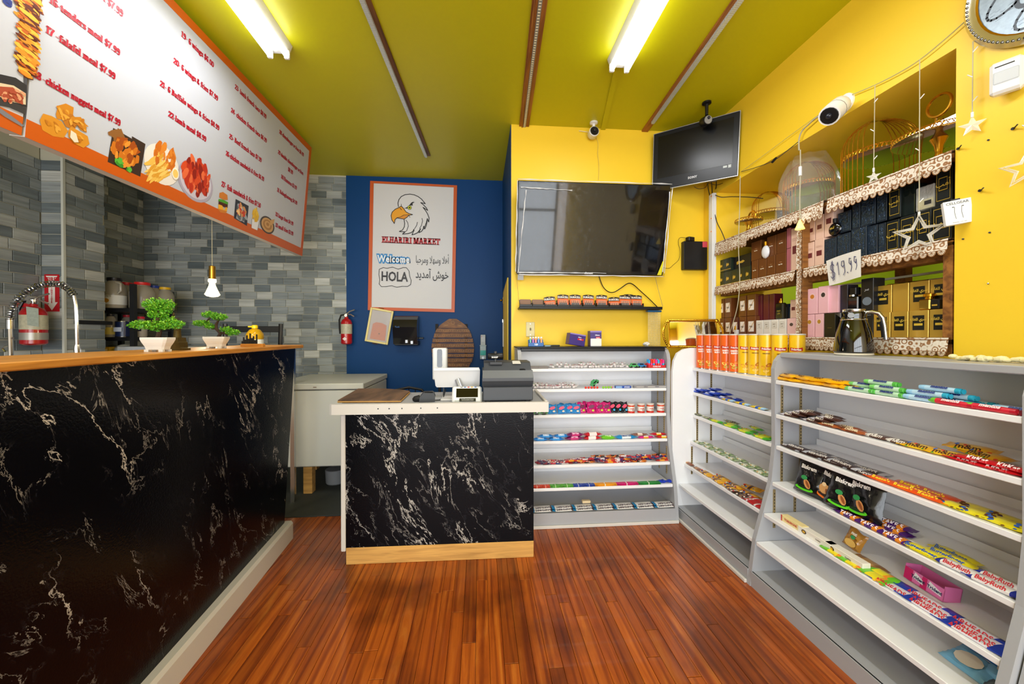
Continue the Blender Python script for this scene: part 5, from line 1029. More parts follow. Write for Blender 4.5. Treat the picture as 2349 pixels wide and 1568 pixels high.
for k, (u, v, w_) in enumerate(((2212, 342, 0), (2262, 438, 1), (2338, 296, 2))):
    p = PX(u-13, v-1, XR-.002); single('wall_screw', MB().tube([(0, 0, 0), (-.02, -.022, .001)], .0022, 6).at((-.001, 0, 0)).lathe([(.005, 0), (.005, -.003)], 8, True, 'x'), BLACK, ('dark screw sticking out of the yellow wall beside the opening edge', 'dark screw in the yellow wall, middle of three', 'dark screw in the yellow wall under the motion sensor')[w_], 'screw', p)
for k, (u, v) in enumerate(((2268, 650), (2210, 548), (2271, 533), (2268, 321))): single('nail_head', MB().lathe([(.003, 0), (.003, -.003), (.001, -.004)], 8, True, 'x'), STEEL if k == 0 else DARK, f'small nail head in the yellow wall, {("lowest", "left", "right of the earphone box", "below the small star")[k]}', 'nail', PX(u, v, XR))
# white earphone box hanging at the opening edge
p = PX(2196, 487, XR-.02); t = thing('earphone_box', 'small white earphone box hanging at the edge of the opening', 'box', p, (0, R(-6), R(-38)))
part(t, 'carton', MB().bbox(-.036, .036, -.01, .012, -.045, .045, .001), WPL); part(t, 'hang_tab', MB().box(-.012, .012, 0, .001, .045, .052), BLACK)
q = MB(); text_into(q, 'CELLGEAR', .0125, 0, .034, -.0106, bold=.0002); text_into(q, 'MODEL: CG-105', .005, 0, -.038, -.0106); q.line2([(-.008, .02), (-.01, -.0), (-.008, -.025)], .0012, -.0106).line2([(.01, .02), (.008, -.0), (.01, -.025)], .0012, -.0106).poly(ell(-.012, .02, .003, .002), -.0107).poly(ell(.013, .02, .003, .002), -.0107); part(t, 'lettering', q, ink('5a5e64'))
# hanging light strings and stars
CLR = mat('clear_acrylic', 'f0ece0', .05, alpha=.5, coat=.4); STR = mat('pale_string', 'b4ac90', .6)
def star(name, label, u, v, r_, X, u0, v0, hollow, rz=R(-60), twist=0):
    p = PX(u, v, X); top = PX(u0, v0, X); t_ = thing(name, label, 'star light', p, (0, twist, rz), 'hanging star lights')
    pts = [((r_ if k % 2 == 0 else r_*.42)*math.sin(PI*k/5), (r_ if k % 2 == 0 else r_*.42)*math.cos(PI*k/5)) for k in range(10)]
    if hollow:
        part(t_, 'star_frame', MB().tube([(x, 0, z) for x, z in pts], r_*.07, 6, True), CLR, True); part(t_, 'star_inner_frame', MB().tube([(x*.8, -.004, z*.8) for x, z in pts], r_*.045, 6, True), CLR, True)
    else:
        b = MB(); b.add([(0, -r_*.22, 0), (0, r_*.1, 0)]+[(x, 0, z) for x, z in pts], [f for i in range(10) for f in ((0, 2+(i+1) % 10, 2+i), (1, 2+i, 2+(i+1) % 10))]); part(t_, 'star_body', b, CLR)
    part(t_, 'cap', MB().at((0, 0, r_)).cyl(.004, -.006, .012, 8), WPL)
    d = top-p; d = Matrix.Rotation(-rz, 3, 'Z') @ d; n_ = 24; rr2 = random.Random(int(u)); part(t_, 'string', MB().tube([(d.x*k/n_, rr2.uniform(-.001, .001), r_+.01+(d.z-r_-.01)*k/n_) for k in range(n_+1)], .0017, 5), STR)
    bl = MB()
    for k in range(3): zz = r_+.05+(d.z-r_)*k/3; bl.tube([(0, 0, zz), ((-1)**k*.012, 0, zz+.014)], .0018, 5)
    part(t_, 'bulb', bl, WPL, kind='stuff'); return t_
star('star_light', 'small solid star light on a string before the lace of the top shelf', 2004, 405, .027, XR-.02, 2007, 195, False)
star('star_light', 'large hollow star light hanging before the black and gold boxes', 2108, 537, .078, XR-.03, 2110, 137, True)
star('star_light', 'small faceted star light on the yellow wall beside the opening', 2230, 288, .036, XR-.02, 2232, 95, False)
star('star_light', 'hollow star light cut by the right edge of the frame', 2358, 385, .06, XR-.02, 2360, 300, True)
p = PX(1835, 515, XR-.03); t_ = thing('bell_light', 'glowing bell shaped light on a string before the post', 'bell light', p); part(t_, 'bell', MB().lathe([(.024, -.025), (.02, -.015), (.012, .005), (.006, .02), (.003, .028)], 12), mat('warm_bell', 'ffe070', .3, emit=1.6), True); part(t_, 'string', MB().tube([(0, 0, .028), (0, .002, .15), (0, -.002, .30), (0, 0, PX(1833, 345, XR-.03).z-p.z)], .003, 5), STR); part(t_, 'plug', MB().at((0, 0, .27)).cyl(.008, 0, .05, 8), WPL)
cable('thin_cord', 'thin white cord hanging from the corner television past the shelves', [PX(u, v, XR-.03) for u, v in ((1698, 404), (1697, 470), (1694, 560), (1697, 640), (1692, 700), (1680, 745), (1668, 782))], .0028, STR)
cable('light_string', 'pale wire slung from the camera along the wall to the calligraphy plate', [PX(u, v, XR-.012) for u, v in ((1955, 217), (2007, 195), (2060, 168), (2110, 137), (2170, 88), (2226, 38))], .0022, mat('grey_green_wire', 'b0a878', .5))
cable('light_string', 'white wire drooping from the camera down to the plug', [PX(u, v, XR-.02) for u, v in ((1900, 258), (1875, 268), (1855, 285), (1840, 300), (1833, 320), (1833, 345))], .004, STR)
cable('light_string', 'dark wire from the corner television up to the camera string', [PX(u, v, XR-.012) for u, v in ((1700, 394), (1740, 382), (1775, 368), (1805, 346), (1835, 322))], .0022, DARK)
cable('light_string', 'faint upper wire from the corner television to the camera', [PX(u, v, XR-.012) for u, v in ((1702, 392), (1760, 350), (1820, 305), (1880, 262))], .0014, mat('grey_green_wire', 'b0a878', .5))
single('inline_plug', MB().at((0, 0, 0), (0, R(20), R(90))).cyl(.007, -.018, .018, 8, 'x'), BLACK, 'black inline plug on the dark wire', 'plug', PX(1776, 367, XR-.014), smooth=True)
# crumpled strip on the nearest unit top
mb = MB(); rr = random.Random(8)
for k in range(26): mb.at((rr.uniform(-.012, .012), -k*.0125, .006+rr.uniform(0, .008)), (0, 0, 0), (1.5, 1.2, .8)).ball(.009+.004*rr.random(), 7, 5)
single('crumpled_fabric', mb, mat('cream_fabric', 'f0e6b8', .8), 'crumpled cream fabric strip on the top edge of nearest shelving unit', 'fabric', (1.70, YatX(2190, 1.70), 1.214))
sens.scale = (.8, .8, .8)
# ---------------------------------------------------------------- shelves in the wall opening
def lace():
    m = mat('brown_and_white_lace', 'd8ccb8', .7); nt, p, N, L = nodes(m); tc = N('TexCoord')
    v = N('TexVoronoi', i_Scale=42.0, i_Randomness=.55); L(tc.outputs['Object'], v.inputs['Vector'])
    s = N('Math', operation='MULTIPLY'); s.inputs[1].default_value = 18; L(v.outputs['Distance'], s.inputs[0]); sn = N('Math', operation='SINE'); L(s.outputs[0], sn.inputs[0])
    n = N('TexNoise', i_Scale=30.0, i_Detail=3.0); L(tc.outputs['Object'], n.inputs['Vector']); ad = N('Math', operation='ADD'); L(sn.outputs[0], ad.inputs[0]); L(n.outputs['Fac'], ad.inputs[1])
    r = ramp(nt, [(.0, 'e6ddd0'), (.62, 'd6cab8'), (.8, 'a07650'), (1, '8a5c34')]); mr = N('MapRange'); mr.inputs['From Min'].default_value = -1; mr.inputs['From Max'].default_value = 1.6; L(ad.outputs[0], mr.inputs['Value']); L(mr.outputs[0], r.inputs[0]); L(r.outputs[0], p.inputs['Base Color']); return m
LACE = lace(); BRN = mat('brown_embroidery', '8e6238', .7); CREAM = mat('cream_lace', 'dcd0bc', .75)
OL = OY1-.012-(OY0+.006)
t = thing('wall_shelving', 'wooden three-tier shelving filling the yellow wall opening', 'shelving', (XR, OY1-.008, 0), (0, 0, R(-90)))   # local x toward the camera, y into the wall
SH = t; OLn = OY1-OY0-.014
for z in (2.0, 1.668, 1.288): part(t, 'shelf_board', MB().box(0, OLn, .0, .40, z-.02, z-.002), SHELFWOOD)
part(t, 'beam', MB().box(OY1-2.01, OLn, .03, .07, 1.60, 1.647), SHELFWOOD); part(t, 'beam', MB().box(0, OY1-2.05, .03, .07, 1.60, 1.647), SHELFWOOD)
part(t, 'base_riser', MB().box(0, OLn, .004, .02, 1.224, 1.268), SHELFWOOD)
part(t, 'post', MB().bbox(OY1-2.05, OY1-2.01, -.004, .06, 1.224, 1.98, .002), SHELFWOOD); part(t, 'post', MB().box(OLn-.03, OLn, .0, .03, 1.224, 1.66), SHELFWOOD)
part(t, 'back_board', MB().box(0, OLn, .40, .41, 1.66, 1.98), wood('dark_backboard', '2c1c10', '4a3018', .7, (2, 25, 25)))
part(t, 'light_rail', MB().box(OY1-2.0, OLn-.03, .20, .215, 1.575, 1.585), mat('pale_rail', 'd8d8c0', .3))
part(t, 'back_post', MB().box(.95, 1.0, .36, .40, 1.29, 1.65), SHELFWOOD)
def sy(u, off=0): return OY1-.008-YatX(u, XR+off)        # local x of a pixel column
def runner(label, u0, u1, z, drop, flat=.0, slant=0, y0=-.008):
    x0, x1 = sy(u0), sy(u1); ln = x1-x0
    o = thing('lace_runner', label, 'lace cloth', (XR+y0, OY1-.008-x0, z), (0, 0, R(-90)), 'brown and white lace cloths on the wall shelves')
    n_ = max(8, int(ln/.018)); ph = u0*.1
    def f(a, b):
        w_ = .004*math.sin(a*ln*34+ph)*b; return (a*ln, -.003-w_-.004*b, .002-drop*b-slant*a*b)
    part(o, 'drop_panel', MB().grid(f, n_, 6), LACE, True); part(o, 'top_flap', MB().grid(lambda a, b: (a*ln, -.003+b*.14, .003), n_, 2), LACE)
    k = max(2, int(ln/.030)); sc_ = MB(); pt = MB()
    for i in range(k):
        x = ln*(i+.5)/k; zz = .002-drop-slant*x/ln-.006; yb = f(x/ln, 1)[1]-.001
        sc_.at((x, yb, zz)).tube([(.0135*math.cos(PI*q/6+PI), 0, .006+.017*math.sin(PI*q/6+PI)) for q in range(7)], .0017, 4)
        pt.at((x, yb, zz)).poly([(0, .010)]+[(.0135*math.cos(PI+PI*q/6), .006+.016*math.sin(PI+PI*q/6)) for q in range(7)])
        for q in range(1, 6): sc_.at((x, yb-.0005, zz)).tube([(0, 0, .006), (.013*math.cos(PI+PI*q/6), 0, .006+.016*math.sin(PI+PI*q/6))], .0007, 3)
    part(o, 'scalloped_edge', pt, CREAM, kind='stuff'); part(o, 'embroidery', sc_, BRN, kind='stuff')
    ln2 = MB()
    for zz in (-.006, -drop+.004): ln2.tube([(a*ln/n_, f(a/n_, -zz/drop)[1]-.001, zz-slant*a/n_*(-zz/drop)) for a in range(n_+1)], .0016, 4)
    part(o, 'border_line', ln2, BRN, kind='stuff'); return o
runner('lace cloth folded over the far left end of the top shelf', 1644, 1716, 2.004, .085)
runner('lace cloth on the top shelf between left end and post', 1717, 1846, 2.005, .055, y0=-.009)
runner('short lace cloth on top shelf with its end hanging by the post', 1843, 1893, 2.004, .075, y0=-.011)
runner('long lace cloth on the top shelf right of the post', 1901, 2050, 2.005, .062, slant=0)
runner('lace cloth at the right end of the top shelf', 2050, 2186, 2.004, .058, y0=-.010)
runner('scalloped lace cloth on the left half of the middle shelf', 1644, 1798, 1.672, .05)
runner('lace cloth on the middle shelf just left of the post', 1795, 1828, 1.672, .045, y0=-.010)
runner('lace cloth on the middle shelf right of the post, below dark boxes', 1847, 2010, 1.672, .038)
runner('lace cloth at the right end of the middle shelf', 2008, 2180, 1.672, .045, y0=-.010)
runner('lace cloth along the bottom shelf left of the post', 1760, 1826, 1.291, .05)
runner('curled lace cloth on the bottom shelf between post and black pitcher', 1852, 1935, 1.291, .052)
runner('lace cloth on the bottom shelf right of the black pitcher', 1985, 2182, 1.291, .056)
t = thing('lace_post_strip', 'vertical lace strip wrapped down the wooden post', 'lace cloth', (XR-.012, OY1-.008-(OY1-2.05)-.012, 1.23), (0, 0, R(-90)))
part(t, 'strip', MB().grid(lambda a, b: (a*.034-.005, -.002*math.sin(b*20), b*.74), 4, 30), LACE); sc_ = MB()
for i in range(24): sc_.at((.026, -.004, .015+i*.031)).tube([(.010*math.cos(2*PI*q/8), 0, .013*math.sin(2*PI*q/8)) for q in range(8)], .0016, 4, True)
part(t, 'embroidery', sc_, BRN, kind='stuff')
# --- boxes
GP = 'perfume boxes on the wall shelves'
def carton(name, cat, label, u0, u1, z, h, col, prints=(), txts=(), dp=.06, off=.03, rough=.35, metal=0, tilt=0, ins=.0, key=None, group=GP, scn=1):
    x0, x1 = sy(u0, off+ins), sy(u1, off+ins); w_ = (x1-x0)-.002
    o = pbox(name, label, cat, w_, dp, h, col, prints, txts, group, rough=rough, metal=metal)
    o.location = (XR+off+ins, OY1-.008-(x0+x1)/2, z); o.rotation_euler = (0, 0, R(-90)+tilt); return o
Z2, Z1_ = 1.669, 1.289; nth = ['leftmost', 'second from left', 'third from left', 'fourth from left', 'fifth from left', 'sixth from left', 'seventh from left']
horse = [('c8a23a', [(-.2, .35), (-.05, .42), (.1, .4), (.22, .5), (.12, .62), (.0, .55), (-.1, .66), (-.22, .55)]), ('c8a23a', rect(-.5, .5, .12, .16))]
def line_of(n_, ua, ub, z, h, col, lab, **k):
    for i in range(n_): carton('perfume_box', 'perfume box', (nth[i]+' '+lab)[:200], ua+(ub-ua)*i/n_, ua+(ub-ua)*(i+1)/n_, z, h*(1+.0*i), col, **k)
line_of(5, 1646, 1721, Z2, .11, '1a2618', 'small black gold-horse box, lower row, far left of middle shelf', prints=horse)
line_of(2, 1646, 1676, Z2+.112, .095, '1a2618', 'small black gold-horse box, upper row, far left of middle shelf', prints=horse)
carton('perfume_box', 'perfume box', 'wide black box with gold horse above the small horse boxes', 1677, 1721, Z2+.112, .09, '0c0e12', horse[:1], ins=.02)
brz = dict(prints=[('b88a60', rect(-.12, .12, .60, .615))], txts=[('Hair Mist', 'e8d8c0', .07, 0, .5)], metal=.35, rough=.3)
for i, (a, b) in enumerate(((1723, 1738), (1739, 1757), (1758, 1777), (1778, 1802))):
    carton('perfume_box', 'perfume box', f'{nth[i]} shiny bronze brown box in the lower row of the middle shelf', a, b, Z2, .135, '7a4a26', **brz)
for i, (a, b) in enumerate(((1722, 1745), (1758, 1779), (1780, 1802))):
    carton('perfume_box', 'perfume box', f'{nth[i]} shiny bronze brown box in the upper row of the middle shelf', a, b, Z2+.137, .125, '7a4a26', ins=.01, **brz)
crm = [('6a2e30', rect(-.28, .28, .42, .6)), ('c8a090', rect(-.32, .3, .72, .73)), ('c8a090', rect(-.32, .3, .76, .77))]
carton('perfume_box', 'perfume box', 'rose pink box edge right of the bronze boxes, lower row', 1803, 1813, Z2, .15, 'a8606a'); carton('perfume_box', 'perfume box', 'rose pink box edge right of the bronze boxes, upper row', 1803, 1812, Z2+.152, .12, 'a8606a')
carton('perfume_box', 'perfume box', 'tall cream pink box with a maroon square, just left of the post', 1813, 1830, Z2, .26, 'dcb8a4', crm)
for i, (a, b, z, h, w_) in enumerate(((1848, 1866, Z2, .15, 'lower row, first right of the post'), (1867, 1889, Z2, .155, 'lower row, second right of the post'), (1848, 1868, Z2+.157, .12, 'upper row, first right of the post'), (1869, 1888, Z2+.157, .13, 'upper row, second right of the post'), (1889, 1910, Z2+.157, .16, 'upper row, beside the round black bottle'))):
    carton('perfume_box', 'perfume box', 'cream pink box with a maroon square, '+w_, a, b, z, h, 'dcb8a4', crm, ins=.01*(i > 1))
fo = mat('blue_black_foil', '42546c', .22, .8, bump=.8, bscale=60); _c = _M
foilk = dict(rough=.3)
def foilbox(label, u0, u1, z, h, ins=0):
    o = carton('perfume_box', 'perfume box', label, u0, u1, z, h, '18222e', ins=ins); x0, x1 = sy(u0, .03+ins), sy(u1, .03+ins); w_ = x1-x0-.002
    part(o, 'foil_front', MB().box(-w_/2+.004, w_/2-.004, -.0012, 0, .006, h-.006), fo); return o
for i, (a, b) in enumerate(((1889, 1917), (1918, 1949), (1950, 1986), (1987, 2011), (2012, 2030))): foilbox(f'{nth[i]} blue-black foil box in the lower row of the middle shelf', a, b, Z2, (.142, .146, .156, .15, .148)[i], .0 if i < 3 else .01)
for i, (a, b) in enumerate(((1920, 1950), (1952, 1971), (1972, 2006), (2008, 2032))): foilbox(f'{nth[i]} blue-black foil box in the upper row of the middle shelf', a, b, Z2+.158, (.105, .125, .14, .135)[i], .02)
blg = [('c8a83a', rect(-.4, .4, .9, .912)), ('c8a83a', rect(-.4, .4, .12, .132)), ('c8a83a', rect(-.41, -.39, .12, .91)), ('c8a83a', rect(.39, .41, .12, .91)), ('b89830', rect(-.25, .25, .38, .40)), ('b89830', rect(-.25, .25, .7, .72)), ('b89830', rect(-.26, -.24, .38, .72)), ('b89830', rect(.24, .26, .38, .72))]
btx = [(arab('\u0623\u0645\u0628'), 'd8b84a', .2, 0, .55)]
for i, (a, b, z, h) in enumerate(((2031, 2061, Z2, .145), (2062, 2098, Z2, .148), (2099, 2134, Z2, .15), (2135, 2182, Z2, .152), (2036, 2064, Z2+.154, .135), (2142, 2182, Z2+.154, .15))):
    carton('perfume_box', 'perfume box', ['first', 'second', 'third', 'rightmost', 'upper left', 'upper right, tallest'][i]+' black box with gold frame print behind the hollow star', a, b, z, h, '12181a', blg, btx, ins=.01*(i > 3))
carton('perfume_box', 'perfume box', 'dark clear-wrapped box between the gold framed boxes, upper row', 2066, 2096, Z2+.154, .13, '141c1a', ins=.02, rough=.1)
t = thing('perfume_bottle', 'clear cut glass bottle with yellow liquid above the gold framed boxes', 'perfume', (XR+.04, OY1-.008-sy(2118, .04), Z2+.154), (0, 0, R(-90)))
part(t, 'glass', MB().bbox(-.034, .034, 0, .04, 0, .10, .004), mat('cut_glass', 'e8e8e4', .05, alpha=.35, bump=.6, bscale=90)); part(t, 'liquid', MB().box(-.028, .028, .005, .035, .006, .045), mat('yellow_liquid', 'b0a020', .1)); part(t, 'small_label', MB().box(.0, .024, -.001, 0, .02, .036), mat('dark_label', '222226', .4))
t = thing('perfume_bottle', 'round black perfume bottle in front of the cream and foil boxes', 'perfume', (XR+.035, OY1-.008-sy(1909, .035), Z2+.15), (0, 0, R(-90))); part(t, 'bottle', MB().at((0, .012, .037), (0, 0, 0), (1, .4, 1)).ball(.036, 16, 10), mat('gloss_black_glass', '0a0c10', .08, coat=.6), True); part(t, 'cap', MB().at((0, .012, .07)).cyl(.010, 0, .022, 12), BLACK, True)
q = MB(); text_into(q, arab('\u0639\u0648\u062f') if 0 else 'oud', .016, 0, .042, -.006, bold=.0003); part(t, 'lettering', q, ink('c8a83a'))
t = thing('perfume_bottle', 'white oval bottle with a gold cap in front of the bronze boxes', 'perfume', (XR+.02, OY1-.008-sy(1752, .02), Z2+.125), (0, 0, R(-90))); part(t, 'bottle', MB().at((0, .01, .045), (0, 0, 0), (.75, .4, 1)).ball(.042, 14, 8), mat('milky_glass', 'dcdce0', .15), True); part(t, 'cap', MB().at((0, .01, .085)).cyl(.010, 0, .025, 10), BRASS, True)
# bottom shelf
wl = [('ece4dc', rect(-.33, .33, .28, .76)), ('c8a068', [(-.33, .3), (.33, .76), (.33, .70), (-.25, .28)])]
for r_ in range(2):
    for i, (a, b) in enumerate(((1647, 1661), (1662, 1677), (1695, 1711), (1713, 1733))):
        carton('perfume_box', 'perfume box', f'{nth[i]} chestnut box with a white label, {"lower" if r_ == 0 else "upper"} row of the bottom shelf', a, b, Z1_+.147*r_, .145, '6a3818', wl, [('Azal', '6a5a50', .12, 0, .52)], ins=.01*r_)
carton('perfume_box', 'perfume box', 'dark maroon box between the white labelled ones, lower row', 1678, 1694, Z1_, .145, '4a1420', wl, ins=.005)
for i, (a, b) in enumerate(((1735, 1748), (1750, 1763), (1764, 1776))): carton('perfume_box', 'perfume box', f'{nth[i]} plain burgundy box standing above the white cartons', a, b, Z1_+.115, .165, '5c1220', ins=.03)
for i, (a, b) in enumerate(((1734, 1750), (1751, 1767), (1768, 1785), (1786, 1803))): carton('perfume_box', 'perfume box', f'{nth[i]} small white carton with a thin square print, bottom shelf', a, b, Z1_, .113, 'e6e2dc', [('b8b0a0', rect(-.3, .3, .52, .535)), ('b8b0a0', rect(-.3, .3, .85, .865)), ('b8b0a0', rect(-.31, -.28, .52, .865)), ('b8b0a0', rect(.28, .31, .52, .865))], [('MAY', 'a8a090', .1, 0, .75), ('LIN', 'a8a090', .1, 0, .62)])
med = lambda c: [('e8c0c0', ell(0, .68, .3, .13, 16)), (c, ell(0, .68, .2, .085, 16))]
carton('perfume_box', 'perfume box', 'pale pink carton with dark seal beside the four white cartons', 1805, 1826, Z1_, .115, 'e8bcbc', med('4a3a38'))
carton('perfume_box', 'perfume box', 'small cream pink box with a maroon square, bottom shelf by the post', 1812, 1827, Z1_+.118, .11, 'dcb8a4', crm, ins=.04)
for i, (a, b, z, h, c) in enumerate(((1846, 1868, Z1_, .13, 'b8862a'), (1869, 1889, Z1_, .13, 'b8862a'), (1851, 1875, Z1_+.132, .14, 'c87a2a'), (1876, 1900, Z1_+.132, .145, '3a3230'))):
    carton('perfume_box', 'perfume box', ['lower left', 'lower right', 'upper left, orange seal,', 'upper right, dark seal,'][i]+' pale pink box in the group right of the post', a, b, z, h, 'e8b4bc', med(c))
carton('perfume_box', 'perfume box', 'side of a pale pink box turned away, beside the dark seal one', 1901, 1923, Z1_+.132, .142, 'e6b0ba', ins=.01)
carton('perfume_box', 'perfume box', 'dark olive black box low beside the pale pink ones', 1890, 1916, Z1_, .13, '1c1a10', [('6a5a2a', rect(-.2, .2, .4, .42))])
carton('perfume_box', 'perfume box', 'dark purple box behind the pitcher', 1925, 1944, Z1_, .27, '2a2436', [], [(arab('\u0633\u0631'), 'b8b0c8', .1, 0, .3)], ins=.02)
carton('perfume_box', 'perfume box', 'tall black box with a grey text block right of the pitcher', 1974, 2003, Z1_, .285, '14161c', [('6a7480', ell(0, .62, .38, .07, 14)), ('6a7480', rect(-.3, .3, .42, .43)), ('6a7480', rect(-.35, .35, .38, .39))], [(arab('\u0633\u0631'), 'c8c8d0', .07, 0, .82)], ins=.01)
t = thing('perfume_bottle', 'square black perfume bottle with silver collar above the pitcher', 'perfume', (XR+.03, OY1-.008-sy(1955, .03), Z1_+.13), (0, 0, R(-90))); part(t, 'bottle', MB().bbox(-.026, .026, 0, .03, 0, .075, .004), mat('gloss_black_glass', '0a0c10', .08, coat=.6)); part(t, 'collar', MB().cyl(.013, .075, .083, 12), STEEL, True); part(t, 'cap', MB().bbox(-.016, .016, -.0, .03, .083, .12, .003), BLACK); t.location.z = Z1_+.13
t = single('perfume_box', MB().bbox(-.04, .04, 0, .06, 0, .128, .002), mat('carton_0a0c10', '0a0c10', .3), 'black carton hidden behind the pitcher carrying the square bottle', 'perfume box', (XR+.03, OY1-.008-sy(1955, .03), Z1_), R(-90))
gk = dict(prints=[('14140e', rect(-.3, .3, .30, .82)), ('c8a838', rect(-.22, .22, .46, .54))], txts=[(GOLD_AR, 'd8b848', .13, 0, .68)], metal=.45, rough=.3)
ga = ((2003, 2042), (2043, 2083), (2084, 2130), (2131, 2183)); gb_ = ((2006, 2045), (2046, 2084), (2085, 2131), (2132, 2183))
for i, (a, b) in enumerate(ga): carton('perfume_box', 'perfume box', f'{nth[i]} large gold box with a black label, lower row on the bottom shelf', a, b, Z1_, .118, 'c8a040', **gk)
for i, (a, b) in enumerate(gb_):
    kk = dict(gk); lab = f'{nth[i]} large gold box with a black label, upper row on the bottom shelf'
    if i == 1: kk['prints'] = []; kk['txts'] = []; lab = 'plain gold box side without label, second in the upper row'
    carton('perfume_box', 'perfume box', lab, a, b, Z1_+.1185, .126, 'c8a040', ins=.035, **kk)
t = thing('perfume_bottle', 'gold and black perfume bottle standing on the gold boxes', 'perfume', (XR+.036, OY1-.008-sy(2132, .04), Z1_+.1187), (0, 0, R(-90))); t.location.x = XR+.035
part(t, 'bottle', MB().bbox(-.038, .004, .0, .022, 0, .044, .004), mat('gold_metal_glass', 'c89a3a', .15, .9)); part(t, 'dark_front', MB().bbox(.004, .036, .0, .022, 0, .042, .004), BLACK); part(t, 'cap', MB().at((-.005, .011, .044)).lathe([(.012, 0), (.012, .008), (.019, .010), (.019, .020), (.012, .024)], 14), BRASS, True)
q = MB().mat(0).poly(rect(.008, .034, .008, .030), -.0008).mat(1).poly(rect(.012, .031, .014, .02), -.0012); part(t, 'print', q, [ink('141410'), ink('c8a23a')])
t = thing('perfume_bottle', 'dark olive bottle with gold pump above the white cartons', 'perfume', (XR+.04, OY1-.008-sy(1786, .04), Z1_+.114), (0, 0, R(-90))); part(t, 'bottle', MB().bbox(-.03, .03, 0, .03, 0, .10, .006), mat('olive_glass', '1c1c10', .12, coat=.4)); part(t, 'pump', MB().at((-.0, .015, .1)).lathe([(.010, 0), (.010, .015), (.005, .018), (.005, .028)], 10), BRASS, True); q = MB(); text_into(q, 'MAY', .014, 0, .05, -.001); text_into(q, 'LIN', .014, 0, .035, -.001); part(t, 'lettering', q, ink('c8b040'))
o = single('tester_bottle', MB().bbox(-.014, .014, 0, .02, 0, .05, .003).mat(1).cyl(.006, .05, .075, 10), [mat('milky_glass', 'dcdce0', .15), BRASS], 'small white tester bottle with gold neck before the maroon box', 'perfume', (XR+.012, OY1-.008-sy(1689, .02), Z1_+.147), R(-90)); o.location.z = Z1_+.005
rr = random.Random(5)
for i, (u, c, d, n_) in enumerate(((1945, 'e4dccc', 'b01838', 'white and red tea carton at the back behind pink and black boxes'), (1985, 'e8e0d0', 'd83a20', 'white and orange carton at the back beside the wooden post'), (2055, 'd8a82a', 'e8e0d0', 'yellow carton at the back above the gold boxes, left'), (2080, 'd8a82a', 'e8e0d0', 'yellow carton at the back above the gold boxes, middle'), (2105, 'c89838', 'a8c0d0', 'ochre carton at the back above the gold boxes, right'), (2150, 'e8e4e0', 'c81820', 'white and red carton at the back by the right jamb'), (1870, 'a8d8c0', '38a878', 'pale green carton at the back behind the pink boxes'))):
    o = pbox('product_box', n_, 'box', .09, .05, .27 if i < 6 else .3, c, [(d, ell(0, .8, .3, .1)), (d, rect(-.4, .4, .5, .6))]); o.location = (XR+.24, OY1-.008-sy(u, .24), 1.289); o.rotation_euler = (0, 0, R(-90))
for i, (u, n_) in enumerate(((1800, 'left'), (1815, 'right'))):
    o = pbox('product_box', f'blue and grey carton in the gap above the white cartons, {n_} one', 'box', .05, .05, .22, '2a5a9a' if i else '3a4048', [('c8d0d8', rect(-.3, .3, .55, .9))]); o.location = (XR+.2, OY1-.008-sy(u, .2), 1.289); o.rotation_euler = (0, 0, R(-90))
# price paper
p0, p1, p2 = PX(1903, 655, XR-.02), PX(1978, 634, XR-.02), PX(1910, 597, XR-.022); m_ = basis(p0, p1-p0, p2-p0); W, H = (p1-p0).length, (p2-p0).length*1.03
t = thing('price_sign', 'white paper with a handwritten price taped to the middle shelf', 'sign'); place(t, m_); part(t, 'paper', MB().grid(lambda a, b: ((a*W-.002+.012*b*a), .004*math.sin(a*5)*(1-b), b*H*(1+.02*math.sin(a*4))), 12, 8), mat('white_paper', 'd8d4cc', .7), True)
q = MB(); hw_ = lambda pts, x, s=1: q.line2([(W*(x+px_*.1*s), H*(.25+pz*.55)) for px_, pz in pts], .0035, -.003)
S_ = [(.9, .85), (.6, 1.0), (.15, .9), (.1, .65), (.5, .5), (.9, .3), (.7, .05), (.2, .0), (0, .15)]
hw_(S_, .10, 1.5); hw_([(.45, 1.15), (.35, -.2)], .10, 1.5); hw_([(.65, 1.2), (.6, -.15)], .10, 1.5)
hw_([(.0, .8), (.4, 1.0), (.35, .1)], .32); hw_([(.9, .95), (.3, .95), (.1, .7), (.5, .55), (.9, .7), (.9, .95), (.85, .2), (.4, .0)], .45, 1.1); q.poly(ell(W*.62, H*.30, .003, .003), -.003)
for x_ in (.68, .83): hw_([(.9, .95), (.4, 1.0), (.2, .7), (.6, .55), (.9, .8), (.85, .35), (.4, .1)], x_, .9)
part(t, 'handwriting', q, ink('5a5a78'))
# --- black pitcher
p = Vector((1.685, 0, 1.2135)); u_ = 1958; p.y = YatX(u_, 1.685); s = .215/.24
t = thing('thermos_pitcher', 'glossy black thermos pitcher with chrome handle on the nearest unit top', 'pitcher', p, (0, 0, R(-45)))
part(t, 'foot', MB().lathe([(.066, 0), (.07, .003), (.068, .010)], 28), mat('cream_foot', 'd8d0c0', .3), True)
part(t, 'body', MB().lathe([(.066, .010), (.072, .016), (.071, .04), (.062, .10), (.050, .145), (.046, .158)], 28), mat('gloss_black_enamel', '050507', .06, coat=.8), True)
part(t, 'band', MB().lathe([(.0465, .157), (.048, .160), (.0465, .163)], 28), STEEL, True); part(t, 'neck', MB().lathe([(.044, .163), (.045, .185), (.043, .192)], 28), mat('gloss_black_enamel', '050507', .06), True)
part(t, 'spout', MB().prism([(-.043, .168), (-.066, .19), (-.043, .192)], -.014, .014, 'y'), mat('gloss_black_enamel', '050507', .06))
part(t, 'lid', MB().lathe([(.038, .192), (.040, .195), (.040, .206), (.034, .209)], 24), STEEL, True)
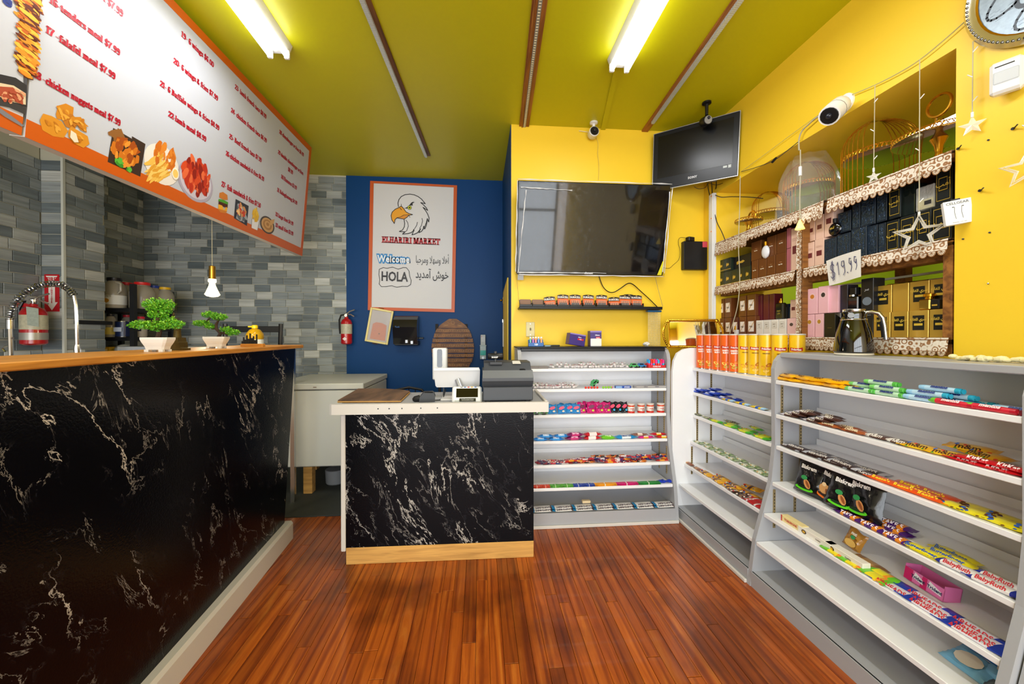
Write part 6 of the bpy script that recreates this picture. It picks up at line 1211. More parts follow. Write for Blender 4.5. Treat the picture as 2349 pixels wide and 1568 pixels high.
part(t, 'lid_button', MB().at((-.01, -.044, .178)).lathe([(.012, 0), (.012, -.004)], 14, True, 'y'), mat('grey_badge', '8a8c90', .3), True)
part(t, 'handle', MB().tube([(.036, 0, .192), (.06, 0, .194), (.082, 0, .186), (.094, 0, .165), (.100, 0, .13), (.104, 0, .085), (.105, 0, .07)], [.006, .009, .010, .010, .009, .008, .007], 10), STEEL, True); part(t, 'handle_grip', MB().tube([(.090, 0, .150), (.096, 0, .12), (.099, 0, .08)], .0085, 8), BLACK, True)
q = MB()
for k in range(7): a = k*.9; q.poly(ell(.02*math.cos(a)-.005, .085+.02*math.sin(a), .008, .004, 8, a), 0)
for i, v in enumerate(q.v): rr_ = .0665-.15*(v.z-.06)*0+.0; rr_ = .0705-(v.z-.04)*.16; a = v.x/rr_; q.v[i] = Vector((rr_*math.sin(a), -rr_*math.cos(a), v.z))
part(t, 'flower_print', q, mat('silver_print2', 'c8ccd0', .2, .8), kind='stuff')
o = single('gold_plate', MB().at((0, 0, .035), (R(78), 0, 0)).lathe([(.001, .002), (.04, .003), (.05, .0), (.05, -.003), (.001, -.002)], 24), mat('dull_gold', 'b89a2a', .35, .6), 'round gold lid leaning behind the chip cans', 'lid', (1.76, YatX(1741, 1.76), 1.225), R(-50), smooth=True)
# --- gold stands on the top shelf
GOLD = mat('gold_wire', 'd8a030', .22, .85); MIRT = mat('tray_mirror', 'a8a090', .08, .9)
def tray(parent, name, r_, z, h=.022):
    part(parent, name, MB().lathe([(.001, z), (r_*.97, z), (r_, z+.001), (r_, z+.004), (r_*.97, z+.004), (.001, z+.004)], 32), MIRT, True)
    n_ = int(2*PI*r_/.016); b = MB()
    for k in range(n_):
        a = 2*PI*k/n_; b.at((r_*math.cos(a), r_*math.sin(a), z+h*.5), (0, 0, a)).tube([(0, .0075*math.cos(q*PI/4), h*.45*math.sin(q*PI/4)) for q in range(8)], .0016, 4, True)
    o = part(parent, 'lattice_rim', b, GOLD, kind='stuff'); part(parent, 'rim_ring', MB().tube([(r_*math.cos(2*PI*k/32), r_*math.sin(2*PI*k/32), z+h) for k in range(32)], .002, 5, True), GOLD, True)
def cage(label, u, X, r_, H, zmid, n_=8, rot=R(-13), film=False):
    p = Vector((X, YatX(u, X), 2.006)); t = thing('birdcage_stand', label, 'cake stand', p, (0, 0, rot), 'gold birdcage stands'); tray(t, 'base_tray', r_, .0); tray(t, 'middle_tray', r_*.98, zmid)
    for sg in (0, PI):
        for k in range(n_):
            a = sg+(k-(n_-1)/2)*.16; ca, sa = math.cos(a), math.sin(a); hs = H-r_*.95
            pts = [(r_*ca, r_*sa, .005), (r_*ca, r_*sa, hs)]+[(r_*math.cos(q*PI/16)*ca, r_*math.cos(q*PI/16)*sa, hs+r_*.95*math.sin(q*PI/16)) for q in range(1, 9)]
            part(t, 'wire', MB().tube(pts, .0021, 5), GOLD, True)
    if film:
        rf_ = random.Random(3); part(t, 'plastic_bag', MB().grid(lambda a, b: ((r_*1.25*(1-.75*max(0, b-.45)**1.5*1.6)+.012*math.sin(a*44+b*9))*math.cos(a*2*PI), (r_*1.25*(1-.75*max(0, b-.45)**1.5*1.6)+.012*math.sin(a*31+b*13))*math.sin(a*2*PI), b*(H+.03)-.0), 40, 14, True), mat('clear_bag', 'f2f2f0', .1, alpha=.13, bump=.6, bscale=30), True)
    return t
cage('small gold birdcage stand at the far left of the top shelf', 1764, 2.09, .11, .335, .165, 7)
cage('gold birdcage stand wrapped in a clear plastic bag', 1852, 1.98, .125, .345, .18, 8, film=True)
cage('large uncovered gold birdcage stand in the middle of the top shelf', 2013, 2.0, .145, .375, .19, 8)
def stand(label, u, X, r_, h, tiers=1, rot=0):
    p = Vector((X, YatX(u, X), 2.006)); t = thing('cake_stand', label, 'cake stand', p, (0, 0, rot), 'gold cake stands')
    part(t, 'stem', MB().lathe([(.03, .0), (.012, .012), (.010, h*.3), (.018, h*.45), (.012, h*.6), (.016, h*.8), (.03, h)], 16), GOLD, True); part(t, 'foot', MB().lathe([(r_*.55, 0), (r_*.55, .004), (.03, .008)], 24), GOLD, True); tray(t, 'plate', r_, h, .018); return t
t = stand('flat gold cake stand with a wavy rim at the far left end', 1716, 1.90, .085, .10)
t = stand('tall gold cake stand with a mirrored plate by the right jamb', 2150, 2.0, .15, .155)
part(t, 'ring_handle', MB().tube([(.0, .045*math.cos(2*PI*k/24), .30+.045*math.sin(2*PI*k/24)) for k in range(24)], .006, 6, True), GOLD, True); part(t, 'scroll', MB().tube([(0, .0, .175), (0, .02, .19), (0, .03, .21), (0, .015, .235), (0, -.015, .235), (0, -.02, .22), (0, -.005, .212)], .003, 6), GOLD, True); part(t, 'scroll_top', MB().tube([(0, .015, .235), (0, .01, .255)], .003, 6), GOLD, True)
tray(t, 'foot_tray', .10, .0, .014)
single('black_box', MB().bbox(-.03, .03, 0, .05, 0, .17, .002), BLACK, 'tall black box behind the small birdcage stand', 'box', (2.12, YatX(1788, 2.12), 2.002), R(-90))
o = single('ring_ornament', MB().tube([(0, .035*math.cos(2*PI*k/20), .04+.035*math.sin(2*PI*k/20)) for k in range(20)], .006, 5, True), GOLD, 'small gold lattice ring ornament left of the small birdcage', 'ornament', (1.95, YatX(1724, 1.95), 2.12), smooth=True)
# ---------------------------------------------------------------- kitchen corner
YS = 2.45
def KY(u, v, Y=YS): return PY(u, v, Y)
b0 = KY(25, 828); t = thing('spray_faucet', 'tall chrome spring faucet arching behind the pine counter', 'faucet', (b0.x, YS, .90)); L0 = lambda u, v: tuple(KY(u, v)-Vector((b0.x, YS, .90)))
part(t, 'riser', MB().tube([(0, 0, 0), L0(25, 810), L0(23, 745)], .010, 8), STEEL, True)
arc = [L0(u, v) for u, v in ((23, 735), (26, 715), (35, 695), (50, 677), (70, 663), (95, 653), (118, 650), (140, 652), (158, 662), (170, 678))]
part(t, 'inner_hose', MB().tube(arc, .006, 8), DARK, True)
cp = []; N_ = len(arc)-1
for k in range(N_*40+1):
    s = k/40; i = min(int(s), N_-1); p = Vector(arc[i]).lerp(Vector(arc[i+1]), s-i); d = (Vector(arc[min(i+1, N_)])-Vector(arc[i])).normalized(); n1 = Vector((0, 1, 0)); n2 = d.cross(n1); a = s*2*PI*3.3; cp.append(p+(n1*math.cos(a)+n2*math.sin(a))*.017)
part(t, 'spring', MB().tube(cp, .0028, 4), STEEL, True); part(t, 'spring_collar', MB().at(L0(23, 742)).cyl(.017, -.03, .03, 12), STEEL, True)
part(t, 'spray_hose', MB().tube([L0(170, 678), L0(174, 700), L0(176, 740), L0(177, 790)], .009, 8), STEEL, True); part(t, 'spray_head', MB().tube([L0(177, 790), L0(177, 800), L0(178, 812)], [.011, .015, .013], 8), STEEL, True)
part(t, 'holder_arm', MB().tube([L0(0, 776), L0(30, 775)], .006, 6), STEEL, True); part(t, 'hook', MB().tube([L0(28, 790), L0(12, 794), L0(6, 800), L0(12, 806)], .005, 6), STEEL, True)
def extinguisher(label, p, rz, H, r_, full=True):
    t = thing('fire_extinguisher', label, 'fire extinguisher', p, (0, 0, rz)); red = mat('extinguisher_red', 'b0121c', .25, coat=.4)
    part(t, 'cylinder', MB().lathe([(r_*.8, 0), (r_, .01), (r_, H*.62), (r_*.8, H*.70), (r_*.35, H*.75), (r_*.3, H*.8)], 24), red, True)
    part(t, 'valve', MB().lathe([(r_*.28, H*.78), (r_*.35, H*.82), (r_*.35, H*.88), (r_*.2, H*.9)], 14), STEEL, True); part(t, 'handle', MB().tube([(0, 0, H*.88), (r_*.6, 0, H*.95), (r_*1.5, 0, H*1.0)], .006, 6).tube([(0, 0, H*.86), (r_*.8, 0, H*.86), (r_*1.4, 0, H*.80)], .006, 6), mat('handle_metal', 'b8b0a8', .3, .8), True)
    part(t, 'gauge', MB().at((0, -r_*.4, H*.83)).cyl(.014, -.004, .004, 12, 'y'), STEEL, True)
    part(t, 'hose', MB().tube([(-r_*.3, 0, H*.85), (-r_*1.0, 0, H*.84), (-r_*1.25, -.01, H*.7), (-r_*1.2, -.01, H*.45), (-r_*1.1, -.01, H*.3)], .008, 8), BLACK, True)
    lw = MB().lathe([(r_+.0008, H*.30), (r_+.0008, H*.58)], 24, False); part(t, 'paper_label', lw, mat('extinguisher_label', 'b8b49c', .4, noise=.35, nscale=60), True)
    part(t, 'metal_band' if full else 'white_diamond', MB().lathe([(r_+.001, H*.10), (r_+.001, H*.24)], 24, False) if full else MB().add([(0, -r_-.002, H*.1), (.022, -r_, H*.155), (0, -r_-.002, H*.21), (-.022, -r_, H*.155)], [(0, 1, 2, 3)]), mat('band_grey', 'a8a49c', .35, .4) if full else ink('e8e0dc'), full); return t
p = PX(78, 791, XA+.10); t = extinguisher('red fire extinguisher on the tiled wall at far left below its sign', p, 0, .34, .062)
q = MB().add([(.03, -.064, .13), (.062, -.03, .12), (.06, -.03, .24), (.025, -.066, .25)], [(0, 1, 2, 3)]); part(t, 'hang_tag', q, mat('tag_paper', '98a49c', .5, noise=.3, nscale=80)); part(t, 'bracket', MB().box(-.10, -.02, .0, .02, .25, .275), mat('extinguisher_red', 'b0121c'))
p = PY(795, 789, YBL-.075); extinguisher('small red fire extinguisher at the tile edge of the blue wall', p, 0, .345, .062*.85, False)
# sign
a, b = PY(102, 714, Y1_-.004), PY(135, 629, Y1_-.004); w_, h_ = abs(b.x-a.x), b.z-a.z
t = thing('extinguisher_sign', 'red and white fire extinguisher sign with an arrow on the tiled column', 'sign', (a.x, Y1_-.003, a.z)); part(t, 'plate', MB().box(0, w_, 0, .002, 0, h_), mat('sign_red', 'b81420', .35))
q = MB().mat(0).poly([(w_*x, h_*z) for x, z in ((.28, .25), (.28, .85), (.1, .96), (.9, .96), (.72, .85), (.72, .25), (.9, .25), (.5, .03), (.1, .25))], -.0006); q.mat(1); text_into(q, 'FIRE', h_*.15, w_*.5, h_*.86, -.0012, bold=.001, sx=.9)
for k, c in enumerate('EXTINGUISHER'): text_into(q, c, h_*.062, w_*.5, h_*(.75-.046*k), -.0012, bold=.0006)
part(t, 'lettering', q, [ink('e4dcd8'), ink('b81420')])
single('knife_rack', MB().bbox(0, YatX(250, XCH)-YatX(166, XCH), -.03, -.008, -.014, .014, .003), BLACK, 'black magnetic knife rack on the tiled wall', 'rack', PX(166, 738, XCH-.006)+Vector((.0, 0, 0)), R(90))
# storage rack
RX0, RX1, RY0, RY1 = -3.22, -2.80, 3.36, 3.74
t = thing('storage_rack', 'black metal storage rack with jars in the kitchen corner', 'rack', (RX0, RY0, 0)); w_, d_ = RX1-RX0, RY1-RY0
for x in (0, w_): 
    for y in (0, d_): part(t, 'post', MB().box(x-.016, x+.016, y-.016, y+.016, 0, 1.72 if y == 0 else 1.70), BLACK)
ZS = (1.525, 1.29, .9)
for z in ZS: part(t, 'shelf', MB().box(0, w_, 0, d_, z-.03, z), BLACK)
part(t, 'guard_rail', MB().box(w_-.01, w_+.01, 0, d_, 1.34, 1.36), BLACK); 
CLJ = mat('clear_jug_plastic', 'b8b0a0', .15, alpha=.55)
def jug(label, u, v, Y, r_, h, lid, fill, lab=None, z=None):
    p = PY(u, v, Y); p.z = z if z else p.z; t = thing('storage_jar', label, 'jar', p, group='jars on the storage rack')
    part(t, 'jar', MB().lathe([(r_*.9, 0), (r_, .01), (r_, h*.62), (r_*.8, h*.8), (r_*.55, h*.88), (r_*.55, h*.92)], 18), CLJ, True); part(t, 'contents', MB().lathe([(r_*.85, .004), (r_*.93, .012), (r_*.93, h*.45)], 14), mat('fill_'+fill, fill, .7), True)
    part(t, 'lid', MB().lathe([(r_*.6, h*.90), (r_*.62, h*.91), (r_*.62, h), (r_*.5, h*1.01)], 16), mat('lid_'+lid, lid, .4), True)
    if lab:
        part(t, 'paper_label', MB().lathe([(r_+.001, h*.12), (r_+.001, h*.42)], 18, False), mat('label_'+lab, lab, .5), True)
    return t
t_ = jug('large jug with a black lid and white label on the rack top', 263, 700, 3.42, .075, .25, '15151a', 'c8b898', 'd8d8d4', ZS[0]); q = MB(); text_into(q, 'CHEF MATE', .02, 0, .095, -.078, sx=.8); part(t_, 'lettering', q, ink('2a2a30')); part(t_, 'badge', MB().poly(ell(0, .06, .028, .018), -.079), ink('c8902a')); part(t_, 'handle', MB().tube([(.055, -.05, .21), (.09, -.05, .20), (.09, -.05, .14), (.07, -.05, .12)], .008, 6), CLJ, True)
jug('clear jar with a red lid behind the large jug', 291, 700, 3.60, .075, .235, 'c81820', '8a6a48', None, ZS[0]); jug('clear jar with a wide red lid in the middle of the rack', 327, 700, 3.50, .085, .225, 'd02020', '7a6450', None, ZS[0]); jug('clear jar with a blue lid near the rack end', 353, 700, 3.62, .06, .215, '1a3a9a', '8a7a68', '4a4038', ZS[0]); jug('clear jar with a yellow lid at the rack end', 379, 700, 3.66, .065, .205, 'e0b018', 'a08a68', None, ZS[0])
jug('small bottle with yellow and white label on the second tier', 254, 757, 3.42, .04, .19, '26262a', 'a88a38', 'd8c058', ZS[1]); jug('small jar with a red lid behind the green foliage', 322, 757, 3.45, .045, .17, 'c81838', 'a89a88', None, ZS[1])
p = PY(284, 757, 3.42); p.z = ZS[1]; t = thing('food_can', 'dark blue food can with a red topped jar behind it', 'can', p); part(t, 'can_body', MB().cyl(.052, .006, .125, 20), mat('navy_can', '182448', .3), True); part(t, 'rims', MB().lathe([(.053, 0), (.054, .006)], 20).lathe([(.054, .125), (.053, .131)], 20), STEEL, True); part(t, 'label_patch', MB().box(-.03, .03, -.055, -.053, .045, .08), ink('b8c0d0'))
jug('jar with a red screw lid behind the blue can', 292, 745, 3.58, .045, .19, 'c02030', '9a8a78', None, ZS[1])
t = pbox('carton_box', 'yellow and red carton at the bottom tier of the rack', 'box', .17, .12, .075, 'd8a818', [('b02020', rect(-.45, .0, .3, .75)), ('f0e0b0', rect(.1, .4, .2, .8))]); t.location = (-3.10, 3.40, 1.135)
part(None, 'x', MB().box(0, 0, 0, 0, 0, 0), BLACK) if 0 else None
tt = [o for o in bpy.data.objects if o.name == 'storage_rack'][0]; part(tt, 'shelf', MB().box(0, w_, 0, d_, 1.105, 1.133), BLACK)
single('paper_stack', MB().at((0, 0, 0), (R(-8), R(-24), 0)).bbox(-.09, .09, -.0, .14, 0, .02, .004).at((.02, 0, .03), (R(-8), R(-34), 0)).bbox(-.08, .09, .0, .14, 0, .015, .004), mat('grey_paper', 'b0b0aa', .6), 'slanted grey paper packets on the bottom tier behind foliage', 'paper', (-2.93, 3.42, 1.17))
single('plastic_bag', MB().at((0, 0, .05), (0, 0, 0), (1.3, 1, .9)).ball(.055, 12, 8), mat('grey_bag', 'a8a8a0', .3, alpha=.8, bump=.8, bscale=30), 'crinkled clear bag at the rack post', 'bag', (-2.90, 3.40, 1.134), smooth=True)
# bonsai
LEAF = mat('bonsai_green', '4f9a1e', .45, noise=.45, nscale=40); LEAF2 = mat('bonsai_light_green', '8ac42e', .45); BARK = mat('bonsai_bark', '3a261a', .7, noise=.4)
def bonsai(label, p, pads, trunk, seed, s=1):
    t = thing('bonsai_plant', label, 'potted plant', p); POT = mat('white_ceramic', 'e8e8ea', .15, coat=.6); w0, w1, h = .052*s, .072*s, .05*s
    def sq(w, z): d = w*.42; w = w*.66; return [(w, d*.7, z), (w*.86, d, z), (-w*.86, d, z), (-w, d*.7, z), (-w, -d*.7, z), (-w*.86, -d, z), (w*.86, -d, z), (w, -d*.7, z)]
    rg = [sq(.050*s, .008*s), sq(.054*s, .02*s), sq(.066*s, .035*s), sq(.074*s, .048*s), sq(.074*s, .056*s), sq(.066*s, .056*s), sq(.063*s, .046*s)]; b = MB()
    for k in range(len(rg)-1): b.add(rg[k]+rg[k+1], [(j, (j+1) % 8, 8+(j+1) % 8, 8+j) for j in range(8)])
    b.add(rg[0], [tuple(range(7, -1, -1))]); b.fixn = True
    for sx in (-1, 1):
        for sy_ in (-1, 1): b.box(sx*.018*s, sx*.034*s, sy_*.012*s, sy_*.022*s, 0, .009*s)
    part(t, 'pot', b, POT); part(t, 'soil', MB().add(sq(.064*s, .05*s), [tuple(range(8))]), mat('moss_soil', '3a3a1c', .9))
    part(t, 'trunk', MB().tube([Vector(q) for q in trunk], [.009*s-.005*s*k/len(trunk) for k in range(len(trunk))], 7), BARK, True)
    rr = random.Random(seed)
    for (cx_, cz_, a, b_, cy_) in [(q[0]*.78, q[1], q[2]*.78, q[3], q[4]*.6) for q in pads]:
        near = min(trunk, key=lambda q: (q[0]-cx_)**2+(q[2]-cz_)**2); pd = part(t, 'branch', MB().tube([near, ((near[0]+cx_)/2, cy_*.5, (near[2]+cz_)/2-.004), (cx_, cy_, cz_-.004)], [.004, .003, .002], 5), BARK, True)
        for kk, m_ in ((0, LEAF), (1, LEAF2)):
            lf = MB(); n_ = int(2600*a*b_*340*(.7 if kk == 0 else .35)/1)
            for i in range(min(n_, 900)):
                th = rr.uniform(0, 6.28); rd = math.sqrt(rr.random()); zz = rr.uniform(-1, 1)*(1-rd*rd)**.5; x = cx_+a*rd*math.cos(th); y = cy_+a*.5*rd*math.sin(th); z = cz_+b_*zz+.004*rr.random()+(.004 if kk else 0)
                d = Vector((rr.uniform(-1, 1), rr.uniform(-1, 1), rr.uniform(-.2, 1))).normalized(); sd = d.cross(Vector((rr.uniform(-1, 1), rr.uniform(-1, 1), rr.uniform(-1, 1)))).normalized(); c = Vector((x, y, z)); L_ = .0085; lf.add([c, c+d*L_*.5+sd*.0022, c+d*L_, c+d*L_*.5-sd*.0022], [(0, 1, 2, 3)])
            part(t, 'foliage', lf, m_, kind='stuff')
    return t
P1 = PZ(357, 807, 1.2435); P1 = Vector((-1.16, 1.49, 1.2432))
bonsai('artificial bonsai with broad rounded foliage in a white pot, nearest on the pine counter', P1, [(.005, .165, .066, .022, 0), (.0, .148, .055, .018, .01), (-.065, .092, .05, .014, -.01), (.06, .095, .052, .017, 0), (.0, .088, .06, .018, -.02), (.02, .108, .045, .014, .02), (.0, .128, .04, .012, 0)], [(0, 0, .05), (.006, 0, .08), (-.004, 0, .105), (.004, 0, .135), (.0, 0, .16)], 1, .92)
P2 = Vector((-1.20, 1.86, 1.2432)); 
bonsai('artificial bonsai with three separate foliage pads, farther along the pine counter', P2, [(-.035, .150, .045, .014, 0), (.02, .138, .045, .015, 0), (-.082, .11, .045, .014, 0), (-.03, .095, .03, .012, 0), (.055, .082, .032, .013, 0), (.09, .068, .035, .014, 0)], [(.01, 0, .05), (.018, 0, .07), (.0, 0, .09), (.0, 0, .11), (.01, 0, .13), (-.02, 0, .145)], 2, .95)
# statuette
PS = Vector((-1.19, 1.62, 1.2433)); BRZ = mat('aged_bronze', '5a4c26', .45, .6, noise=.3, nscale=60); t = thing('bronze_statuette', 'dark bronze statuette of a robed figure raising a torch beside the first bonsai', 'statuette', PS)
part(t, 'plinth', MB().prism([(-.034, 0), (.034, 0), (.034, .008), (.024, .012), (.022, .032), (.018, .034), (.016, .05), (-.016, .05), (-.018, .034), (-.022, .032), (-.024, .012), (-.034, .008)], -.022, .022, 'y'), BRZ)
part(t, 'figure', MB().tube([(0, 0, .05), (.0, 0, .07), (.001, 0, .092), (0, 0, .104), (0, 0, .110)], [.014, .012, .011, .010, .004], 10).at((0, 0, .115)).ball(.0062, 10, 8).at().tube([(-.008, 0, .100), (-.014, 0, .118), (-.013, 0, .136)], [.0035, .003, .0025], 6).tube([(.008, -.004, .100), (.013, -.008, .088), (.008, -.012, .085)], [.0035, .003, .0025], 6), BRZ, True)
part(t, 'torch', MB().at((-.013, 0, .136)).lathe([(.002, 0), (.004, .004), (.003, .008), (.001, .013)], 8), BRZ, True); part(t, 'tablet', MB().bbox(.004, .016, -.017, -.013, .078, .096, .001), BRZ); b = MB()
for k in range(7): a = PI*k/6; b.tube([(.004*math.cos(a), 0, .119+.003*math.sin(a)), (.011*math.cos(a), 0, .119+.011*math.sin(a))], .0008, 4)
part(t, 'crown', b, BRZ)
# skyline ornament on the counter
PK = Vector((-1.19, 2.09, 1.2433)); t = thing('skyline_ornament', 'small black city skyline cutout on a wooden base at the counter end', 'ornament', PK); part(t, 'base', MB().bbox(-.035, .075, -.012, .012, 0, .016, .001), PINE)
sk = MB()
for x, h in ((-.035, .03), (-.028, .05), (-.02, .038), (-.012, .06), (-.004, .042), (.004, .07), (.012, .046), (.02, .056), (.028, .036), (.036, .065)): sk.box(x, x+.006, -.002, .002, .014, h)
part(t, 'skyline', sk, BLACK, kind='stuff')
# chair behind the counter, oil bottle on a table
CYc = 3.35; a, b = PY(511, 742, CYc), PY(640, 742, CYc); t = thing('metal_chair', 'black metal chair behind the pine counter', 'chair', ((a.x+b.x)/2, CYc, 0)); hw = (b.x-a.x)/2; zt = a.z
for sx in (-1, 1): part(t, 'back_post', MB().tube([(sx*hw*.9, 0, 0), (sx*hw*.93, 0, .45), (sx*hw, .03, zt+.0)], .016, 6), BLACK)
part(t, 'top_rail', MB().bbox(-hw, hw, .0, .02, zt-.07, zt-.02, .003), BLACK); part(t, 'seat', MB().bbox(-hw*.95, hw*.95, -.40, .0, .43, .47, .01), BLACK); part(t, 'lower_rail', MB().bbox(-hw, hw, .0, .02, zt-.28, zt-.24, .003), BLACK)
for sx in (-1, 1): part(t, 'front_leg', MB().tube([(sx*hw*.9, -.38, 0), (sx*hw*.9, -.38, .44)], .014, 6), BLACK)
p = PY(611, 800, 3.1); ZT2 = PY(611, 792, 2.95).z; t = thing('oil_bottle', 'clear oil bottle with a yellow cap in front of the black chair', 'bottle', (p.x, 2.95, ZT2)); OIL = mat('golden_oil', 'c89a18', .1, alpha=.85)
part(t, 'bottle', MB().lathe([(.05, 0), (.055, .008), (.055, .05), (.058, .06), (.055, .085), (.035, .115), (.018, .122), (.018, .13)], 18), OIL, True); part(t, 'cap', MB().lathe([(.02, .126), (.02, .146), (.012, .15)], 12), mat('yellow_cap', 'e8c818', .35), True); part(t, 'spout_tab', MB().bbox(-.045, 0, -.01, .01, .132, .142, .003), mat('yellow_cap', 'e8c818', .35)); part(t, 'paper_label', MB().lathe([(.0562, .01), (.0562, .045)], 18, False), mat('pale_label', 'dcdcd4', .5), True)
t = thing('prep_table', 'steel prep table behind the pine counter', 'table', (p.x+.1, 3.0, 0)); part(t, 'tabletop', MB().bbox(-.9, .12, -.2, .18, ZT2-.03, ZT2, .003), STEEL)
for x in (-.85, .08):
    for y in (-.15, .13): part(t, 'leg', MB().box(x-.015, x+.015, y-.015, y+.015, 0, ZT2-.03), STEEL)
# pendant lamp
Pl = PT(487, 655, 2.38); t = thing('pendant_lamp', 'small pendant bulb on a cord in front of the tiled wall', 'lamp', (Pl.x, Pl.y, CH)); d = CH-Pl.z
part(t, 'cord', MB().tube([(0, 0, 0), (0, 0, -d+.11)], .0018, 5), mat('pale_cord', 'c8c0a0', .6)); part(t, 'socket', MB().at((0, 0, -d)).lathe([(.006, .125), (.017, .12), (.0185, .045), (.017, .04)], 18), mat('aged_brass', 'a8802e', .28, .9), True)
WB = mat('warm_lit_bulb', 'fff0c8', .3, emit=14); part(t, 'glow_ring', MB().at((0, 0, -d)).lathe([(.020, .040), (.021, .03), (.020, .022)], 18), WB, True)
part(t, 'bulb', MB().at((0, 0, -d)).lathe([(.014, .022), (.018, .0), (.034, -.042), (.040, -.055), (.030, -.065), (.008, -.07)], 12), mat('faceted_glass', 'fff4dc', .05, alpha=.35, emit=.6), False); part(t, 'filament', MB().at((0, 0, -d)).lathe([(.008, .01), (.010, -.02), (.022, -.045), (.012, -.058)], 10), WB, True)
l = bpy.data.lights.new('pendant_glow', 'POINT'); l.energy = 5; l.color = (1, .85, .6); l.shadow_soft_size = .05; o = bpy.data.objects.new('pendant_glow', l); COL.objects.link(o); o.location = (Pl.x, Pl.y, Pl.z-.10)
# freezer
t = thing('chest_freezer', 'white chest freezer against the tiled and blue wall', 'freezer', (-.945, 3.19, 0)); FW = painted('aged_freezer_white', 'cfcfc4', .4, .05)
part(t, 'cabinet', MB().bbox(-.74, 0, 0, .80, .25, .865, .008), FW); part(t, 'lid', MB().bbox(-.745, .008, -.01, .80, .870, .918, .006), FW); part(t, 'gasket', MB().box(-.73, -.006, .004, .79, .864, .871), DARK)
part(t, 'hinge_mark', MB().box(-.60, -.575, -.0115, -.010, .888, .893).box(-.38, -.355, -.0115, -.010, .888, .893), BROWNWOOD, kind='stuff'); 
for x in (-.50,): part(t, 'wood_block', MB().bbox(x, x+.07, .08, .15, .004, .25, .003), RAWWOOD)
for x in (-.70, -.09): part(t, 'wood_block', MB().bbox(x, x+.07, .66, .73, .004, .25, .003), RAWWOOD)
single('bucket', MB().lathe([(.07, 0), (.08, .01), (.085, .12), (.08, .125)], 16), mat('grey_bucket', '8a8c90', .5), 'grey pail lying in the dark under the freezer', 'bucket', (-1.27, 3.5, .005), smooth=True)
single('cardboard_box', MB().bbox(-.08, .08, -.06, .06, 0, .10, .002), mat('grey_carton', 'a8a09c', .6), 'pale box standing in the dark under the freezer', 'box', (-1.02, 3.55, .005), .3)
def fit_text(mb, txt, size, width, x, z, y, bold=0, k=None, space=1):
    me = text_mesh(txt, size, bold, 1, space); xs = [v.co.x for v in me.vertices]; text_into(mb, txt, size, x, z, y, bold, width/(max(xs)-min(xs)), space, k=k)
# ---------------------------------------------------------------- menu board print
RED = ink('b8142c')
ML = MB()
def menu(txt, u0, v0, u1, v1, hp):
    x0, z0 = onboard(u0, v0); x1, z1 = onboard(u1, v1); h = onboard(u0, v0-hp)[1]-z0
    tw = sum(GLP.get(c, GLP[' '])[0] for c in txt)*h; serif(ML, txt, h, x0, (z0+z1)/2, -.0015, sx=(x1-x0)/tw, nib=.21, thin=.085)
for a in (('l $7.99', 236, 4, 281, 37, 17), ('16-tenders meal $7.99', 112, 8, 274, 125, 17), ('17 -falafel meal $7.99', 104, 75, 263, 181, 17), ('18 -chicken nuggets meal $7.99', 76, 178, 275, 287, 17),
          ('19- 6 wings $6.00', 415, 85, 489, 152, 13), ('20- 6 wings & fries $7.99', 397, 146, 499, 229, 13), ('21- 6 Buffalo wings & fries $8.99', 366, 198, 502, 297, 13), ('22-lamb meal $8.99', 385, 269, 472, 322, 13),
          ('23- lamb french taco $8.99', 538, 204, 610, 271, 11), ('24- chicken french taco $6.99', 529, 259, 611, 325, 11), ('25- Beef french taco $7.99', 525, 317, 599, 371, 11), ('26-chicken sandwich & fries $6.99', 517, 358, 605, 413, 11), ('27- fish sandwich & fries $7.50', 507, 429, 597, 474, 12),
          ('28 cheesburger w fries $6.99', 640, 306, 696, 358, 9), ('29 double cheesburger w fries', 637, 352, 695, 401, 9), ('$8.99', 660, 391, 671, 400, 9), ('30 Hummus $3.99', 644, 409, 680, 434, 9), ('31 Babaghanoug $4.99', 635, 439, 681, 469, 9), ('32 large fries $4.99', 631, 494, 672, 517, 9), ('33 small fries $3.99', 631, 520, 672, 539, 9)):
    menu(*a)
part(MENU, 'lettering', ML, RED)
def bpoly(mb, k, px, y): mb.mat(k).poly([onboard(*q) for q in px], y)
def blobs(mb, ks, cu, cv, ru, rv, n, size, seed, y=-.0016, asp=2.2, ang=None, sh=.52):
    """irregular overlapping pieces of a food print; centre and radii in board pixels converted to board metres"""
    rr = random.Random(seed); x0, z0 = onboard(cu, cv); rx = abs(onboard(cu+ru, cv+ru*sh)[0]-x0); rz = abs(onboard(cu, cv-rv)[1]-z0); sz = abs(onboard(cu, cv-size)[1]-z0)
    for i in range(n):
        a = rr.uniform(0, 6.28); d = math.sqrt(rr.random())*.85; x, z = x0+rx*d*math.cos(a), z0+rz*d*math.sin(a); ph = ang+rr.uniform(-.4, .4) if ang is not None else rr.uniform(0, 3.14); s = sz*rr.uniform(.6, 1.2)
        pts = []
        for q in range(9):
            t_ = 2*PI*q/9; e = 1+rr.uniform(-.22, .22); lx, lz = s*e*math.cos(t_)*asp**.5, s*e*math.sin(t_)/asp**.5; pts.append((x+lx*math.cos(ph)-lz*math.sin(ph), z+lx*math.sin(ph)+lz*math.cos(ph)))
        mb.mat(ks[i % len(ks)]).poly(pts, y-.00002*i)
def photo(name, label, cols, fn): mb = MB(); fn(mb); o = part(MENU, name, mb, [ink(c) for c in cols], label=label); return o
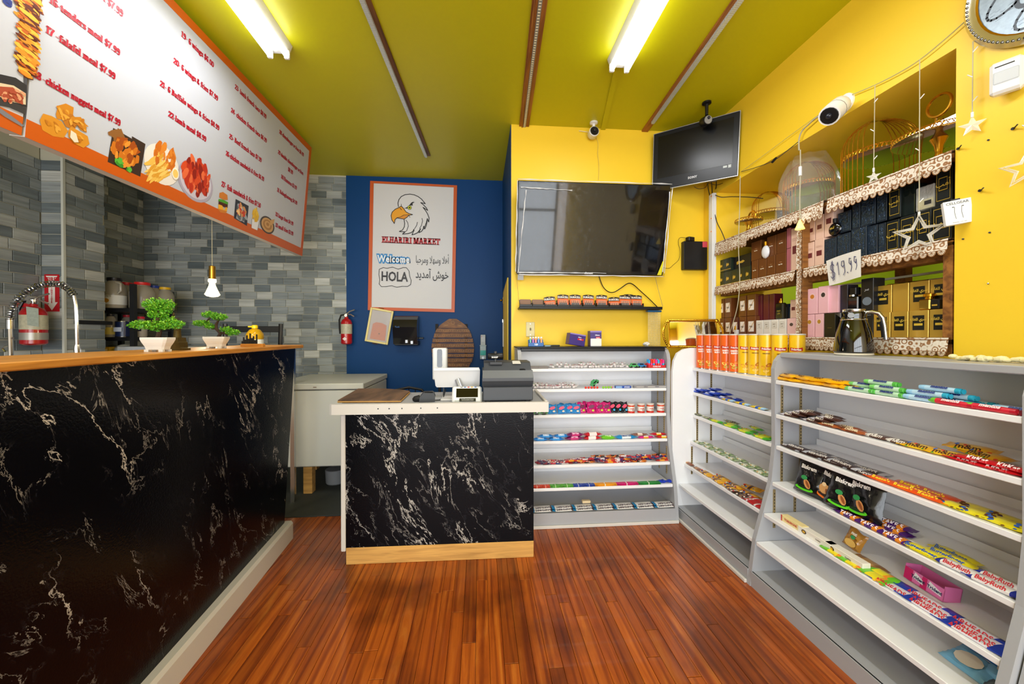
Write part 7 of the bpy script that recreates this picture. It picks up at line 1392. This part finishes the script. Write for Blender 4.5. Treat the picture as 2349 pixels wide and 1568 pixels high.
def f1(m):
    for i, pg in enumerate(([(127, 262), (132, 242), (150, 237), (168, 246), (166, 270), (150, 276), (130, 272)], [(90, 275), (98, 260), (118, 266), (140, 278), (155, 300), (145, 316), (120, 312), (96, 298)], [(138, 268), (150, 258), (166, 262), (176, 282), (170, 298), (150, 290)], [(170, 268), (184, 268), (196, 285), (198, 304), (184, 298), (174, 284)], [(155, 300), (162, 290), (180, 300), (200, 312), (204, 330), (190, 339), (168, 328), (156, 314)])):
        bpoly(m, (0, 1, 2, 0, 1)[i], pg, -.0016-.0001*i); cu = sum(p[0] for p in pg)/len(pg); cv = sum(p[1] for p in pg)/len(pg); blobs(m, [2, 3, 0], cu, cv, 15, 11, 9, 5, i, -.0022-.0003*i)
    bpoly(m, 4, [(160, 298), (172, 306), (178, 326), (168, 326), (158, 314)], -.0042)
photo('food_picture', 'printed picture of five golden chicken nuggets', ['c8801a', 'd08a22', 'b8701a', 'e0a038', 'e8d8c0'], f1)
def f2(m):
    bpoly(m, 0, [(259, 293), (302, 318), (302, 312), (333, 330), (321, 405), (246, 371)], -.0014); blobs(m, [1], 272, 312, 14, 10, 6, 12, 9); blobs(m, [2, 3, 4], 288, 350, 30, 32, 42, 9, 2, ang=1.2); blobs(m, [5, 6], 272, 372, 8, 8, 8, 6, 3, -.003, 1.2); blobs(m, [5, 6], 294, 388, 5, 5, 4, 5, 4, -.003, 1.2)
photo('food_picture', 'printed square picture of fried chicken tenders on a dark table', ['3a2a20', '8a5a2a', 'c87018', 'e09030', 'a04a10', '3a8a28', '58b038'], f2)
def f3(m):
    blobs(m, [0], 372, 376, 24, 44, 1, 1, 1); x, z = onboard(372, 378); m.mat(0).poly(ell(x, z, abs(onboard(410, 398)[0]-x), abs(onboard(372, 330)[1]-z)*.95, 24), -.0014)
    blobs(m, [1, 2, 3], 362, 388, 24, 34, 44, 9, 5, ang=.9, asp=5); blobs(m, [4, 5], 376, 358, 26, 34, 34, 9, 6, ang=1.4); x, z = onboard(401, 398); m.mat(6).poly(ell(x, z, abs(onboard(409, 402)[0]-x), abs(onboard(401, 384)[1]-z), 16), -.0036); m.mat(2).poly(ell(x, z, abs(onboard(407, 401)[0]-x), abs(onboard(401, 388)[1]-z), 16), -.0037)
photo('food_picture', 'printed picture of chicken tenders and fries with a dip', ['e4dcd0', 'e8b850', 'f0c868', 'd89a30', 'c86a1a', 'd8822a', 'f4ecdc'], f3)
def f4(m):
    x, z = onboard(450, 412); m.mat(0).poly(ell(x, z-.01, abs(onboard(488, 432)[0]-x), abs(onboard(450, 365)[1]-z), 26), -.0014); m.mat(1).poly(ell(x, z-.006, abs(onboard(484, 430)[0]-x), abs(onboard(450, 370)[1]-z), 26), -.00145); blobs(m, [2, 3, 4, 2, 5], 449, 404, 34, 44, 80, 10, 8, ang=1.5)
photo('food_picture', 'printed picture of red hot wings heaped on a plate', ['a8a0b0', 'c8c0cc', 'b83218', 'd04a20', '8a2010', 'e0683a'], f4)
def f5(m):
    bpoly(m, 0, [(502, 452), (503, 442), (511, 440), (521, 447), (522, 458), (512, 458)], -.0015); bpoly(m, 1, [(501, 456), (512, 458), (523, 464), (522, 469), (510, 465), (500, 461)], -.0017); bpoly(m, 2, [(501, 461), (522, 469), (521, 477), (500, 470)], -.0018); bpoly(m, 3, [(500, 468), (509, 471), (513, 482), (518, 474), (521, 477), (519, 486), (500, 480)], -.0020); bpoly(m, 0, [(498, 478), (520, 484), (517, 489), (505, 487)], -.0021)
photo('food_picture', 'printed picture of a tall burger', ['c8782a', '4a9a28', '4a2010', 'e8a828'], f5)
def f6(m): bpoly(m, 0, [(540, 456), (570, 472), (566, 518), (536, 500)], -.0014); blobs(m, [1, 2], 553, 487, 13, 22, 26, 6, 4); blobs(m, [3, 4, 5], 553, 483, 11, 16, 24, 5, 5, -.002)
photo('food_picture', 'printed square picture of a foil wrapped fish sandwich', ['2a2e38', '9aa0a8', '5a6068', 'c88a50', 'e8c080', 'c03a20'], f6)
def f7(m):
    bpoly(m, 0, [(577, 502), (594, 506), (590, 528), (576, 522)], -.0015); blobs(m, [1, 2], 586, 493, 8, 12, 26, 5, 7, -.0018, 3, 1.3)
    for a, b in (((577, 502), (576, 522)), ((594, 506), (590, 528))): m.mat(3).line2([onboard(*a), onboard(*b)], .0025, -.0022)
photo('food_picture', 'printed picture of fries in a white cup', ['e0e0e4', 'e8c038', 'd8a828', '2a2a30'], f7)
def f8(m):
    x, z = onboard(613, 516); rx = abs(onboard(629, 524)[0]-x); rz = abs(onboard(613, 496)[1]-z); m.mat(0).poly(ell(x, z, rx, rz, 20), -.0015)
    for k, s in enumerate((.82, .6, .4, .2)): m.mat(1+k % 2).poly(ell(x, z+.002*k, rx*s, rz*s, 18), -.0017-.0002*k)
    bpoly(m, 1, [(618, 505), (629, 502), (627, 512), (618, 518)], -.003)
photo('food_picture', 'printed picture of a bowl of hummus with bread', ['4a4038', 'c89a60', 'a87840'], f8)
# --- nearer board with the kebab picture
Q1 = PX(57, 314, -1.549); dirb = Vector((-.075, -1, 0)).normalized(); up2 = Vector((Pt0.x-Pb0.x, 0, Pt0.z-Pb0.z)); m2 = basis(Q1+dirb*1.085+Vector((.0, 0, .0)), -dirb, up2); M2 = thing('menu_board', 'nearer white banner board with kebab and skillet pictures at the left edge', 'sign'); place(M2, m2); BI2 = m2.inverted(); BH2 = BH
def on2(u, v): o = BI2 @ CAM; r = BI2.to_3x3() @ ray(u, v); k = -o.y/r.y; p = o+r*k; return p.x, p.z
part(M2, 'panel', MB().box(0, 1.075, .004, .05, 0, BH2), FRAMEW); part(M2, 'banner', MB().box(0, 1.075, 0, .004, 0, BH2), VINYL); [part(M2, 'border_strip', MB().box(0, 1.075, -.0012, 0, z0_, z1_), ORNG) for z0_, z1_ in ((0, .062), (BH2-.045, BH2))]
def k1(m):
    m.mat(0).poly([on2(*q) for q in ((48, -25), (100, -25), (90, 40), (78, 110), (68, 180), (55, 178), (43, 150), (42, 90))], -.0014); rr = random.Random(3)
    for i in range(230):
        t_ = rr.random(); v = -20+195*t_; hw_ = 26-8*t_; cu = 70-12*t_; u = cu+rr.uniform(-1, 1)*hw_*.9; x, z = on2(u, v); s = rr.uniform(.005, .013); pts = [(x+s*(1.6*math.cos(q*PI/4)+.5*math.sin(q*PI/4)), z+s*.55*math.sin(q*PI/4)-.4*s*math.cos(q*PI/4)) for q in range(8)]; m.mat(1+i % 4).poly(pts, -.0016-.00001*i)
    m.mat(5).poly([on2(*q) for q in ((53, 174), (62, 180), (62, 290), (56, 286))], -.0013)
mb = MB(); k1(mb); part(M2, 'food_picture', mb, [ink(c) for c in ('7a3410', 'd88a20', 'b85a14', 'f0b038', '5a2008', '4a4a50')], label='printed picture of a kebab spit')
mb = MB()
for k, pg in enumerate((((-60, 175), (0, 170), (35, 178), (60, 195), (60, 246), (30, 240), (-60, 210)), ((-60, 192), (0, 190), (30, 196), (58, 214), (58, 240), (20, 232), (-60, 206)), ((-40, 205), (0, 198), (28, 200), (50, 218), (52, 240), (20, 228)), ((-60, 212), (10, 224), (58, 248), (56, 262), (20, 246), (-60, 230)), ((-20, 235), (20, 262), (54, 288), (48, 290), (10, 268), (-20, 246)))): mb.mat(k).poly([on2(*q) for q in pg], -.0015-.0003*k)
rr = random.Random(6)
for i in range(24): x, z = on2(rr.uniform(5, 52), rr.uniform(208, 234)); s = rr.uniform(.004, .009); mb.mat(2+3*(i % 2)).poly(ell(x, z, s, s*.6, 6, rr.random()*3), -.0031-.00002*i)
part(M2, 'food_picture', mb, [ink(c) for c in ('2c2a2c', 'd8c4a0', 'a84a30', '3a3838', '7a7a80', 'd89a70')], label='printed picture of a black skillet')
mb = MB(); text_into(mb, 'e', .05, *on2(14, 0), -.0016, bold=.002, shear=.2, k=0); part(M2, 'lettering', mb, ink('1c2f7a'))
# ---------------------------------------------------------------- banner on the blue wall
YP = YBL-.006; o0 = PY(845, 711, YP); ox = PY(1043, 716, YP); oz = PY(843, 415, YP); mP = basis(o0, ox-o0, oz-o0); W, H = (ox-o0).length, (oz-o0).length; IP = mP.inverted()
t = thing('market_banner', 'white market banner with an eagle head and orange border on the blue wall', 'banner'); place(t, mP)
def onp(u, v): p = IP @ PY(u, v, YP); return p.x, p.z
def zp(x, y): return onp(820+x/5.06, 420+y/5.06)
part(t, 'cloth', MB().grid(lambda a, b: (a*W, -.003-.0022*math.sin(a*9+b*5)*math.sin(b*7), b*H), 20, 28), mat('white_banner_cloth', 'd4d4d6', .5, bump=.3, bscale=5), True)
for bx in ((-.003, .032, 0, H), (W-.034, W, 0, H), (.032, W-.034, 0, .032), (.032, W-.034, H-.022, H)): part(t, 'border_strip', MB().box(bx[0], bx[1], -.009, -.006, bx[2], bx[3]), mat('orange_tape_border', 'c85820', .4))
E = MB(); y0 = -.0075
head = [(478, 275), (472, 235), (482, 195), (510, 158), (555, 136), (610, 130), (660, 138), (705, 158), (745, 188), (770, 218), (788, 240), (735, 228), (768, 255), (800, 288), (816, 318), (762, 283), (792, 322), (815, 360), (832, 405), (828, 452), (812, 412), (808, 450), (798, 495), (782, 532), (770, 500), (765, 530), (745, 560), (715, 575), (735, 530), (700, 575), (670, 590), (635, 600), (660, 545), (630, 572), (590, 586), (525, 592), (550, 566), (488, 562), (525, 545), (545, 510), (550, 470), (543, 425), (500, 415), (480, 340)]
E.mat(0).poly([zp(*q) for q in head], y0); E.mat(1).line2([zp(*q) for q in head[:-2]], .008, y0-.0004)
beak = [(430, 470), (402, 430), (392, 380), (405, 338), (440, 305), (480, 287), (510, 268), (540, 300), (565, 335), (600, 355), (642, 367), (600, 375), (575, 400), (545, 420), (500, 412), (460, 405), (438, 425)]
E.mat(2).poly([zp(*q) for q in beak], y0-.0008); E.mat(1).line2([zp(*q) for q in beak], .007, y0-.0012, True); E.mat(3).poly([zp(*q) for q in ((460, 403), (500, 395), (545, 374), (595, 372), (572, 398), (545, 416), (500, 410))], y0-.0010)
for ln_, w_ in (([(460, 403), (500, 395), (540, 372), (600, 370)], .005), ([(565, 430), (585, 460), (592, 500), (575, 550), (540, 583)], .006), ([(697, 455), (690, 490), (665, 530), (648, 546)], .006), ([(750, 410), (757, 440), (745, 490), (722, 530)], .006), ([(812, 412), (800, 460), (782, 505), (770, 530)], .007), ([(510, 245), (512, 270), (530, 285)], .005), ([(598, 375), (612, 400)], .005)): E.mat(1).line2([zp(*q) for q in ln_], w_, y0-.0014)
E.mat(1).poly([zp(*q) for q in ((535, 298), (575, 282), (600, 262), (625, 230), (665, 208), (645, 222), (668, 222), (640, 240), (645, 262), (610, 262), (575, 300), (560, 295))], y0-.0016)
c = zp(606, 287); r_ = .022; E.mat(1).poly(ell(*c, r_, r_, 16), y0-.0018).mat(4).poly(ell(*c, r_*.8, r_*.8, 16), y0-.0020).mat(1).poly(ell(*c, r_*.4, r_*.4, 12), y0-.0022); E.mat(1).line2([zp(495, 292), zp(515, 312)], .006, y0-.0022)
part(t, 'eagle_emblem', E, [ink('d8d8da'), ink('15151a'), ink('e8a018'), ink('d88a18'), ink('c8d020')])
q = MB(); a = zp(285, 688); b = zp(958, 692); h = zp(285, 622)[1]-a[1]; tw = sum(GLP[c][0] for c in 'ELHARIRI MARKET')*h; serif(q, 'ELHARIRI MARKET', h, a[0], a[1], y0-.001, sx=(b[0]-a[0])/tw, nib=.22, thin=.12); part(t, 'lettering', q, ink('b81c28'))
q = MB(); c = zp(422, 885); fit_text(q, 'Welcome', .098, .345, c[0], c[1], y0-.001, bold=.016, space=1.08, k=0); fit_text(q, 'Welcome', .098, .325, c[0], c[1], y0-.0022, bold=.003, space=1.08, k=1); part(t, 'lettering', q, [ink('1a84c8'), ink('e8eef4')])
q = MB(); hp_ = [(255, 1000), (300, 980), (345, 988), (410, 975), (475, 998), (530, 980), (570, 982), (600, 1020), (606, 1075), (625, 1130), (618, 1175), (585, 1198), (520, 1196), (460, 1208), (400, 1190), (330, 1200), (280, 1200), (254, 1170), (262, 1120), (250, 1060)]
q.line2([zp(*p) for p in hp_], .0055, y0-.001, True); c = zp(430, 1090); fit_text(q, 'HOLA', .135, .265, c[0], c[1], y0-.001, bold=.003); part(t, 'lettering', q, ink('1c1a1e'))
q = MB(); c = zp(870, 890); fit_text(q, WELCOME_AR, .105, .335, c[0], c[1]-.004, y0-.001, bold=.0004); me_ = None; part(t, 'lettering', q, ink('3a3a3e'))
q = MB(); c = zp(868, 1065); fit_text(q, WELCOME_FA, .115, .335, c[0], c[1], y0-.001, bold=.0012); part(t, 'lettering', q, ink('1c1a1e'))
# framed licence
a, b, c_ = PY(836, 782, 4.0), PY(889, 791, 4.0), PY(842, 703, 4.0); m = basis(a, b-a, c_-a); w_, h_ = (b-a).length, (c_-a).length; t = thing('picture_frame', 'gold and white framed paper hung crookedly on the blue wall', 'picture frame'); place(t, m)
for nm_, bx in (('frame_side', (0, .02, 0, h_)), ('frame_side', (w_-.02, w_, 0, h_)), ('frame_side', (.02, w_-.02, 0, .02)), ('frame_side', (.02, w_-.02, h_-.02, h_))): part(t, nm_, MB().bbox(bx[0], bx[1], 0, .022, bx[2], bx[3], .004), mat('gold_white_frame', 'e8d890', .3))
part(t, 'mount_board', MB().box(.02, w_-.02, .012, .018, .02, h_-.02), mat('grey_mount', 'b8b0b0', .5)); part(t, 'paper', MB().prism([(.045, .035), (w_-.035, .035), (w_-.045, h_*.55), (w_*.6, h_*.60), (w_*.35, h_*.60), (.05, h_*.54)], .008, .012), mat('terracotta_paper', 'c8704c', .5)); part(t, 'paper_print', MB().box(.07, .2*w_+.05, .007, .008, h_*.35, h_*.355).poly(ell(w_*.55, h_*.28, .008, .008), .0072).box(.06, w_*.7, .007, .0075, h_*.22, h_*.222), ink('6a3424'), kind='stuff')
part(t, 'glass', MB().box(.02, w_-.02, .004, .006, .02, h_-.02), mat('frame_glass', 'f4f4f4', .03, alpha=.12)); part(t, 'ornament', MB().tube([(w_*.35+.004*k, 0, h_+.006+.004*(k % 2)) for k in range(14)], .003, 5), BRASS); part(t, 'ornament', MB().tube([(w_*.35+.004*k, 0, -.006-.004*(k % 2)) for k in range(14)], .003, 5), BRASS)
# paper towel dispenser
a, b = PY(903, 789, 3.93), PY(958, 724, 3.93); w_, h_ = b.x-a.x, b.z-a.z; t = thing('towel_dispenser', 'black glossy paper towel dispenser on the blue wall', 'dispenser', (a.x, 4.035, a.z)); GB = mat('smoked_black_plastic', '0c0d12', .12, coat=.4)
part(t, 'cover', MB().prism([(0, .0), (0, h_), (-.06, h_), (-.13, h_*.86), (-.16, h_*.6), (-.14, h_*.3), (-.12, 0)], .0, w_, 'x'), GB); part(t, 'bottom_tray', MB().bbox(.01, w_+.008, -.12, -.0, -.012, .03, .006), BLACK); part(t, 'lever', MB().bbox(w_, w_+.05, -.05, -.03, h_*.18, h_*.24, .003), BLACK); part(t, 'tear_strip', MB().bbox(w_*.5, w_*.62, -.142, -.12, .01, .045, .004).bbox(w_*.72, w_*.84, -.142, -.12, .0, .035, .004), SILV)
q = MB(); text_into(q, 'Tork', .022, w_*.2, h_*.6, -.163); part(t, 'badge', q, ink('3a7ac8'))
# egg shaped slatted plaque
YE = 4.02; e = lambda u, v: PY(u, v, YE); cx_ = e(1039, 790).x; rows = [(731, 752, 20, 34), (753, 763, 36, 41), (764, 774, 42, 44), (776, 785, 46, 47), (787, 797, 48, 49), (799, 809, 49, 48), (811, 819, 48, 47), (821, 831, 46, 43), (832, 841, 41, 37), (843, 848, 34, 28), (850, 857, 25, 18)]
t = thing('carved_plaque', 'oval carved wooden plaque of horizontal slats on the blue wall', 'wall art', (cx_, YE, e(1039, 790).z)); zc = t.location.z; SL = wood('carved_wood', '5a3418', '8a5a2a', .5, (12, 20, 20)); mpp = 4.02/880*.98
for k, (v0, v1, h0, h1) in enumerate(rows):
    z1, z0 = e(1039, v0).z-zc, e(1039, v1).z-zc; h0, h1 = h0*mpp, h1*mpp
    pl = [(-h1, z0), (h1, z0), (h0, z1), (-h0, z1)] if k else [(-h1, z0), (h1, z0), (h1*.86, z0+.03), (h1*.55, z1-.03), (h1*.25, z1), (-h1*.25, z1), (-h1*.55, z1-.03), (-h1*.86, z0+.03)]
    part(t, 'slat', MB().prism(pl, -.014, .0), SL); b = MB(); n_ = int(h1*2/.024); rr = random.Random(k)
    for i in range(n_): x = -h1+.018+i*.0237; b.line2([(x+.006*math.cos(q*1.05), (z0+z1)/2+.006*math.sin(q*1.05*(1+i % 2))) for q in range(7)], .002, -.0146) if k else None
    if not k: b.line2([(.018*math.cos(q*PI/6), (z0+z1)/2+.006+.018*math.sin(q*PI/6)) for q in range(13)], .003, -.0146).line2([(-.09, z0+.02), (-.05, z0+.03)], .004, -.0146).line2([(.09, z0+.02), (.05, z0+.03)], .004, -.0146)
    part(t, 'carving', b, mat('pale_carving', 'b08a5a', .6), kind='stuff')
for x in (-.18, .12): part(t, 'back_rail', MB().box(x, x+.03, .0, .008, e(1, 850).z-zc, e(1, 740).z-zc), mat('dark_back_rail', '1a1410', .7))
# remote control in its wall holder with a teal gel
a = PY(1108, 800, 4.0); t = thing('remote_control', 'silver remote control standing in the wall holder on the blue wall', 'remote', (a.x, 4.0, PY(1, 795, 4.0).z)); part(t, 'body', MB().bbox(-.026, .026, -.012, .012, 0, .115, .004), mat('silver_grey', 'a8acac', .35)); b = MB()
for i in range(4):
    for j in range(3): b.box(-.014+.011*j, -.007+.011*j, -.0135, -.012, .045+.012*i, .051+.012*i)
part(t, 'buttons', b, mat('pale_button', 'd0d0d4', .4), kind='stuff'); part(t, 'red_button', MB().box(-.018, -.010, -.0138, -.012, .094, .100), ink('d02020'))
t = thing('wall_holder', 'grey wall holder with teal gel block below the remote', 'holder', (a.x, 4.02, PY(1, 829, 4.0).z)); hh = PY(1, 793, 4.0).z-t.location.z; part(t, 'shell', MB().bbox(-.032, .032, -.035, .015, 0, hh, .004), mat('frosted_grey', 'a0b0b4', .3)); part(t, 'teal_gel', MB().bbox(-.029, .029, -.037, -.034, hh*.28, hh*.62, .002), mat('teal_gel', '2aa8a0', .15)); part(t, 'rim', MB().bbox(-.036, .036, -.038, .018, hh-.012, hh, .003), mat('frosted_grey', 'a0b0b4', .3)); part(t, 'push_button', MB().at((0, -.035, hh*.1)).lathe([(.013, 0), (.013, -.004)], 12, True, 'y'), STEEL, True)
# small things on the passage wall
p = PY(1150, 690, 3.97); t = thing('wall_hook', 'small brass latch on the blue passage wall', 'latch', (XC-.006, 3.9, p.z)); part(t, 'plate', MB().box(-.004, 0, -.015, .015, -.03, .03), BRASS); part(t, 'knob', MB().at((-.02, 0, 0)).ball(.012, 10, 6), BRASS, True)
p = PY(1149, 765, 3.9); t = thing('clipboard', 'narrow white clipboard hung on the blue passage wall', 'clipboard', (XC-.006, 3.78, p.z)); part(t, 'board', MB().bbox(-.012, 0, -.06, .06, -.13, .13, .003), WPL); part(t, 'clip', MB().box(-.018, -.01, -.02, .02, .11, .14), STEEL)
# bent wire chair behind the desk
mb = MB(); a = PY(938, 905, 3.1); t = thing('wire_chair', 'black wire-backed chair, its arched top showing behind the desk', 'chair', (a.x, 3.1, 0)); zt = PY(938, 888, 3.1).z
part(t, 'back_arch', MB().tube([(-.16, 0, .45), (-.15, 0, zt-.09), (-.10, 0, zt-.02), (0, 0, zt), (.10, 0, zt-.02), (.15, 0, zt-.09), (.16, 0, .45)], .010, 8), BLACK, True)
for x in (-.10, -.05, 0, .05, .10): part(t, 'spindle', MB().tube([(x, 0, .45), (x, 0, zt-.01-abs(x)*.2)], .004, 6), BLACK)
part(t, 'seat', MB().cyl(.19, .43, .46, 20), BLACK, True)
for sx in (-1, 1):
    for sy2 in (-1, 1): part(t, 'leg', MB().tube([(sx*.14, sy2*.14, .43), (sx*.17, sy2*.17, 0)], .009, 6), BLACK)
# ---------------------------------------------------------------- things on the checkout desk
DZ = .9165
def onz(u, v): return PZ(u, v, DZ)
# wooden slab
mb = MB(); pts = [onz(*q) for q in ((775, 924), (822, 896), (880, 896), (925, 899), (940, 902), (918, 923))]; c0 = sum(pts, Vector())/6
DSL = painted('grey_brown_slab_top', '7a6454', .6, .25); t = thing('wood_slab', 'rough grey-brown wooden slab lying on the left of the desk', 'board', (c0.x, c0.y, DZ+.001))
part(t, 'slab', MB().prism([(p.x-c0.x, p.y-c0.y) for p in pts], .0, .016, 'z'), wood('slab_wood', '4a3626', '7a5c44', .6, (8, 2, 8))); part(t, 'raw_edge', MB().prism([(p.x-c0.x+(.004 if i > 2 else -.002), p.y-c0.y-.003) for i, p in enumerate(pts)], .003, .009, 'z'), RAWWOOD)
# scanner / small printer
p = onz(975, 921); t = thing('card_reader', 'small black card reader lying on the desk front edge', 'card reader', (p.x, p.y+.01, DZ), (0, 0, .1))
part(t, 'body', MB().prism([(-.035, 0), (.055, 0), (.058, .03), (.05, .052), (-.01, .055), (-.03, .03)], -.03, .04, 'y'), DARK); part(t, 'nose', MB().tube([(-.03, .0, .02), (-.06, .0, .015), (-.072, 0, .012)], [.02, .018, .008], 8), BLACK, True); part(t, 'top_plate', MB().bbox(-.005, .045, -.02, .03, .054, .058, .002), BLACK)
part(t, 'cord', MB().tube([(.05, -.0, .006), (.08, .01, .004), (.10, .05, .004), (.11, .10, .02), (.12, .14, .05)], .003, 6), BLACK, True)
# white screen seen from behind, on a steel arm
p = onz(1050, 905); YM = 2.42; a, b, c_ = PY(999, 888, YM), PY(1100, 889, YM), PY(994, 845, YM); w_, h_ = (b-a).length, (c_-a).length
base = PY(1025, 900, 2.42); t = thing('point_of_sale_screen', 'white point of sale screen seen from behind on a slanted steel arm', 'screen', (a.x, YM, DZ)); za, zb_ = a.z-DZ, c_.z-DZ
LG = mat('light_grey_shell', 'c8c6c6', .35)
part(t, 'back_shell', MB().prism([(.008, za), (w_-.008, za), (w_, za+.01), (w_+.003, zb_-.01), (w_-.005, zb_), (-.005, zb_), (-.012, zb_-.01), (.0, za+.01)], .0, .02), LG); part(t, 'top_bevel', MB().prism([(-.012, zb_-.012), (w_+.003, zb_-.012), (w_-.004, zb_+.004), (-.005, zb_+.004)], -.004, .022), WPL); part(t, 'display', MB().box(.01, w_-.01, .020, .022, za+.012, zb_-.008), SCREEN)
part(t, 'arm', MB().tube([(w_*.50, -.01, zb_-.07), (w_*.60, -.045, za-.02), (w_*.66, -.075, .012)], [.019, .019, .019], 14), SILV, True); part(t, 'foot', MB().bbox(w_*.16, w_*.9, -.14, -.0, .0, .012, .004), LG); part(t, 'rear_post', MB().box(w_*.16, w_*.19, .02, .035, -.0, za+.02), BLACK)
# white payment tablet leaning
a, b, c_ = onz(1037, 923), onz(1105, 922), None; a.y = b.y = min(a.y, b.y); w_ = b.x-a.x; t = thing('payment_terminal', 'white payment terminal with a dark display tilted toward the customer', 'payment terminal', (a.x, a.y, DZ), (R(-32), 0, 0)); h_ = .105
part(t, 'housing', MB().bbox(-.002, w_, 0, .018, 0, h_, .009), WPL); part(t, 'display', MB().box(w_*.13, w_*.87, -.0012, 0, h_*.30, h_*.83), SCREEN); part(t, 'sticker', MB().box(w_*.24, w_*.80, -.0016, 0, h_*.05, h_*.24), ink('26281e')); part(t, 'stand', MB().box(w_*.3, w_*.7, .018, .03, .01, .045), LG)
q = MB()
for i, c in enumerate(('6a6a70', '1a4a9a', 'c82020', 'e8a020', '1a5ab0')): q.mat(i).box(w_*(.27+.12*i), w_*(.34+.12*i), -.0016, -.001, h_*.88, h_*.93)
part(t, 'card_logos', q, [ink(c) for c in ('6a6a70', '1a4a9a', 'c82020', 'e8a020', '1a5ab0')], kind='stuff'); q = MB(); text_into(q, 'Card Processing Solutions', .0075, w_*.52, h_*.175, -.0022, sx=.9); text_into(q, 'NO EMPLOYEE ID CARDS', .006, w_*.52, h_*.11, -.0022); part(t, 'lettering', q, ink('d8d8d0'))
q = MB(); text_into(q, 'clover', .011, w_*.16, h_*.1, -.0014); part(t, 'lettering', q, ink('3a6a3a'))
# hand soap dispenser on a thin stand behind the screen
Yd = 2.78; a, b = PY(992, 846, Yd), PY(1025, 798, Yd); w_, h_ = b.x-a.x, b.z-a.z; t = thing('sanitizer_dispenser', 'white hand sanitizer dispenser with a dark window on a thin black stand', 'dispenser', ((a.x+b.x)/2, Yd, 0)); za = a.z
part(t, 'housing', MB().bbox(-w_/2, w_/2, 0, .09, za-.08, b.z, .008), WPL); part(t, 'window', MB().prism([(-.018+.0, za+.02), (-.012, za+.012), (.012, za+.012), (.018, za+.02), (.018, b.z-.018), (.012, b.z-.008), (-.012, b.z-.008), (-.018, b.z-.018)], -.002, .001), SCREEN); part(t, 'pole', MB().cyl(.010, .0, za-.07, 10), BLACK, True); part(t, 'foot', MB().cyl(.12, .0, .012, 24), BLACK, True)
# cash register
a, b = onz(1108, 918), onz(1218, 915); x0 = a.x; w_ = b.x-a.x; y0 = 2.22; t = thing('cash_register', 'dark grey cash register on the right of the desk', 'cash register', (x0, y0, DZ), (0, 0, 0)); RG = mat('register_grey', '404349', .45); RG2 = mat('register_mid_grey', '686b6e', .45)
zr = lambda v, y=2.22: PY(1160, v, y).z-DZ
part(t, 'cash_drawer', MB().bbox(0, w_, 0, .30, .008, zr(887), .004), RG)
for x in (.02, w_-.04): part(t, 'foot', MB().box(x, x+.02, .01, .04, 0, .009), BLACK)
part(t, 'foot', MB().box(.02, .04, .25, .28, 0, .009), BLACK)
part(t, 'lower_body', MB().prism([(.015, zr(887)), (-.012, zr(873)), (-.012, zr(866)), (.2, zr(866)), (.26, zr(887))], -.004, w_+.001, 'x'), RG)
part(t, 'mid_body', MB().prism([(-.012, zr(866)), (.03, zr(850)-.0), (.26, zr(850)), (.26, zr(866))], -.002, w_+.002, 'x'), RG2)
part(t, 'top_cover', MB().prism([(.03, zr(850)), (.08, zr(832, 2.30)), (.10, zr(829, 2.32)), (.26, zr(829, 2.32)), (.26, zr(850))], .006, w_-.006, 'x'), RG)
part(t, 'well', MB().bbox(.04, .115, .055, .10, zr(836, 2.28), zr(833, 2.29)+.010, .002), DARK); part(t, 'paper_slip', MB().add([(w_*.61, .062, zr(839, 2.28)+.012), (w_*.78, .062, zr(839, 2.28)+.012), (w_*.77, .11, zr(829, 2.32)+.004), (w_*.61, .11, zr(829, 2.32)+.004)], [(0, 1, 2, 3)]), mat('white_paper', 'd8d4cc', .7))
part(t, 'notch', MB().at((w_*.8, .032, zr(850)+.002), (R(30), 0, 0), (1, 1, .35)).cyl(.018, -.002, .004, 16, 'y'), BLACK, True)
part(t, 'display_pole', MB().cyl(.0085, 0, .08, 10), RG, True, loc=(.075, .09, zr(836, 2.3)))
zd = zr(822, 2.3); part(t, 'customer_display', MB().tube([(.028, .09, zd+.014), (.034, .09, zd+.014), (.115, .09, zd+.014), (.122, .09, zd+.014)], [.014, .019, .019, .015], 14), BLACK, True); q = MB(); text_into(q, 'SHARP', .013, .07, zd+.008, .0695, bold=.0004); part(t, 'lettering', q, ink('e8e8e8'))
single('pen_cup', MB().bbox(-.01, .01, -.01, .01, 0, .05, .002), mat('frosted_grey', 'a0b0b4', .3), 'small pale plastic piece left of the cash register', 'holder', (x0-.018, 2.36, DZ+.0))
# ---------------------------------------------------------------- tell alike neighbours apart by their order in the picture
def upx(o):
    m = o.matrix_world if o.parent else o.matrix_basis; d = m.translation-CAM; x = d.x*_cy-d.y*_sy; y = d.x*_sy+d.y*_cy; return x/max(y, .05)
ORD = ['leftmost', 'second from left', 'third from left', 'fourth from left', 'fifth from left', 'sixth from left', 'seventh from left', 'eighth from left', 'ninth from left', 'tenth from left', 'eleventh from left', 'twelfth from left', 'thirteenth from left']
by = {}
for o in bpy.data.objects:
    if o.parent is None and 'label' in o and 'category' in o: by.setdefault(o['label'], []).append(o)
for lb, os_ in by.items():
    if 2 <= len(os_) <= 14:
        os_.sort(key=upx)
        for i, o in enumerate(os_): o['label'] = (ORD[i] if i < len(os_)-1 else 'rightmost')+' '+lb
        for o in os_:
            if 'group' not in o: o['group'] = lb
for o in bpy.data.objects:
    if 'label' in o and len(o['label'].split()) > 16: print('LONG', len(o['label'].split()), o['label'])
